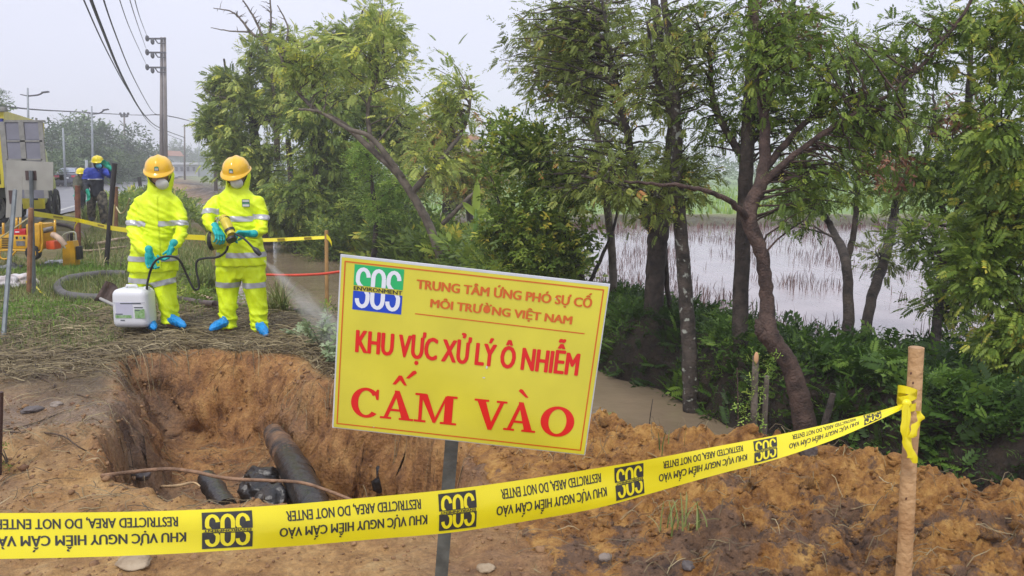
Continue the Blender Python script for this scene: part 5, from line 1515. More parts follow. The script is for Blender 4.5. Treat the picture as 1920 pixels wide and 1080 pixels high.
def serif_glyph(ch):
    """slab serif capitals, cap height 1: list of (V,F), width"""
    if ch == 'M':
        return [poly2d([(0, 0), (.36, 0), (.36, .075), (0, .075)]), poly2d([(.80, 0), (1.30, 0), (1.30, .075), (.80, .075)]), poly2d([(0, .925), (.34, .925), (.34, 1), (0, 1)]), poly2d([(.96, .925), (1.28, .925), (1.28, 1), (.96, 1)]),
                poly2d([(.13, .03), (.235, .03), (.235, .97), (.13, .97)]), poly2d([(.91, .03), (1.16, .03), (1.16, .97), (.91, .97)]),
                poly2d([(.15, .99), (.37, .99), (.68, .10), (.58, .02)]), poly2d([(.57, .02), (.66, .02), (.99, .98), (.92, .98)])], 1.3
    if ch == 'A':
        return [poly2d([(0, 0), (.36, 0), (.36, .07), (0, .07)]), poly2d([(.60, 0), (1.06, 0), (1.06, .07), (.60, .07)]),
                poly2d([(.11, .03), (.235, .03), (.55, .93), (.46, 1.02)]), poly2d([(.42, 1.02), (.58, 1.02), (.96, .03), (.69, .03)]), poly2d([(.27, .29), (.75, .29), (.75, .37), (.27, .37)])], 1.06
    if ch == 'V':
        return [poly2d([(0, .93), (.46, .93), (.46, 1), (0, 1)]), poly2d([(.70, .93), (1.04, .93), (1.04, 1), (.70, 1)]),
                poly2d([(.08, .97), (.35, .97), (.63, .10), (.49, -.02)]), poly2d([(.48, -.02), (.61, -.02), (.95, .97), (.83, .97)])], 1.04
    if ch in 'OC':
        n = 40; a0, a1 = (0, 360) if ch == 'O' else (38, 318)
        A = np.radians(np.linspace(a0, a1, n)); rx, ry = .51, .53; ix = .27; iy = .43
        Vo = np.stack([.52 + rx * np.cos(A), .5 + ry * np.sin(A)], 1); Vi = np.stack([.52 + ix * np.cos(A), .5 + iy * np.sin(A)], 1)
        sh = [(np.concatenate([Vo, Vi]), [(i, i + 1, n + i + 1, n + i) for i in range(n - 1)])]
        if ch == 'C': sh.append(poly2d([(.86, .64), (.94, .64), (.94, 1.0), (.87, 1.0), (.80, .84)]))
        return sh, 1.04
    if ch == '^': return [poly2d([(0, 0), (.13, 0), (.29, .17), (.29, .33), (.23, .33)]), poly2d([(.29, .33), (.29, .17), (.45, 0), (.56, 0), (.35, .33)])], .56
    if ch == "'": return [poly2d([(0, 0), (.11, 0), (.36, .22), (.30, .30), (.22, .28)])], .36
    if ch == '`': return [poly2d([(.36, 0), (.26, 0), (0, .22), (.06, .30), (.14, .28)])], .36

# ------------------------------------------------------------------ the warning sign
SC4 = [Vector(v) for v in ((-0.41716062, 1.93612771, 1.39829226), (0.23883167, 1.92684411, 1.32626492), (0.18948663, 1.99020324, 0.86868644), (-0.46650565, 1.99948684, 0.94071378))]
ex = (SC4[1] - SC4[0]).normalized(); ey = (SC4[0] - SC4[3]).normalized(); en = ex.cross(ey)   # en points to the viewer
O_ = SC4[3]
def sign_xy(px, py):
    d = ray(px, py); c0 = Vector((0, 0, CAM_H)); t = (O_ - c0).dot(en) / d.dot(en); q = c0 + d * t - O_
    return q.dot(ex), q.dot(ey)
def cs(x, y): return sign_xy(600 + x / 2.634, 460 + y / 2.634)
def sw(x, y, layer): return O_ + ex * x + ey * y + en * (.0012 + layer * .0007)
M_SIGN_Y = mat('sign_yellow', (.69, .62, .045), .3, var=.10, scale=5, spec=.5)
M_SIGN_R = mat('sign_red', (.72, .012, .008), .4, var=.04)
M_SIGN_O = mat('sign_orange', (.66, .13, .01), .4, var=.04)
M_SIGN_G = mat('sign_green', (.02, .45, .13), .4, var=.04)
M_SIGN_B = mat('sign_blue', (.01, .06, .50), .4, var=.04)
M_SIGN_W = mat('sign_white', (.75, .78, .82), .4, var=.02)
M_SIGN_K = mat('print_black', (.035, .035, .03), .45, var=.3, scale=90)
M_SHEET = mat('sign_sheet_edge', (.62, .64, .66), .4, var=.1, scale=20)
M_STEEL = mat('galvanised_dark', (.16, .18, .17), .45, metal=.5, var=.3, scale=22, bump=.15)
base_sign = P(822, 1175, 2.16)
sign = thing('warning_sign', 'large yellow warning sign with red Vietnamese lettering on a steel post in front', 'warning sign', (base_sign.x, base_sign.y, H1(base_sign.x, base_sign.y)))
W_ = (SC4[1] - SC4[0]).length; H_ = (SC4[0] - SC4[3]).length
Rs = Matrix((ex, ey, en)).transposed()
cc = O_ + ex * W_ / 2 + ey * H_ / 2
B().box(cc - en * .0025, (W_, H_, .004), Rs).build('sheet', M_SHEET, sign)
def spr(name, V, F, m, layer, parent, label=None):
    st = step_of(V); V = np.asarray(V)
    o = np_mesh(name, [tuple(sw(x, y, layer + q)) for (x, y), q in zip(V, st)], F, m, parent)
    return o
def rect(name, x0, y0, x1, y1, m, layer, parent): return spr(name, np.array([(x0, y0), (x1, y0), (x1, y1), (x0, y1)]), [(0, 1, 2, 3)], m, layer, parent)
face = rect('printed_face', .004, .003, W_ - .003, H_ - .006, M_SIGN_Y, 0, sign)
# frame line
fr = []
c1 = [cs(120, 70), cs(1406, 222), cs(1286, 1010), cs(84, 884)]
x0 = (c1[0][0] + c1[3][0]) / 2; x1 = (c1[1][0] + c1[2][0]) / 2; y1 = (c1[0][1] + c1[1][1]) / 2; y0 = (c1[2][1] + c1[3][1]) / 2
t = .0032
for i, (a, b_, c_, d_) in enumerate(((x0, y0, x1, y0 + t), (x0, y1 - t, x1, y1), (x0, y0 + t + .0001, x0 + t, y1 - t - .0001), (x1 - t, y0 + t + .0001, x1, y1 - t - .0001))):
    rect('border_line', a, b_, c_, d_, M_SIGN_O, 1, face)
def line_text(s, p0, p1, cap, m, bold=.02, name='lettering'):
    a = np.array(cs(*p0)); b_ = np.array(cs(*p1)); V, F, asp = text2d(s, bold)
    d = (b_ - a); nrm = np.array([-d[1], d[0]]) / np.linalg.norm(d)
    VV = TV2(a + np.asarray(V[:, :1]) * d + np.asarray(V[:, 1:]) * nrm * cap); VV.copies = V.copies
    return spr(name, VV, F, m, 1.5, face)
k_ = 1 / 2.634 * .66 / 507
line_text('TRUNG TÂM ỨNG PHÓ SỰ CỐ', (478, 211), (1338, 307), 46 * k_, M_SIGN_O, .032)
line_text('MÔI TRƯỜNG VIỆT NAM', (546, 303), (1240, 389), 42 * k_, M_SIGN_O, .032)
a = cs(470, 339); b_ = cs(1306, 438)
spr('underline', np.array([a, b_, (b_[0], b_[1] + .0028), (a[0], a[1] + .0028)]), [(0, 1, 2, 3)], M_SIGN_O, 1, face)
line_text('KHU VỰC XỬ LÝ Ô NHIỄM', (178, 524), (1268, 641), 118 * k_, M_SIGN_R, .036)
def glyph(ch, xa, xb, ybase, cap_px, name='letter', par=face, lay=1.5):
    sh, w = serif_glyph(ch); a = np.array(cs(xa, ybase + (xa - 150) * .0995)) if ybase else None
    b_ = np.array(cs(xb, ybase + (xb - 150) * .0995)); d = b_ - a; nrm = np.array([-d[1], d[0]]) / np.linalg.norm(d)
    VV = []; FF = []
    for i, (V, F) in enumerate(sh):
        k = len(VV); q = a + (V[:, :1] / w) * d + V[:, 1:] * nrm * cap_px * k_
        VV += [sw(x, y, lay + i * .12) for x, y in q]; FF += [tuple(j + k for j in f) for f in F]
    return np_mesh(name, [tuple(v) for v in VV], FF, M_SIGN_R, par)
glyph('C', 150, 300, 838, 160); A1 = glyph('A', 296, 460, 836, 160); glyph('M', 463, 672, 836, 162)
glyph('V', 752, 912, 838, 165); A2 = glyph('A', 904, 1062, 834, 162); glyph('O', 1080, 1248, 838, 162)
glyph('^', 358, 430, 664, 160, 'accent'); glyph("'", 424, 478, 628, 160, 'accent'); glyph('`', 978, 1030, 664, 150, 'accent')
# logo
lx0 = (cs(170, 90)[0] + cs(162, 318)[0]) / 2; lx1 = (cs(415, 120)[0] + cs(403, 338)[0]) / 2; ly1 = (cs(170, 90)[1] + cs(415, 120)[1]) / 2; ly0 = (cs(162, 318)[1] + cs(403, 338)[1]) / 2
lh = ly1 - ly0; lw = lx1 - lx0
rect('logo_green', lx0, ly0 + lh * .545, lx1, ly1, M_SIGN_G, 1, face); rect('logo_blue', lx0, ly0, lx1, ly0 + lh * .42, M_SIGN_B, 1, face)
def clip_y(V, F, lo, hi):
    """cut a 2D mesh to a height range"""
    bm = bmesh.new(); vs = [bm.verts.new((x, y, 0)) for x, y in V]
    for f in F: bm.faces.new([vs[i] for i in f])
    for co, no in (((0, lo, 0), (0, -1, 0)), ((0, hi, 0), (0, 1, 0))):
        bmesh.ops.bisect_plane(bm, geom=list(bm.verts) + list(bm.edges) + list(bm.faces), plane_co=co, plane_no=no, clear_outer=True)
    bm.verts.index_update(); V2 = np.array([v.co[:2] for v in bm.verts]).reshape(-1, 2); F2 = [tuple(v.index for v in f.verts) for f in bm.faces]; bm.free(); return V2, F2
for V, F in sos_shapes():
    for lo, hi in ((.0, .42), (.545, 1.0)):
        V2, F2 = clip_y(V, F, lo, hi)
        if len(F2): spr('logo_letter', V2 * np.array([lw, lh]) + np.array([lx0, ly0]), F2, M_SIGN_W, 2, face)
V, F, _ = text2d('ENVIRONMENT', .02); V = V * np.array([lw * .98, lh * .085]) + np.array([lx0 + lw * .01, ly0 + lh * .44]); spr('logo_word', V, F, M_SIGN_K, 2, face)
for (sx_, sy_, w_, h_) in ((911, 690, .004, .007), (905, 708, .006, .003), (700, 800, .003, .002), (1040, 560, .004, .0015)):
    q_ = sign_xy(sx_, sy_); rect('scuff', q_[0], q_[1], q_[0] + w_, q_[1] + h_, M_SHEET, 3, face)
# L-angle steel post
def angle_post(top, bot, w, t, parent, m=M_STEEL, name='post'):
    top = Vector(top); bot = Vector(bot); ax = (top - bot).normalized(); fx = Vector((1, 0, 0)); fx = (fx - ax * fx.dot(ax)).normalized(); fy = ax.cross(fx)
    def o(x, y, q): return q + fx * x + fy * y
    prof = [(-w / 2, 0), (w / 2, 0), (w / 2, t), (-w / 2 + t, t), (-w / 2 + t, w * .8), (-w / 2, w * .8)]
    b = B(); b.prism([o(x, y, bot) for x, y in prof], top - bot); return b.build(name, m, parent)
angle_post(P(868, 560, 2.00), P(818, 1200, 2.15), .036, .005, sign)

# ------------------------------------------------------------------ barrier tape in front
M_TAPE = mat('barrier_tape', (.82, .70, .008), .32, var=.05, scale=5, bump=.12, bscale=14, spec=.6)
# px, top y, bottom y, depth, true lean (depth of top edge minus bottom edge)
TP = [(-330, 956, 1055, 1.16), (-160, 961, 1052, 1.235), (0, 962, 1048, 1.30), (140, 961, 1045, 1.35), (290, 958, 1040, 1.41), (425, 953, 1033, 1.47), (560, 945, 1024, 1.535), (700, 932, 1011, 1.61), (860, 916, 997, 1.71), (1010, 896, 973, 1.82), (1120, 878, 951, 1.91), (1220, 860, 924, 2.0), (1354, 835, 887, 2.13), (1450, 817, 862, 2.23), (1540, 798, 832, 2.34), (1610, 780, 803, 2.43), (1665, 765, 779, 2.52), (1698, 756, 764, 2.58)]
TP = smooth_path(TP, 6)
top_, bot_ = [], []
for px, yt, yb, D in TP:
    vis = (yb - yt) / FPX * D * 1.0; lean = math.sqrt(max(0, .080 ** 2 - min(vis, .08) ** 2)) * .9
    if px > 1640: lean *= max(0.15, (1712 - px) / 72)
    top_.append(P(px, yt, D + lean * .5)); bot_.append(P(px + 2, yb, D - lean * .5))
ctr = [(a + b_) / 2 for a, b_ in zip(top_, bot_)]
us = [0.0]
for a, b_ in zip(ctr[:-1], ctr[1:]): us.append(us[-1] + (b_ - a).length)
us = np.array(us); pxs_ = TP[:, 0]
Ta = np.array([list(v) for v in top_]); Ba = np.array([list(v) for v in bot_])
crease = .006 * np.sin(us * 9) * np.exp(-((us - us[-1] * .8) / .5) ** 2)
def tape_pt(u, v, lift):
    T_ = np.stack([np.interp(u, us, Ta[:, k]) for k in range(3)], -1); Q = np.stack([np.interp(u, us, Ba[:, k]) for k in range(3)], -1)
    q = Q + (T_ - Q) * np.asarray(v)[..., None]
    up = T_ - Q; up /= np.linalg.norm(up, axis=-1)[..., None] + 1e-9
    e = .004; T2 = np.stack([np.interp(u + e, us, (Ta[:, k] + Ba[:, k]) / 2) - np.interp(u - e, us, (Ta[:, k] + Ba[:, k]) / 2) for k in range(3)], -1); T2 /= np.linalg.norm(T2, axis=-1)[..., None] + 1e-9
    n = np.cross(T2, up); bul = np.sin(np.asarray(v) * math.pi) * .004 + .0035 * np.sin(np.asarray(v) * 5 + u * 7) * np.sin(u * 3.1)
    return q + n * (np.asarray(lift) + bul)[..., None]
tape = thing('barrier_tape', 'wide yellow printed barrier tape stretched across the front to the bamboo post', 'barrier tape', tuple(ctr[0]))
uu = np.linspace(0, us[-1], 150); vv = np.linspace(0, 1, 9)
U, V_ = np.meshgrid(uu, vv); G_ = tape_pt(U.ravel(), V_.ravel(), np.zeros(U.size)); idx = np.arange(U.size).reshape(U.shape)
F = np.stack([idx[:-1, :-1], idx[:-1, 1:], idx[1:, 1:], idx[1:, :-1]], -1).reshape(-1, 4)
strip = np_mesh('tape_strip', G_, F, M_TAPE, tape, smooth=True)
def u_at(px): return float(np.interp(px, pxs_, us))
def tape_print(V, F, uR, uL, v0, v1, m, lay, name):
    """V in unit box; printed upside down as the tape hangs: x runs from right to left, y from top to bottom"""
    st = step_of(V); V = np.asarray(V); u = uR - V[:, 0] * (uR - uL); v = v1 - V[:, 1] * (v1 - v0)
    return np_mesh(name, tape_pt(u, v, .0006 + lay * .0004 + st * .0005), F, m, strip)
period = u_at(856) - u_at(425); u0 = u_at(425)
for k in range(-2, 6):
    uc = u0 + k * period; hw = .047
    if uc - hw > us[-1] - .14 or uc + hw < 0: continue
    pad = 0.0
    # logo: black block, yellow rounded letters, word band
    for lo, hi in ((0, .455), (.545, 1)):
        g = np.linspace(0, 1, 9); hh_ = np.linspace(lo, hi, 6); V = np.array([(a, b_) for b_ in hh_ for a in g]); F = [(j * 9 + i, j * 9 + i + 1, j * 9 + 10 + i, j * 9 + 9 + i) for i in range(8) for j in range(5)]
        tape_print(V, F, uc + hw, uc - hw, .07, .93, M_SIGN_K, 1, 'logo_block')
    for V, F in sos_shapes():
        for lo, hi in ((0, .43), (.57, 1.0)):
            V2, F2 = clip_y(V, F, lo, hi)
            if len(F2): tape_print(V2, F2, uc + hw * .97, uc - hw * .97, .07, .93, M_TAPE, 3, 'logo_letter')
    V, F, _ = text2d('ENVIRONMENT', .02); tape_print(V * np.array([.94, .07]) + np.array([.03, .465]), F, uc + hw, uc - hw, .07, .93, M_SIGN_K, 1.5, 'logo_word')
    # wording to the left of the logo
    uR = uc - hw - .043
    V, F, _ = text2d('RESTRICTED AREA, DO NOT ENTER', .022)
    if uR > .3: tape_print(V, F, uR, uR - .292, .64, .86, M_SIGN_K, 0, 'lettering')
    V, F, _ = text2d('KHU VỰC NGUY HIỂM CẤM VÀO', .026)
    if uR > .36: tape_print(V, F, uR + .014, uR - .306, .27, .49, M_SIGN_K, 0, 'lettering')
# knot and loose end
kb = B()
kc = P(1712, 752, 2.56)
for k in range(3):
    z = kc.z - .012 + k * .016; pts = []
    for i in range(17):
        a = 2 * math.pi * i / 16; pts.append(Vector((kc.x + .031 * math.cos(a), 2.6 + .031 * math.sin(a), z + .014 * math.sin(a + k * 2))))
    V = []; 
    for p in pts: V += [p + Vector((0, 0, -.013)), p + Vector((0, 0, .013))]
    kb.add(V, [(2 * i, 2 * i + 2, 2 * i + 3, 2 * i + 1) for i in range(16)])
kb.build('tape_wrap', M_TAPE, tape, smooth=True)
kq = B(); kq.ball(P(1700, 757, 2.545), .016, 10, 8, (1, .8, 1)); V = kq.v
kq.build('knot', M_TAPE, tape, smooth=True)
for j, (dx, pth) in enumerate(((0, [(1702, 760), (1700, 800), (1706, 840), (1716, 868)]), (1, [(1700, 758), (1694, 800), (1700, 830), (1708, 858)]), (2, [(1722, 770), (1726, 785), (1716, 800), (1710, 820)]))):
    pts = [P(a, b_, 2.535 - .004 * j) for a, b_ in pth]; q = smooth_path([tuple(p) for p in pts], 4); V = []
    for i, p in enumerate(q):
        w = .006 + .006 * math.sin(i * .8 + j) ** 2 + .004 * (i / len(q)); V += [Vector(p) + Vector((-w, .004 * math.sin(i), 0)), Vector(p) + Vector((0, -.006, 0)), Vector(p) + Vector((w, .004 * math.cos(i), 0))]
    B().add(V, [f for i in range(len(q) - 1) for f in ((3 * i, 3 * i + 1, 3 * i + 4, 3 * i + 3), (3 * i + 1, 3 * i + 2, 3 * i + 5, 3 * i + 4))]).build('loose_end', M_TAPE, tape, smooth=True)
# bamboo / wooden post on the right
M_WOOD = mat('peeled_wood', (.58, .37, .18), .65, var=.25, scale=5, bump=.6, bscale=38, col2=(.42, .235, .10), detail=7)
M_WOOD_END = mat('wood_end', (.46, .28, .15), .8, var=.3, scale=30)
pt = P(1718, 652, 2.6); pb = P(1690, 1130, 2.6)
post = thing('wooden_post', 'peeled round wooden post at the right with the barrier tape knotted round it', 'post', pb)
pts = [pb.lerp(pt, t) + Vector((.0025 * math.sin(t * 9), .002 * math.cos(t * 7), 0)) for t in np.linspace(0, 1, 16)]
B().tube(pts, [.0262 - .0018 * t + .0009 * math.sin(t * 19) for t in np.linspace(0, 1, 16)], 20).build('pole', M_WOOD, post, smooth='auto')
B().cyl(pt + Vector((0, 0, .0002)), pt + Vector((0, 0, .0025)), .0225, .021, 20).build('cut_end', M_WOOD_END, post)
M_KNOT = mat('wood_knot', (.12, .05, .025), .7)
for (kx, ky) in ((1708, 700), (1699, 935), (1712, 718)):
    B().ball(P(kx, ky, 2.5745), .0035, 8, 6, (1, .5, 1.4)).build('knot_mark', M_KNOT, post)

# ------------------------------------------------------------------ pipes and hoses
def pipe(name, label, cat, pts, radii, m, sides=14, sub=5, wig=0, parent=None):
    q = smooth_path([(*p, r) for p, r in zip([tuple(p) for p in pts], radii)], sub, wig, 3)
    o = B().tube([Vector(p[:3]) for p in q], list(q[:, 3]), sides).build(name, m, parent, smooth='auto')
    if parent is None: tag(o, label, cat)
    return o
M_PIPE = mat('tarred_pipe', (.035, .026, .02), .34, var=.5, scale=7, bump=.5, bscale=22, col2=(.010, .010, .011), spec=.5, detail=8)
M_PIPE_MUD = mat('mud_caked_pipe', (.22, .12, .06), .6, scale=9, bump=.8, bscale=30, col2=(.035, .025, .022))
pr = thing('buried_pipe', 'thick black tarred pipe with a mud caked end lying exposed in the hole', 'pipe', P(545, 900, 5.0) - Vector((0, 0, .3)))
pipe('mud_caked_end', '', '', [P(512, 812, 5.92), P(528, 838, 5.62), P(545, 868, 5.30)], [.075, .092, .098], M_PIPE_MUD, 20, 5, .003, pr)
pipe('pipe_body', '', '', [P(540, 858, 5.40), P(560, 895, 4.98), P(580, 935, 4.62), P(600, 985, 4.28)], [.098, .100, .100, .098], M_PIPE, 22, 5, 0, pr)
pipe('joint_wrap', '', '', [P(553, 880, 5.14), P(562, 897, 4.98)], [.105, .106], M_PIPE, 22, 4, 0, pr)
b = B(); b.ball(P(490, 905, 5.2), .13, 14, 10, (1, 1, .9)); b.ball(P(487, 925, 5.0), .14, 14, 10, (1.05, 1.1, .9)); b.ball(P(512, 945, 4.8), .13, 14, 10)
V, F, Nn = remesh(b, .016, 2); V = wrinkle(V, Nn, .022, 9, 7, 3); tag(np_mesh('plastic_wrapped_bundle', V, F, M_PIPE, smooth=True), 'crumpled black plastic bundle left of the thick pipe in the hole', 'plastic bundle')
pipe('black_pipe', 'short length of thin black pipe poking from the near rim of the hole', 'pipe', [P(388, 898, 4.55), P(402, 918, 4.35), P(425, 955, 4.05)], [.055, .06, .06], M_PIPE, 14, 4, .003)
dsp = HG(717, 918); rq = np.random.default_rng(4)
TV, TF = ico(2, 31, .7); tag(np_mesh('plastic_scrap', TV * np.array([.055, .05, .075]) + np.array(dsp) + np.array([0, 0, .05]), TF, M_PIPE), 'torn scrap of black plastic on the floor of the hole by the sign post', 'plastic scrap')
tag(np_mesh('white_root', np.array([tuple(P(553, 690, 6.6)), tuple(P(558, 690, 6.6)), tuple(P(557, 722, 6.5)), tuple(P(552, 728, 6.5)), tuple(P(556, 690, 6.58)), tuple(P(555, 726, 6.47))]), [(0, 1, 4), (0, 4, 5, 3), (4, 1, 2, 5), (0, 3, 2, 1), (3, 5, 2)], mat('pale_scrap', (.6, .58, .5), .6)), 'small white splinter stuck in the far wall of the hole', 'splinter')
M_HOSE = mat('suction_hose', (.10, .095, .09), .55, var=.3, scale=5, bump=.5, bscale=16)
M_HOSE_D = mat('dark_pipe', (.12, .085, .08), .5, var=.4, scale=4, bump=.4)
def ghose(pxs, r): return [HG(a, b_) + Vector((0, 0, r + .012)) for a, b_ in pxs]
hp = ghose([(236, 521), (200, 520), (160, 524), (125, 531), (109, 545), (122, 560), (160, 566), (200, 567), (235, 568)], .038)
pipe('suction_hose', 'fat grey ribbed hose looping on the grass behind the shovel', 'hose', hp, [.056] * len(hp), M_HOSE, 14)
# collars make the hose ribbed
hp = ghose([(285, 556), (330, 566), (380, 575), (430, 580), (500, 585), (560, 592)], .035)
pipe('dark_pipe', 'long brownish plastic pipe lying behind both workers feet', 'pipe', hp, [.036] * len(hp), M_HOSE_D, 14)
M_CREAM = mat('cream_hose', (.50, .36, .26), .55, var=.25, scale=9, bump=.3)
hp = ghose([(330, 548), (350, 553), (375, 562), (400, 570), (430, 574)], .05)
pipe('cream_hose', 'pale cream hose lying on top of the brownish pipe between the workers', 'hose', hp, [.016] * len(hp), M_CREAM, 10)
hp = ghose([(236, 450), (215, 455), (190, 460)], .03); pipe('hose', 'beige hose in the grass left of the first worker, upper one', 'hose', ghose([(240, 449), (215, 453), (190, 459), (165, 461)], .02), [.028] * 4, M_CREAM, 8)
pipe('hose', 'thin beige hose in the grass left of the first worker, lower one', 'hose', ghose([(240, 466), (200, 470), (165, 474), (140, 470)], .02), [.018] * 4, M_CREAM, 8)
pipe('black_hose', 'black hose tangle on the grass between the two workers', 'hose', ghose([(340, 520), (365, 524), (385, 530), (400, 536), (375, 541), (350, 532)], .02), [.03, .035, .035, .03, .028, .02], M_BLACK, 10)
pipe('hose', 'dark hose lying behind the black tilted rod', 'hose', ghose([(108, 424), (130, 428), (150, 440), (160, 452)], .03), [.04] * 4, M_HOSE_D, 8)
# shovel
M_RUST = mat('rusty_blade', (.07, .042, .035), .55, metal=.3, var=.4, scale=14, bump=.3)
sh = thing('shovel', 'square dark bladed shovel lying behind the white canister', 'shovel', HG(205, 578))
c0 = [P(203, 525, 7.95), P(226, 540, 7.95), P(213, 573, 7.85), P(181, 562, 7.85)]
V = []; 
n = 6
for j in range(n):
    for i in range(n):
        u, v = i / (n - 1), j / (n - 1); q = c0[0] * (1 - u) * (1 - v) + c0[1] * u * (1 - v) + c0[2] * u * v + c0[3] * (1 - u) * v
        V.append(q + Vector((0, .05 * (abs(u - .5) * 2) ** 2 * -1, 0)))
o = np_mesh('blade', [tuple(q) for q in V], [(j * n + i, j * n + i + 1, (j + 1) * n + i + 1, (j + 1) * n + i) for j in range(n - 1) for i in range(n - 1)], M_RUST, sh, smooth=True)
sm_ = o.modifiers.new('s', 'SOLIDIFY'); sm_.thickness = .004
pipe('shaft', '', '', [P(184, 558, 7.86), P(205, 568, 7.8), P(240, 583, 7.75)], [.017, .017, .017], mat('shaft_grey', (.34, .33, .32), .5), 10, 3, 0, sh)

# ------------------------------------------------------------------ canister
M_CAN = mat('canister_white', (.74, .75, .78), .35, var=.03, scale=3, spec=.5)
cb = HG(245, 616); cb.y = 7.62; can = thing('canister', 'white plastic chemical canister with a small green label beside the left worker', 'canister', (P(245, 600, 7.62).x, 7.62, H1(P(245, 600, 7.62).x, 7.62)))
Yc = 7.62; cw = 70 / FPX * Yc * 1.0; pbm = P(244, 616, Yc - .12); ptp = P(244, 543, Yc - .12)
ch = ptp.z - pbm.z; cctr = Vector((pbm.x, Yc, (pbm.z + ptp.z) / 2))
bm = bmesh.new(); bmesh.ops.create_cube(bm, size=1)
for v in bm.verts:
    k = .94 if v.co.z > 0 else .97; v.co = Vector((v.co.x * cw * k, v.co.y * .25, v.co.z * ch))
bmesh.ops.bevel(bm, geom=[e for e in bm.edges], offset=.068, segments=6, affect='EDGES', profile=.55)
V = [v.co + cctr for v in bm.verts]; bm.verts.index_update(); F = [[v.index for v in f.verts] for f in bm.faces]; bm.free()
np_mesh('tank', [tuple(v) for v in V], F, M_CAN, can, smooth=True)
B().tube([cctr + Vector((-.07, 0, ch / 2 - .01)), cctr + Vector((-.06, 0, ch / 2 + .022)), cctr + Vector((.03, 0, ch / 2 + .022)), cctr + Vector((.045, 0, ch / 2 - .01))], [.014] * 4, 8).build('handle', M_CAN, can, smooth=True)
B().cyl(cctr + Vector((.13, 0, ch / 2 - .03)), cctr + Vector((.13, 0, ch / 2 + .012)), .026, .026, 16).build('neck', M_CAN, can, smooth='auto')
yf = Yc - .1265
def lab(px0, py0, px1, py1, m, name, lay=0):
    a = P(px0, py0, yf - lay * .0012); b_ = P(px1, py1, yf - lay * .0012); B().box((a + b_) / 2, (abs(b_.x - a.x), .001, abs(b_.z - a.z))).build(name, m, can)
M_LAB = mat('label_lilac', (.55, .55, .66), .5, var=.05); M_LGR = mat('label_green', (.16, .34, .09), .5, var=.5, scale=60, col2=(.35, .5, .28)); M_LGD = mat('label_dark', (.10, .12, .14), .5)
lab(216, 567, 250, 596, M_LAB, 'label_panel'); lab(216, 591, 247, 596.5, M_LGR, 'label_strip', 1); lab(252, 580, 272, 597, M_LGR, 'label_picture', 1)
for i, (a, b_, y) in enumerate(((225, 264, 569), (251, 268, 576.5), (253, 262, 582), (226, 234, 600.5), (216, 230, 589))): lab(a, y - .9, b_, y + .9, M_LGD, 'label_line', 2)
B().box(cctr + Vector((0, -.126, ch * .17)), (cw * .9, .0015, .0035)).build('seam', mat('seam_grey', (.5, .5, .54), .5), can)
# hoses of the sprayer
M_RUB = mat('rubber_black', (.022, .022, .024), .4, var=.2)
spd = thing('pressure_sprayer', 'yellow hand held pressure sprayer with lance, held by the right hand worker', 'sprayer', P(430, 440, 7.45))
M_SPY = mat('sprayer_yellow', (.62, .50, .04), .4, var=.15, scale=20); M_SPO = mat('sprayer_olive', (.40, .44, .05), .4, var=.1)
pipe('housing', '', '', [P(419, 408, 7.50), P(426, 422, 7.44), P(434, 440, 7.38)], [.042, .046, .036], M_SPY, 14, 3, 0, spd)
for px, py, Y in ((421, 411, 7.49), (430, 431, 7.41), (433, 447, 7.38)):
    B().cyl(P(px, py, Y), P(px + 2, py + 4, Y - .01), .049, .047, 14).build('collar', M_RUB, spd, smooth='auto')
pipe('grip', '', '', [P(433, 438, 7.40), P(431, 450, 7.42), P(427, 459, 7.44)], [.03, .026, .02], M_SPY, 10, 3, 0, spd)
b = B(); b.ball(P(405, 449, 7.62), .1, 16, 10, (1.0, .8, 1.0)); b.build('tank', M_SPO, spd, smooth=True)
b = B(); b.ball(P(397, 451, 7.60), .082, 14, 10, (.55, .75, 1.2)); b.build('battery', M_BOOT, spd, smooth=True)
pipe('lance', '', '', [P(440, 438, 7.38), P(458, 448, 7.32), P(478, 468, 7.26)], [.010, .010, .010], M_RUB, 8, 3, 0, spd)
pipe('nozzle', '', '', [P(475, 465, 7.265), P(481, 470, 7.25), P(488, 478, 7.24)], [.014, .026, .018], M_RUB, 12, 2, 0, spd)
pipe('hose', '', '', [P(428, 457, 7.44), P(423, 472, 7.45), P(408, 482, 7.5), P(385, 484, 7.55), P(370, 489, 7.55), P(368, 505, 7.55), P(373, 530, 7.55), P(372, 541, 7.55), P(363, 541, 7.52), P(350, 515, 7.5), P(338, 490, 7.45), P(325, 481, 7.42), P(305, 482, 7.42), P(291, 490, 7.42), P(283, 505, 7.44), P(277, 528, 7.55), P(275, 545, 7.6)], [.011] * 17, M_RUB, 8, 5, 0, spd)
# far tape, stakes
M_TAPE2 = M_TAPE
def ribbon(name, label, pts, w, m, parent=None, tw=0, cat='barrier tape'):
    q = smooth_path([tuple(p) for p in pts], 5); V = []
    for i, p in enumerate(q):
        a = tw * i / len(q); V += [Vector(p) + Vector((0, math.sin(a) * w / 2, math.cos(a) * w / 2)), Vector(p) - Vector((0, math.sin(a) * w / 2, math.cos(a) * w / 2))]
    o = np_mesh(name, [tuple(v) for v in V], [(2 * i, 2 * i + 1, 2 * i + 3, 2 * i + 2) for i in range(len(q) - 1)], m, parent, smooth=True)
    if parent is None: tag(o, label, cat)
    return o
ft = thing('barrier_tape', 'narrow twisted yellow tape running behind both workers from stake to stake', 'barrier tape', P(380, 444, 12.0) - Vector((0, 0, .3)))
def tz(pxs): return [P(a, b_, Y) for a, b_, Y in pxs]
ribbon('tape_strip', '', tz([(60, 400, 10.3), (100, 406, 12.5), (146, 413, 15), (180, 421, 14.2), (206, 427, 13.3), (240, 432, 12.8), (300, 441, 12.2), (385, 446, 11.4)]), .075, M_TAPE, ft)
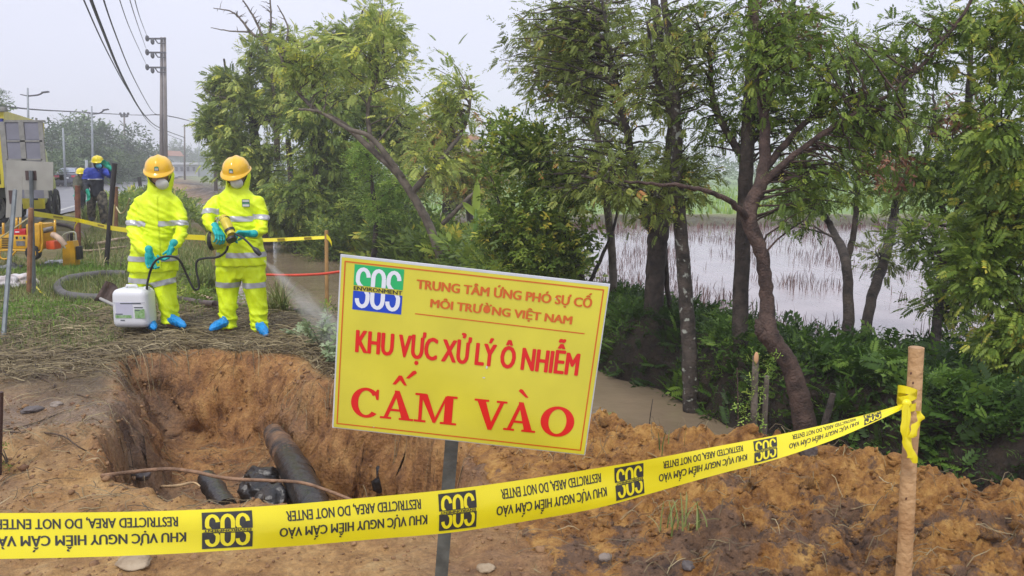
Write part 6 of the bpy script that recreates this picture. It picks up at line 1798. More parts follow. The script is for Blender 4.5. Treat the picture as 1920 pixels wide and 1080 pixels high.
ribbon('tape_strip', '', tz([(385, 446, 11.4), (450, 449, 11), (505, 450, 10.6), (560, 447.5, 10.3), (612, 445, 10)]), .05, M_TAPE, ft, .8)
M_TPRINT = mat('tape_print', (.30, .22, .02), .5)
for a, b_ in ((100, 118), (183, 197), (520, 534), (570, 584)):
    q = []
    def onfar(px):
        pts = [(60, 400, 10.3), (100, 406, 12.5), (146, 413, 15), (180, 421, 14.2), (206, 427, 13.3), (240, 432, 12.8), (385, 446, 11.4), (450, 449, 11), (505, 450, 10.6), (560, 447.5, 10.3), (612, 445, 10)]
        return P(px, np.interp(px, [p[0] for p in pts], [p[1] for p in pts]), np.interp(px, [p[0] for p in pts], [p[2] for p in pts]) - .03)
    ribbon('print_mark', '', [onfar(a), onfar((a + b_) / 2), onfar(b_)], .03, M_TPRINT, ft)
def stake(label, pts, r, m, name='stake', sides=8, cat='stake', r2=None):
    q = [Vector(p) for p in pts]; o = B().tube(q, [r, r2 or r], sides).build(name, m, None, smooth='auto'); return tag(o, label, cat)
M_WSTAKE = mat('weathered_wood', (.46, .27, .10), .7, var=.3, scale=6, bump=.3); M_RODR = mat('rust_rod', (.20, .075, .04), .7, var=.4, scale=12); M_RODB = mat('black_rod', (.03, .026, .026), .5, var=.3); M_STK = mat('stake_steel', (.15, .17, .18), .55, metal=.3, var=.25, scale=10); M_BRST = mat('brown_stake', (.28, .14, .07), .75, var=.4, scale=8, bump=.3)
wp = stake('thin wooden stake standing by the ditch with the far tape tied to its top', [P(612, 432, 10), P(613, 575, 10)], .024, M_WSTAKE)
ribbon('tape_tail', 'short loose tape tail fluttering from the wooden stake by the ditch', tz([(612, 443, 9.96), (618, 449, 9.94), (622, 458, 9.92)]), .06, M_TAPE, None)
stake('rust brown rod standing in the grass left of the man in blue, tape passing it', [P(145, 348, 15.2), P(147, 470, 15.2)], .05, M_RODR)
stake('long black rod leaning right in front of the man in blue', [P(215, 306, 13.3), P(199, 500, 13.3)], .042, M_RODB)
stake('short brown stake standing right behind the black leaning rod', [P(217, 350, 18.5), P(217, 424, 18.5)], .05, M_BRST)
stake('thin pale stake beside the short brown one', [P(213, 384, 16.5), P(211, 432, 16.5)], .026, mat('pale_yellow_stake', (.55, .45, .15), .6))
stake('brown wooden stake tied against the steel post of the turned away sign', [P(58, 390, 10.2), P(54, 552, 10.2)], .03, M_BRST)
stake('dark brown post cut by the left edge of the picture', [P(1, 735, 3.95), P(-4, 935, 3.95)], .014, mat('left_post', (.06, .03, .022), .6), r2=.015)
stake('small dark post on the verge beside the road just left of the first helmet', [P(261, 332, 40), P(263, 350, 40)], .09, M_RODB)
ribbon('tape_tail', 'yellow tape end lying on the grass at the foot of the brown stake', [HG(50, 545) + Vector((0, 0, .12)), HG(66, 548) + Vector((0, 0, .08)), HG(80, 556) + Vector((0, 0, .04)), HG(96, 566) + Vector((0, 0, .02))], .03, M_TAPE, None, 2)
ribbon('tape_tail', 'yellow tape tail hanging from the rust brown rod', tz([(148, 412, 15.0), (140, 425, 14.9), (137, 445, 14.8)]), .035, M_TAPE)
M_STRING = mat('string_pale', (.62, .55, .30), .7)
pipe('string', 'slack pale string hanging from the short brown stake to the left worker', 'string', tz([(218, 388, 17), (226, 400, 16), (236, 392, 15), (243, 372, 14)]), [.012] * 4, M_STRING, 5)
pipe('string', 'pale string slanting down left from the steel post of the turned away sign', 'string', tz([(57, 406, 10.2), (35, 422, 10.3), (0, 446, 10.5), (-20, 460, 10.6)]), [.010] * 4, M_STRING, 5)
M_SIGNBACK = mat('sign_back_grey', (.34, .33, .29), .5, var=.12, scale=5, bump=.1); M_PAD = mat('pad_brown', (.08, .05, .045), .7)
def backsign(label, corners, Y, post_pts, r, pads, cat='sign'):
    s = thing('turned_sign', label, cat, post_pts[1])
    q = [P(a, b_, Y) for a, b_ in corners]; b = B(); b.prism(q, Vector((0, -.004, 0))); b.build('sheet', M_SIGNBACK, s)
    B().tube([post_pts[0], post_pts[1]], [r, r], 6).build('post', M_STK, s, smooth='auto')
    for (a, b_, c_, d_) in pads: e = P(a, b_, Y - .007); f_ = P(c_, d_, Y - .007); B().box((e + f_) / 2, (abs(f_.x - e.x), .004, abs(f_.z - e.z))).build('tape_pad', M_PAD, s)
    return s
backsign('grey back of a wide sign on a steel post left of the man in blue', [(12, 300), (100, 304), (100, 357), (13, 355)], 10.4, (P(58, 320, 10.36), P(64, 552, 10.36)), .024, [(47, 320, 54.5, 338), (60, 320, 69, 338)])
backsign('narrow grey sign back on a leaning steel post at the left edge', [(14, 330), (42, 331), (41, 407), (11, 408)], 8.6, (P(28, 357, 8.5), P(4, 660, 7.3)), .022, [(16, 357, 27, 382)])

# ------------------------------------------------------------------ machines at the left
M_YEL = mat('machine_yellow', (.66, .36, .012), .4, var=.18, scale=9, coat=.2); M_RED = mat('machine_red', (.55, .02, .03), .35); M_TYRE = mat('tyre_rubber', (.02, .02, .02), .7, var=.3, scale=20); M_GREYM = mat('engine_grey', (.22, .21, .20), .45, metal=.4, var=.3, scale=20); M_DKV = mat('vent_dark', (.035, .03, .02), .7)
gY = 12.6; gen = thing('generator', 'yellow framed generator set with red fuel cap on wheels, behind the turned signs', 'generator', (P(40, 485, gY).x, gY, H1(P(40, 485, gY).x, gY)))
def bx(px0, py0, px1, py1, Y, dep, m, name, parent, bev=.0):
    a = P(px0, py0, Y); b_ = P(px1, py1, Y); return B().box(((a.x + b_.x) / 2, Y + dep / 2, (a.z + b_.z) / 2), (abs(b_.x - a.x), dep, abs(b_.z - a.z)), None, bev).build(name, m, parent, smooth='auto' if bev else False)
bx(-14, 441, 58, 467, gY, .45, M_YEL, 'engine_case', gen, .02); bx(47, 420, 78, 468, gY + .03, .42, M_YEL, 'alternator_case', gen, .03)
bx(22, 430, 48, 441, gY + .05, .25, M_RED, 'fuel_tank', gen, .02); bx(28, 434, 36, 436, gY + .045, .01, M_SIGN_W, 'tank_lettering', gen)
for k in range(6): bx(3, 446 + k * 3.4, 18, 447.6 + k * 3.4, gY - .006, .012, M_DKV, 'vent_slat', gen)
bx(30, 452, 47, 461, gY - .006, .012, M_GREYM, 'nameplate', gen)
for k, mm in enumerate((M_BLACK, M_LGR, M_BLACK)): bx(29 + k * 7, 443.5, 33.5 + k * 7, 448.5, gY - .004, .008, mm, 'stripe', gen)
def gp(a, b_, d=0): return P(a, b_, gY + d)
for d_ in (-.04, .46):
    q = smooth_path([tuple(gp(a, b_, d_)) for a, b_ in ((0, 485), (-2, 470), (52, 470), (78, 470), (78, 422), (76, 418), (74, 422), (74, 468))], 3)
    B().tube([Vector(p) for p in q], [.016] * len(q), 8).build('frame_tube', M_YEL, gen, smooth=True)
q = smooth_path([tuple(gp(a, b_, -.05)) for a, b_ in ((-1, 470), (0, 482), (10, 486), (22, 480), (30, 471))], 4); B().tube([Vector(p) for p in q], [.016] * len(q), 8).build('skid', M_YEL, gen, smooth=True)
for px, y0_, y1_ in ((103, 412, 440), (31, 408, 432), (38, 408, 432), (6, 418, 441)):
    B().tube([gp(px, y0_, .1), gp(px, y1_, .1)], [.018, .018], 8).build('frame_post', M_YEL, gen, smooth=True)
def wheel(parent, c, r, w, ax=Vector((0, 1, 0)), m_rim=None, name='wheel'):
    ax = ax.normalized(); u = ax.orthogonal().normalized(); v = ax.cross(u); V = []; F = []; n = 24; prof = [(r * .62, -w / 2), (r * .9, -w / 2), (r, -w * .3), (r, w * .3), (r * .9, w / 2), (r * .62, w / 2)]
    for i in range(n):
        a = 2 * math.pi * i / n
        for rr, h in prof: V.append(Vector(c) + u * (rr * math.cos(a)) + v * (rr * math.sin(a)) + ax * h)
    k = len(prof)
    for i in range(n):
        j = (i + 1) % n
        for p in range(k): F.append((i * k + p, j * k + p, j * k + (p + 1) % k, i * k + (p + 1) % k))
    wt = B().add(V, F).build(name, M_TYRE, parent, smooth='auto')
    B().cyl(Vector(c) - ax * w * .4, Vector(c) + ax * w * .4, r * .6, r * .6, 18).build('rim', m_rim or M_GREYM, wt, smooth='auto')
    B().cyl(Vector(c) - ax * w * .48, Vector(c) + ax * w * .48, r * .2, r * .2, 12).build('hub', M_BLACK, wt, smooth='auto')
    return wt
wheel(gen, gp(62, 474, -.02), .115, .08, m_rim=M_YEL); wheel(gen, gp(64, 474, .48), .115, .08, m_rim=M_YEL)
pipe('exhaust', '', '', [gp(60, 434, .1), gp(85, 432, .1), gp(100, 428, .1)], [.035, .045, .04], M_GREYM, 10, 3, 0, gen)
bx(85, 452, 103, 468, gY + .05, .2, mat('orange_red_tank', (.75, .10, .02), .4), 'fuel_can', gen, .02)
pipe('pump_pipe', '', '', [gp(100, 440, .1), gp(112, 448, .0), gp(122, 460, 0)], [.05, .045, .04], M_CREAM, 10, 3, 0, gen)
sp_ = thing('submersible_pump', 'upright yellow pump unit with hose on the grass behind the hose loop', 'pump', HG(128, 505))
Yq = HG(128, 505).y
b = B(); b.prism([P(118, 506, Yq), P(141, 506, Yq), P(140, 468, Yq), P(136, 452, Yq), P(126, 452, Yq), P(117, 468, Yq)], Vector((0, .16, 0))); b.build('housing', M_YEL, sp_)
B().cyl(P(127, 452, Yq + .08), P(127, 438, Yq + .08), .02, .02, 10).build('outlet', M_GREYM, sp_)
B().cyl(P(134, 452, Yq + .08), P(134, 437, Yq + .08), .022, .028, 10).build('motor_cap', M_BLACK, sp_, smooth='auto')
bx(141, 462, 151, 487, Yq + .02, .1, M_BLACK, 'coupling', sp_, .01)
pipe('hose', '', '', [P(123, 466, Yq), P(117, 455, Yq), P(118, 442, Yq), P(128, 436, Yq), P(141, 436, Yq), P(143, 450, Yq)], [.012] * 6, mat('hose_pale', (.42, .44, .34), .5), 8, 4, 0, sp_)
# sacks
M_SACK = mat('sack_white', (.62, .60, .60), .6, var=.35, scale=9, bump=.6, bscale=18, col2=(.38, .33, .32))
def sack(px, py, w, h, label, seed, m=M_SACK, dy=.2):
    p = HG(px, py); TV, TF = ico(4, seed, .35); V = TV * np.array([w, dy, h]); V[:, 2] = np.maximum(V[:, 2], -h * .5); V += np.array(p) + np.array([0, dy * .5, h * .5])
    for i in range(len(V)): V[i] += np.array(noise.noise_vector(Vector(V[i]) * 9)) * .022
    return tag(np_mesh('sack', V, TF, m, smooth=True), label, 'plastic sack')
sack(10, 541, .15, .10, 'crumpled white plastic sack at the left edge under the generator', 61); sack(34, 537, .14, .11, 'white plastic sack with a pink tinge beside the brown stake', 63, mat('sack_pinkish', (.60, .48, .42), .6, scale=7, bump=.6, bscale=18, col2=(.60, .60, .62)))
sack(100, 500, .20, .06, 'flat grey and white plastic sheet lying in the grass before the yellow pump', 67, mat('sheet_grey', (.42, .44, .46), .5, scale=10, col2=(.10, .11, .13), bump=.5)); sack(10, 510, .15, .07, 'grey crumpled sheet behind the white sacks at the left edge', 71, mat('sheet_dark', (.22, .23, .22), .5, scale=10, col2=(.06, .07, .07), bump=.5))

# ------------------------------------------------------------------ vehicles
M_TRY = mat('truck_yellow', (.62, .52, .02), .4, var=.15, scale=2, coat=.2); M_TRB = mat('truck_blue', (.03, .04, .22), .4); M_TRG = mat('truck_grey', (.20, .20, .235), .5, var=.12, scale=3, bump=.1); M_TRF = mat('truck_frame_grey', (.25, .245, .22), .5, var=.2, scale=8); M_GLASS = mat('dark_glass', (.03, .035, .045), .08, var=0, spec=.8); M_INT_SHADE = mat('painted_interior_shade', (.03, .018, .015), .8)
tY = 15.5; truck = thing('box_truck', 'yellow box truck cut by the left edge, its grey panelled rear door swung open', 'truck', (P(-60, 420, tY).x, tY, H1(P(-60, 420, tY).x, tY)))
B().prism([P(-150, 352, tY), P(7, 352, tY), P(7, 207, tY), P(-150, 207, tY)], Vector((-1.6, 4.1, 0))).build('box_body', M_TRY, truck)
bx(-140, 232, 1, 345, tY - .012, .02, M_INT_SHADE, 'rear_shade_panel', truck); bx(3.5, 222, 8.5, 346, tY - .05, .05, M_TRB, 'blue_pillar', truck)  # flat dark panel on the closed box, its colour standing in for interior shade
bx(-150, 200, 9, 209, tY - .06, .1, M_TRF, 'roof_rail', truck, .01); B().prism([P(-150, 372, tY + .1), P(0, 372, tY + .1), P(0, 353, tY + .1), P(-150, 353, tY + .1)], Vector((-1.4, 3.6, 0))).build('chassis', M_BLACK, truck)
bx(-150, 372, -2, 384, tY, .12, M_BLACK, 'bumper', truck, .02)
wheel(truck, P(-14, 388, tY + .9), .42, .28, Vector((1, 0, 0)))
door = bx(8, 226, 83, 372, tY - .6, .045, M_TRG, 'rear_door', truck, .004)
for (a, b_, c_, d_) in ((8, 225, 83, 229), (8, 228, 11, 372), (79, 228, 83, 372), (43.5, 229, 46.5, 372), (12, 263, 79, 266), (12, 297.5, 79, 301)):
    bx(a, b_, c_, d_, tY - .62, .02, M_TRF, 'door_rib', door)
for (a, b_) in ((13, 230.5), (47.5, 230.5), (13, 267.5), (47.5, 267.5), (13, 302.5), (47.5, 302.5)):
    bx(a, b_, a + 29.5 if a < 40 else a + 31, b_ + 30.5, tY - .606, .006, M_TRG, 'door_panel', door)
B().cyl(P(68, 225, tY - .58), P(68, 221, tY - .58), .02, .02, 8).build('hinge_pin', M_TRF, door)
vY = 20.5; van = thing('utility_van', 'yellow green striped van parked on the road behind the turned signs', 'van', (P(50, 400, vY).x, vY, .4))
M_VAN = mat('van_lime', (.50, .52, .14), .4, var=.12, scale=3, coat=.2); M_VANY = mat('van_yellow', (.70, .60, .02), .4, var=.1)
def vp(px, py, Y=vY): return P(px, py, Y)
b = B(); prof = [(0, .35), (0, 1.15), (.05, 1.62), (.15, 1.80), (.7, 1.80), (1.0, 1.25), (1.7, 1.05), (1.8, .40)]
vx1 = vp(86, 380).x; vx0 = vp(-8, 380).x
zb = .39
b.prism([(vx1 - .39 * yy, vY + yy, zb + zz) for yy, zz in prof], Vector((vx0 - vx1, 0, 0))); bo = b.build('body', M_VAN, van)
bv = bo.modifiers.new('b', 'BEVEL'); bv.width = .09; bv.segments = 4; bv.limit_method = 'ANGLE'
bx(-2, 318, 78, 345, vY - .02, .05, M_GLASS, 'rear_window', van, .01); bx(40, 364, 81, 392, vY - .09, .12, M_VANY, 'bumper', van, .03); bx(63, 372, 71, 375, vY - .10, .02, M_BLACK, 'hook_slot', van)
bx(63, 363.5, 74, 368, vY - .10, .03, M_RED, 'tail_light', van, .005); bx(44, 357, 83, 364, vY - .05, .04, M_TRF, 'tailgate_rail', van)
for k in range(3):
    y_ = .15 + k * .3; B().prism([(vx1 - .39 * y_ + .01, vY + y_, zb + .55), (vx1 - .39 * (y_ + .18) + .01, vY + y_ + .18, zb + .55), (vx1 - .39 * (y_ + .18) + .01, vY + y_ + .18, zb + .95), (vx1 - .39 * y_ + .01, vY + y_, zb + .95)], (.015, .005, 0)).build('side_stripe', (M_BLACK, M_LGR, M_BLACK)[k], van)
RX = Vector((1, .39, 0))
wheel(van, (vx1 - .05 - .39 * 1.35, vY + 1.35, zb + .36), .37, .25, RX); wheel(van, (vx1 - .3, vY + .55, zb + .36), .37, .25, RX); wheel(van, (vx0 + .12, vY + .75, zb + .36), .37, .25, RX)
bx(56, 392, 86, 399, vY + .15, .4, M_BLACK, 'axle', van)
bx(111, 328, 118, 338, vY - .6, .06, M_BLACK, 'mirror', van, .01); B().tube([P(104, 336, vY), P(112, 334, vY - .5)], [.02, .02], 6).build('mirror_arm', M_BLACK, van)
# parked sedan seen from the rear
cY = 62.0; cx_ = P(124, 350, cY).x; car = thing('parked_car', 'dark blue grey saloon car seen from behind on the wet road', 'car', (cx_, cY, .39))
M_CAR = mat('car_paint', (.045, .05, .075), .25, var=.05, coat=.7); M_CARL = mat('tail_red', (.6, .03, .06), .3)
def carpt(x, y, z): return Vector((cx_ + x * .98 + y * -.39, cY + y, .39 + z))
secs = []
pr_ = [(0, .28, .62, .86), (.15, .22, .92, .9), (.9, .22, 1.0, .92), (1.5, .22, 1.36, .92), (2.4, .22, 1.46, .93), (3.1, .22, 1.36, .92), (3.7, .22, .98, .92), (4.4, .24, .82, .88), (4.6, .35, .60, .82)]
V = []; F = []
for (yy, z0_, z1_, hw) in pr_:
    roof = .70 if z1_ > 1.1 else .96
    zs = min(z1_, .92)
    for x, z in ((-hw, z0_), (-hw * 1.02, (z0_ + zs) / 2), (-hw * .97, zs), (-hw * roof, z1_), (0, z1_ + .03), (hw * roof, z1_), (hw * .97, zs), (hw * 1.02, (z0_ + zs) / 2), (hw, z0_)): V.append(carpt(x, yy, z))
for k in range(len(pr_) - 1):
    for i in range(9):
        j = (i + 1) % 9; F.append((k * 9 + i, k * 9 + j, (k + 1) * 9 + j, (k + 1) * 9 + i))
F.append(tuple(range(9))); F.append(tuple(range((len(pr_) - 1) * 9, len(pr_) * 9)))
B().add(V, F).build('body', M_CAR, car, smooth='auto')
B().prism([carpt(-.66, 1.02, 1.06), carpt(.66, 1.02, 1.06), carpt(.58, 1.48, 1.36), carpt(-.58, 1.48, 1.36)], (0, -.05, .03)).build('rear_window', mat('rear_glass', (.35, .40, .48), .1, var=0), car)
for s_ in (-1, 1):
    B().box(carpt(s_ * .68, -.02, .78), (.36, .08, .15)).build('tail_light', M_CARL, car); wheel(car, carpt(s_ * .84, .85, .32), .33, .2, Vector((1, 0, 0))); wheel(car, carpt(s_ * .84, 3.6, .32), .33, .2, Vector((1, 0, 0)))
B().box(carpt(0, -.04, .66), (.5, .03, .12)).build('number_plate', M_SIGN_W, car); B().box(carpt(0, -.03, .40), (1.66, .12, .2), None, .03).build('bumper', M_CAR, car)

# ------------------------------------------------------------------ poles, lamps, wires
M_CONC = mat('concrete_pole', (.22, .19, .175), .8, var=.25, scale=1.5); M_IRON = mat('pole_iron', (.07, .07, .08), .6); M_LAMP = mat('lamp_grey', (.30, .33, .36), .5)
pY = 64.0; tw = thing('utility_pole', 'tall twin concrete power pole with three crossarms above the left helmet', 'utility pole', (P(307, 350, pY).x, pY, .36))
for dx in (-3.6, 3.6):
    a = P(307 + dx * 1.2, 352, pY); t_ = P(306 + dx * .8, 70, pY); B().tube([a, t_], [.17, .10], 10).build('pole', M_CONC, tw, smooth=True)
for yy in (72, 98, 126):
    a = P(277, yy, pY - .2); e = P(311, yy + 1, pY - .2); am = B().box((a + e) / 2, ((e - a).length, .12, .12)).build('crossarm', M_IRON, tw)
    B().tube([P(291, yy + 2, pY - .2), P(296, yy + 9, pY - .2), P(311, yy + 10, pY - .2)], [.05] * 3, 6).build('brace', M_IRON, am)
    for px in (276, 286): B().ball(P(px, yy + (0 if px == 276 else 6), pY - .25), .2, 8, 6, (.8, .8, 1.2)).build('insulator', M_IRON, am)
def simple_pole(label, px0, y0_, px1, y1_, Y, r, arms=(), m=M_CONC, name='utility_pole', cat='utility pole'):
    b0 = P(px1, y1_, Y); b0.z = min(b0.z, .4); o = thing(name, label, cat, b0)
    B().tube([b0, P(px0, y0_, Y)], [r, r * .7], 8).build('pole', m, o, smooth=True)
    for yy, hw in arms:
        a = P(px0 - hw, yy, Y); e = P(px0 + hw, yy, Y); B().box((a + e) / 2, ((e - a).length, .12, .14)).build('crossarm', M_IRON, o)
        for k in (-1, 0, 1): B().ball(P(px0 + k * hw * .9, yy - 2, Y), .18, 6, 5).build('insulator', M_IRON, o)
    return o
simple_pole('slim power pole with short crossarms standing beyond the roadside wood', 233, 212, 234, 335, 110, .16, ((215, 8), (219, 6)))
simple_pole('plain dark pole right of the twin power pole', 346, 233, 346, 332, 105, .13); simple_pole('faint thin pole at the end of the road', 373, 252, 373, 330, 150, .12, m=M_LAMP)
simple_pole('pole half hidden by the leaves above the right helmet', 404, 225, 404, 345, 48, .12); simple_pole('thin white pole in front of the hazy wood', 118, 240, 121, 325, 60, .09, m=M_LAMP); simple_pole('short grey post behind the man in blue', 162, 300, 162, 340, 50, .12, m=M_LAMP)
def lamp(label, px, y0_, y1_, Y, tipx, tipy, back):
    b0 = P(px + 2, y1_, Y); b0.z = .38; o = thing('street_lamp', label, 'street lamp', b0)
    B().tube([b0, P(px, y0_, Y)], [.11, .05], 8).build('pole', M_LAMP, o, smooth=True)
    jy = y0_ + (tipy - y0_) * .0 + 15
    q = smooth_path([tuple(P(px, jy, Y)), tuple(P(px + (tipx - px) * .5, jy - 2, Y)), tuple(P(px + (tipx - px) * .75, tipy + 1, Y))], 3); B().tube([Vector(p) for p in q], [.05] * len(q), 6).build('arm', M_IRON, o, smooth=True)
    a = P(px + (tipx - px) * .7, tipy + 1.5, Y); e = P(tipx, tipy, Y); B().box((a + e) / 2, ((e - a).length, .22, .08), Matrix.Rotation(-math.atan2((e - a).z, (e - a).x), 3, 'Y')).build('lamp_head', M_IRON, o)
    B().tube([P(px, jy, Y), P(px - back, jy - 3, Y)], [.04, .03], 6).build('back_arm', M_IRON, o)
lamp('double armed street lamp rising behind the open truck door', 52, 165, 345, 50, 91, 172, 14); lamp('double armed street lamp above the man in blue', 172, 199, 340, 58, 203, 205, 12)
M_WIRE = mat('wire_dark', (.05, .05, .055), .7)
def wire(pts, r, label): 
    q = smooth_path([tuple(P(*p)) for p in pts], 6); o = B().tube([Vector(p) for p in q], [r] * len(q), 4).build('wire', M_WIRE, None); return tag(o, label, 'wire')
wire([(140, -40, 20), (200, 95, 30), (247, 180, 45), (290, 240, 70), (340, 262, 105)], .022, 'thin overhead wire, leftmost of those falling from the top edge')
wire([(160, -30, 20), (190, 50, 25), (232, 150, 36), (270, 215, 55), (300, 240, 80), (346, 258, 105)], .045, 'thick overhead cable falling from the top edge to the twin pole')
wire([(185, -30, 20), (215, 60, 27), (250, 145, 40), (285, 208, 60), (300, 216, 66)], .022, 'overhead wire just right of the thick cable')
wire([(215, -30, 22), (240, 45, 30), (262, 95, 45), (276, 125, 64)], .014, 'faint wire ending at the lowest crossarm'); wire([(235, -30, 22), (256, 40, 32), (276, 97, 64)], .014, 'faint wire ending at the middle crossarm'); wire([(248, -20, 22), (263, 35, 34), (277, 71, 64)], .014, 'faint wire ending at the top crossarm')
wire([(-40, 192, 45), (60, 205, 60), (150, 210, 80), (233, 215, 110)], .05, 'level wire from the left edge to the slim pole'); wire([(233, 215, 110), (270, 216, 90), (306, 216, 64), (360, 228, 80), (404, 245, 60)], .04, 'level wire from the slim pole past the twin pole to the leaves')
# ------------------------------------------------------------------ far building
M_BLD = mat('far_wall', (.42, .43, .46), .8, var=.1, scale=.3); M_ROOF = mat('far_roof', (.55, .57, .60), .7); M_ORG = mat('orange_roof', (.50, .22, .12), .7)
fY = 190.0; bld = thing('low_building', 'low flat roofed pale building at the end of the road between the helmets', 'building', (P(345, 332, fY).x, fY, .3))
bx(324, 308, 372, 330, fY, 9, M_BLD, 'wall', bld); bx(321, 304.5, 376, 308.5, fY - 1.2, 12, M_ROOF, 'roof', bld)
for k, a in enumerate((328, 338, 350, 361)): bx(a, 313, a + 5, 321, fY - .1, .12, M_GLASS, 'window', bld)
hs_ = thing('orange_roof_house', 'small orange roofed house barely showing left of the twin pole foot', 'house', (P(300, 335, 210).x, 210, .3))
bx(285, 292, 316, 332, 210, 8, M_BLD, 'wall', hs_); b = B(); b.prism([P(282, 292, 209.5), P(319, 292, 209.5), P(312, 282, 209.5), P(288, 282, 209.5)], (0, 9, 0)); b.build('roof', M_ORG, hs_)
hs2 = thing('pink_house', 'pale pinkish house wall glimpsed above the pond through the trees', 'house', (P(880, 270, 120).x, 120, -.6))
bx(868, 262, 905, 322, 120, 8, mat('pink_wall', (.50, .40, .38), .8), 'wall', hs2); b = B(); b.prism([P(864, 262, 119.6), P(909, 262, 119.6), P(886, 250, 119.6)], (0, 8.8, 0)); b.build('roof', M_ORG, hs2)

# orange float line in the ditch
M_ORLINE = mat('orange_red_tube', (.70, .07, .03), .5, var=.15)
pipe('orange_tube', 'orange red floating tube across the ditch just left of the warning sign', 'floating tube', [P(500, 515, 9.9), P(540, 516, 9.8), P(580, 515, 9.6), P(610, 513, 9.45), P(640, 509, 9.3), P(700, 502, 9.1)], [.016] * 6, M_ORLINE, 10)

# ------------------------------------------------------------------ posts, stumps and single plants by the heap
def pole_thing(name, label, cat, pts, r0, r1, m): 
    q = smooth_path([tuple(P(*p)) for p in pts], 3); o = B().tube([Vector(p) for p in q], list(np.linspace(r0, r1, len(q))), 10).build(name, m, None, smooth='auto'); return tag(o, label, cat)
cutp = thing('cut_sapling', 'cut sapling post with a pale slanted top, overgrown by a light green creeper', 'cut sapling', P(1412, 850, 4.6))
q = [P(1412, 850, 4.6), P(1414, 760, 4.6), P(1417, 668, 4.6)]; B().tube(q, [.022, .020, .018], 10).build('stem', M_BARK_G, cutp, smooth='auto')
B().ball(P(1418, 671, 4.575), .019, 10, 8, (.75, .35, 1.9)).build('cut_face', mat('fresh_cut', (.60, .34, .18), .7), cutp, smooth=True)
pole_thing('cut_sapling', 'shorter dark cut stake right of the slant topped sapling post', 'stake', [(1432, 850, 4.7), (1434, 780, 4.7), (1438, 705, 4.7)], .018, .015, M_BARK_G)
pole_thing('cut_sapling', 'thin reddish twig stem left of the slant topped sapling post', 'stem', [(1380, 850, 4.6), (1384, 790, 4.6), (1382, 690, 4.6)], .006, .003, M_BARK_R)
pole_thing('cut_sapling', 'dark leaning stump sticking up among the ferns left of the wooden post', 'stump', [(1545, 800, 5.4), (1555, 765, 5.4), (1562, 738, 5.4)], .025, .02, M_BARK)
pole_thing('sapling', 'thin bare whip standing against the muddy water right of the sign', 'sapling', [(1216, 830, 4.7), (1218, 790, 4.7), (1224, 748, 4.7)], .004, .002, M_BARK)
rg = np.random.default_rng(101)
n = 110; t = rg.random(n); pos = np.array([tuple(P(1395 + 45 * rg.random() + 10 * math.sin(tt * 9), 850 - 185 * tt, 4.55 + .1 * rg.random())) for tt in t])
lv = Leaves(); lv.add(*place_sprays(T_SML[0], pos, rg.normal(size=(n, 3)) + np.array([0, 0, .3]), np.tile([0, 0, 1.], (n, 1)) + rg.normal(0, .4, (n, 3)), rg.uniform(.035, .075, n), rg.normal(.5, .2, n).clip(0, 1), rg)); lv.build('creeper_leaves', M_LEAF['bright'], cutp)
def plant(name, label, base, n, size, spread_, leafm, tl, seed, cat='plant', stem=True, hgt=.3, tint=.5):
    rg = np.random.default_rng(seed); base = Vector(base); root = thing(name, label, cat, base)
    bb = B(); pos = []; dr = []
    for i in range(max(3, n // 6)):
        a = rg.uniform(0, 6.28); e = base + Vector((math.cos(a) * spread_ * rg.random(), math.sin(a) * spread_ * rg.random(), hgt * rg.uniform(.5, 1)))
        mid = (base + e) / 2 + Vector((0, 0, hgt * .15)); bb.tube([base, mid, e], [.006, .004, .002], 5)
        for k in range(6):
            t = .4 + .6 * k / 5; p = base.lerp(e, t); pos.append(tuple(p)); dr.append((math.cos(a) + rg.normal() * .6, math.sin(a) + rg.normal() * .6, .2 + .3 * rg.normal()))
    bb.build('stem', M_BARK_G, root)
    pos = np.array(pos); dr = np.array(dr); m_ = len(pos); lv = Leaves()
    for j, T_ in enumerate(tl):
        s_ = np.arange(m_) % len(tl) == j; lv.add(*place_sprays(T_, pos[s_], dr[s_], np.tile([0, 0, 1.], (s_.sum(), 1)) + rg.normal(0, .3, (s_.sum(), 3)), rg.uniform(size * .6, size * 1.3, s_.sum()), rg.normal(tint, .2, s_.sum()).clip(0, 1), rg))
    lv.build('leaves', M_LEAF[leafm], root); return root
plant('broad_weed', 'pale dusty leaved weed at the far corner of the hole, under the spray mist', HG(600, 655), 42, .13, .30, 'pale', T_BRD, 111, hgt=.30)
plant('broad_weed', 'pale leafy weed drooping over the rim of the hole by the sign edge', HG(615, 690) + Vector((0, .1, 0)), 30, .12, .22, 'pale', T_BRD, 112, hgt=.20)
plant('broad_weed', 'low pale weed right beside the spraying worker feet', HG(560, 640), 24, .11, .25, 'pale', T_BRD, 113, hgt=.14)
plant('seedling', 'small green seedling behind the clay heap next to the muddy water', P(1150, 800, 4.9), 6, .05, .06, 'bright', T_SML, 114, hgt=.12)
plant('weed', 'spindly green weed at the foot of the dark post at the left edge', P(22, 900, 4.1), 18, .06, .10, 'mid', T_SML, 115, hgt=.22)
plant('leafy_shrub', 'green spindly shrub between the black rod and the left worker', HG(225, 505), 24, .14, .18, 'mid', T_SML, 116, hgt=.45)
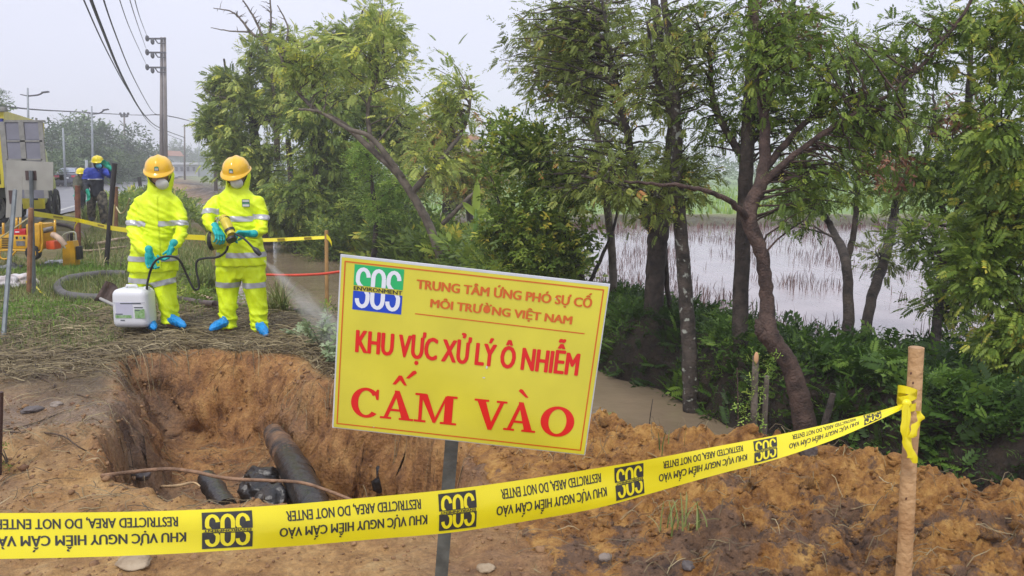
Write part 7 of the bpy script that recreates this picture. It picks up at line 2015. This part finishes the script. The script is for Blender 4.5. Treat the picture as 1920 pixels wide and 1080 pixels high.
# tussocks of long blades
def tussock(label, base, n, ln, w, seed, m=None, lean=1.0, name='grass_tussock', tint=.45):
    rg = np.random.default_rng(seed); base = Vector(base); V = []; F = []; T_ = []
    for i in range(n):
        a = rg.uniform(0, 6.28); l_ = ln * rg.uniform(.6, 1.1); le = lean * rg.uniform(.15, 1); b0 = base + Vector((rg.normal() * .05, rg.normal() * .05, 0)); K = 6; k0 = len(V); s = Vector((-math.sin(a), math.cos(a), 0)); tt_ = float(np.clip(rg.normal(tint, .2), 0, 1))
        for k in range(K):
            t = k / (K - 1); p = b0 + Vector((math.cos(a), math.sin(a), 0)) * (l_ * le * t ** 1.5 * .8) + Vector((0, 0, l_ * (t - .55 * le * t * t))); ww = w * (1 - t) ** .6 * .5 + .0008
            V += [p - s * ww, p + Vector((0, 0, -ww * .4)), p + s * ww]; T_ += [tt_] * 3
        for k in range(K - 1): F += [(k0 + 3 * k, k0 + 3 * k + 1, k0 + 3 * k + 4, k0 + 3 * k + 3), (k0 + 3 * k + 1, k0 + 3 * k + 2, k0 + 3 * k + 5, k0 + 3 * k + 4)]
    o = np_mesh(name, [tuple(v) for v in V], F, m or M_GRASS, smooth=True, attrs={'tint': T_}); o['kind'] = 'thing'; return tag(o, label, 'grass tuft')
tussock('big tussock of long green blades between the two workers', HG(395, 552), 110, .62, .018, 121, lean=1.1)
tussock('second long bladed tussock just left of the spraying worker', HG(372, 548), 60, .5, .016, 122)
tussock('arching grey green tussock behind the spraying worker at the ditch edge', HG(520, 590), 90, .55, .016, 123, lean=1.3, tint=.7)
tussock('tuft of tall blades left of the black rod by the yellow pump', HG(168, 470), 60, .5, .018, 124, lean=1.2, tint=.6)
tussock('small grass tuft growing from the clay heap under the tape', P(1275, 985, 3.05), 22, .16, .006, 125, lean=.9, tint=.7)
tussock('few bright blades standing behind the tape on the heap crest', P(1243, 845, 3.9), 6, .12, .006, 126, lean=.5)
tussock('bent grass blades in front of the yellow pump', HG(185, 505), 14, .5, .02, 127, lean=1.5, tint=.85)['kind'] = 'stuff'
# banana-like plant above the sign
def banana(label, base, leaves_, seed):
    root = thing('banana_plant', label, 'banana plant', base); bb = B(); bb.tube([Vector(base), Vector(base) + Vector((0, 0, .7))], [.06, .035], 8); bb.build('stem', M_LEAF['bright'], root, smooth=True)
    for (ax_, ay, ln, w) in leaves_:
        V = []; F = []; K = 8; b0 = Vector(base) + Vector((0, 0, .6)); a = Vector((ax_, -.2, ay)).normalized(); s = a.cross(Vector((0, -1, 0))).normalized()
        for k in range(K):
            t = k / (K - 1); p = b0 + a * ln * t - Vector((0, 0, .35 * ln * t * t * (1 - abs(ay)))); ww = w * math.sin(math.pi * min(1, .12 + t * .88)) ** .7 * .5 + .004
            V += [p - s * ww + Vector((0, -.03, 0)), p, p + s * ww + Vector((0, -.03, 0))]
        for k in range(K - 1): F += [(3 * k, 3 * k + 1, 3 * k + 4, 3 * k + 3), (3 * k + 1, 3 * k + 2, 3 * k + 5, 3 * k + 4)]
        np_mesh('leaf', [tuple(v) for v in V], F, M_LEAF['bright'], root, smooth=True, attrs={'tint': [.75] * len(V)})
banana('young banana plant with upright lime green leaf above the sign', P(893, 470, 13.5), [(.05, 1, .62, .13), (.8, .45, .45, .13), (-.6, .7, .35, .1), (.9, .1, .45, .12)], 1)
under('dead_stalks', 'orange brown dead stalks on the far bank above the sign logo', lambda rg, n: (P(745, 470, 14.5).x + rg.normal(0, .7, n), 14.6 + rg.normal(0, .5, n)), 90, (.25, .5), 'brown', [T_SML[0]], 131, cat='dead stalks', lift=(0, .1), tint=(.9, .1))
# long stalks lying as debris hanging below scrub, paddy stubble
rg = np.random.default_rng(141); n = 50000; y = 7.9 + 29 * rg.random(n) ** 1.35; x = rg.uniform(-1, 1, n); x = xf(y) + 1.8 + rg.random(n) ** 1.2 * (16 + y * .7)
cl = fbm(x * .9, y * .35, 142, 3); k = (1.6 * cl + rg.normal(0, .2, n) + .010 * (y - 12) > .08) & (y < paddy_far(x)); x, y = x[k], y[k]
M_STUB = leaf_mat('paddy_stubble', [(0, (.035, .018, .016)), (.5, (.11, .05, .04)), (1, (.22, .12, .09))], trans=.1)
blades('paddy_stubble', 'reddish brown dead stalks standing in rows in the flooded paddy', x, y, rg.uniform(.05, .30, len(x)), .013, M_STUB, 143, lean=.6, z0=np.full(len(x), -.86))
n = 9000; y = rg.uniform(34, 47, n); x = rg.uniform(-18, 45, n); k = (y > paddy_far(x) - 3.0) & (y < paddy_far(x) + 3.5) & (x > xf(y) + 3.5)
blades('brown_reeds', 'brown withered strip along the far edge of the flooded paddy', x[k], y[k], rg.uniform(.15, .45, k.sum()), .06, M_STUB, 144, lean=.7, z0=np.full(k.sum(), -.9), tint=rg.normal(.7, .2, k.sum()))

# ------------------------------------------------------------------ spray mist and hazy air
def vol_mat(name, dens, col=(1, 1, 1), cone=False):
    m = bpy.data.materials.new(name); m.use_nodes = True; nt = m.node_tree
    for n_ in list(nt.nodes):
        if n_.type == 'BSDF_PRINCIPLED': nt.nodes.remove(n_)
    v = nt.nodes.new('ShaderNodeVolumePrincipled'); v.inputs['Color'].default_value = (*col, 1); v.inputs['Density'].default_value = dens; v.inputs['Anisotropy'].default_value = .2
    nt.links.new(v.outputs[0], nt.nodes['Material Output'].inputs['Volume']); return m, nt, v
a = P(496, 488, 7.2); e = P(640, 640, 6.9)
for i, (r0, r1, dn) in enumerate(((.012, .21, .75),)):
    m, nt, v = vol_mat('spray_mist', 2.2)
    tc = nt.nodes.new('ShaderNodeTexCoord'); sp = nt.nodes.new('ShaderNodeSeparateXYZ'); nt.links.new(tc.outputs['Object'], sp.inputs[0])
    # density falls from the axis (object Z) outwards and along the jet
    ln = nt.nodes.new('ShaderNodeVectorMath'); ln.operation = 'LENGTH'; cmb = nt.nodes.new('ShaderNodeCombineXYZ'); nt.links.new(sp.outputs[0], cmb.inputs[0]); nt.links.new(sp.outputs[1], cmb.inputs[1]); nt.links.new(cmb.outputs[0], ln.inputs[0])
    Lz = (e - a).length
    w_ = nt.nodes.new('ShaderNodeMath'); w_.operation = 'MULTIPLY_ADD'; nt.links.new(sp.outputs[2], w_.inputs[0]); w_.inputs[1].default_value = (r1 - r0) / Lz; w_.inputs[2].default_value = r0
    dv = nt.nodes.new('ShaderNodeMath'); dv.operation = 'DIVIDE'; nt.links.new(ln.outputs['Value'], dv.inputs[0]); nt.links.new(w_.outputs[0], dv.inputs[1])
    mr = nt.nodes.new('ShaderNodeMapRange'); nt.links.new(dv.outputs[0], mr.inputs['Value']); mr.inputs['From Min'].default_value = 0; mr.inputs['From Max'].default_value = 1; mr.inputs['To Min'].default_value = 1; mr.inputs['To Max'].default_value = 0
    di = nt.nodes.new('ShaderNodeMath'); di.operation = 'DIVIDE'; di.inputs[0].default_value = .62; nt.links.new(w_.outputs[0], di.inputs[1])
    m2_ = nt.nodes.new('ShaderNodeMath'); m2_.operation = 'MULTIPLY'; nt.links.new(mr.outputs[0], m2_.inputs[0]); nt.links.new(di.outputs[0], m2_.inputs[1])
    nz_ = nt.nodes.new('ShaderNodeTexNoise'); nz_.inputs['Scale'].default_value = 14; nz_.inputs['Detail'].default_value = 4; mp_ = nt.nodes.new('ShaderNodeMapping'); mp_.inputs['Scale'].default_value = (1, 1, .25); nt.links.new(tc.outputs['Object'], mp_.inputs[0]); nt.links.new(mp_.outputs[0], nz_.inputs['Vector'])
    mz = nt.nodes.new('ShaderNodeMapRange'); mz.inputs['From Min'].default_value = .35; mz.inputs['From Max'].default_value = .65; mz.inputs['To Max'].default_value = 1.8; nt.links.new(nz_.outputs['Fac'], mz.inputs['Value'])
    m3_ = nt.nodes.new('ShaderNodeMath'); m3_.operation = 'MULTIPLY'; nt.links.new(m2_.outputs[0], m3_.inputs[0]); nt.links.new(mz.outputs[0], m3_.inputs[1])
    nt.links.new(m3_.outputs[0], v.inputs['Density'])
    V, F = tube_arr([(0, 0, 0), (0, 0, Lz)], [r0 * 1.05, r1 * 1.05], 20)
    me = bpy.data.meshes.new('spray_mist'); me.from_pydata([tuple(p) for p in V], [], F); me.materials.append(m); o = bpy.data.objects.new('spray_mist', me); COL.objects.link(o)
    o.location = a; o.rotation_mode = 'QUATERNION'; o.rotation_quaternion = (e - a).to_track_quat('Z', 'Y'); tag(o, 'fine white spray cone shooting from the lance towards the sign', 'spray', kind='stuff')
HAZE = .0024
m, nt, v = vol_mat('haze_air', HAZE, (.93, .94, 1.0))
b = B(); b.box((0, 190, 8.5), (900, 440, 23)); o = b.build('haze', m); o['kind'] = 'stuff'; o['label'] = 'thin grey drizzle haze filling the air'
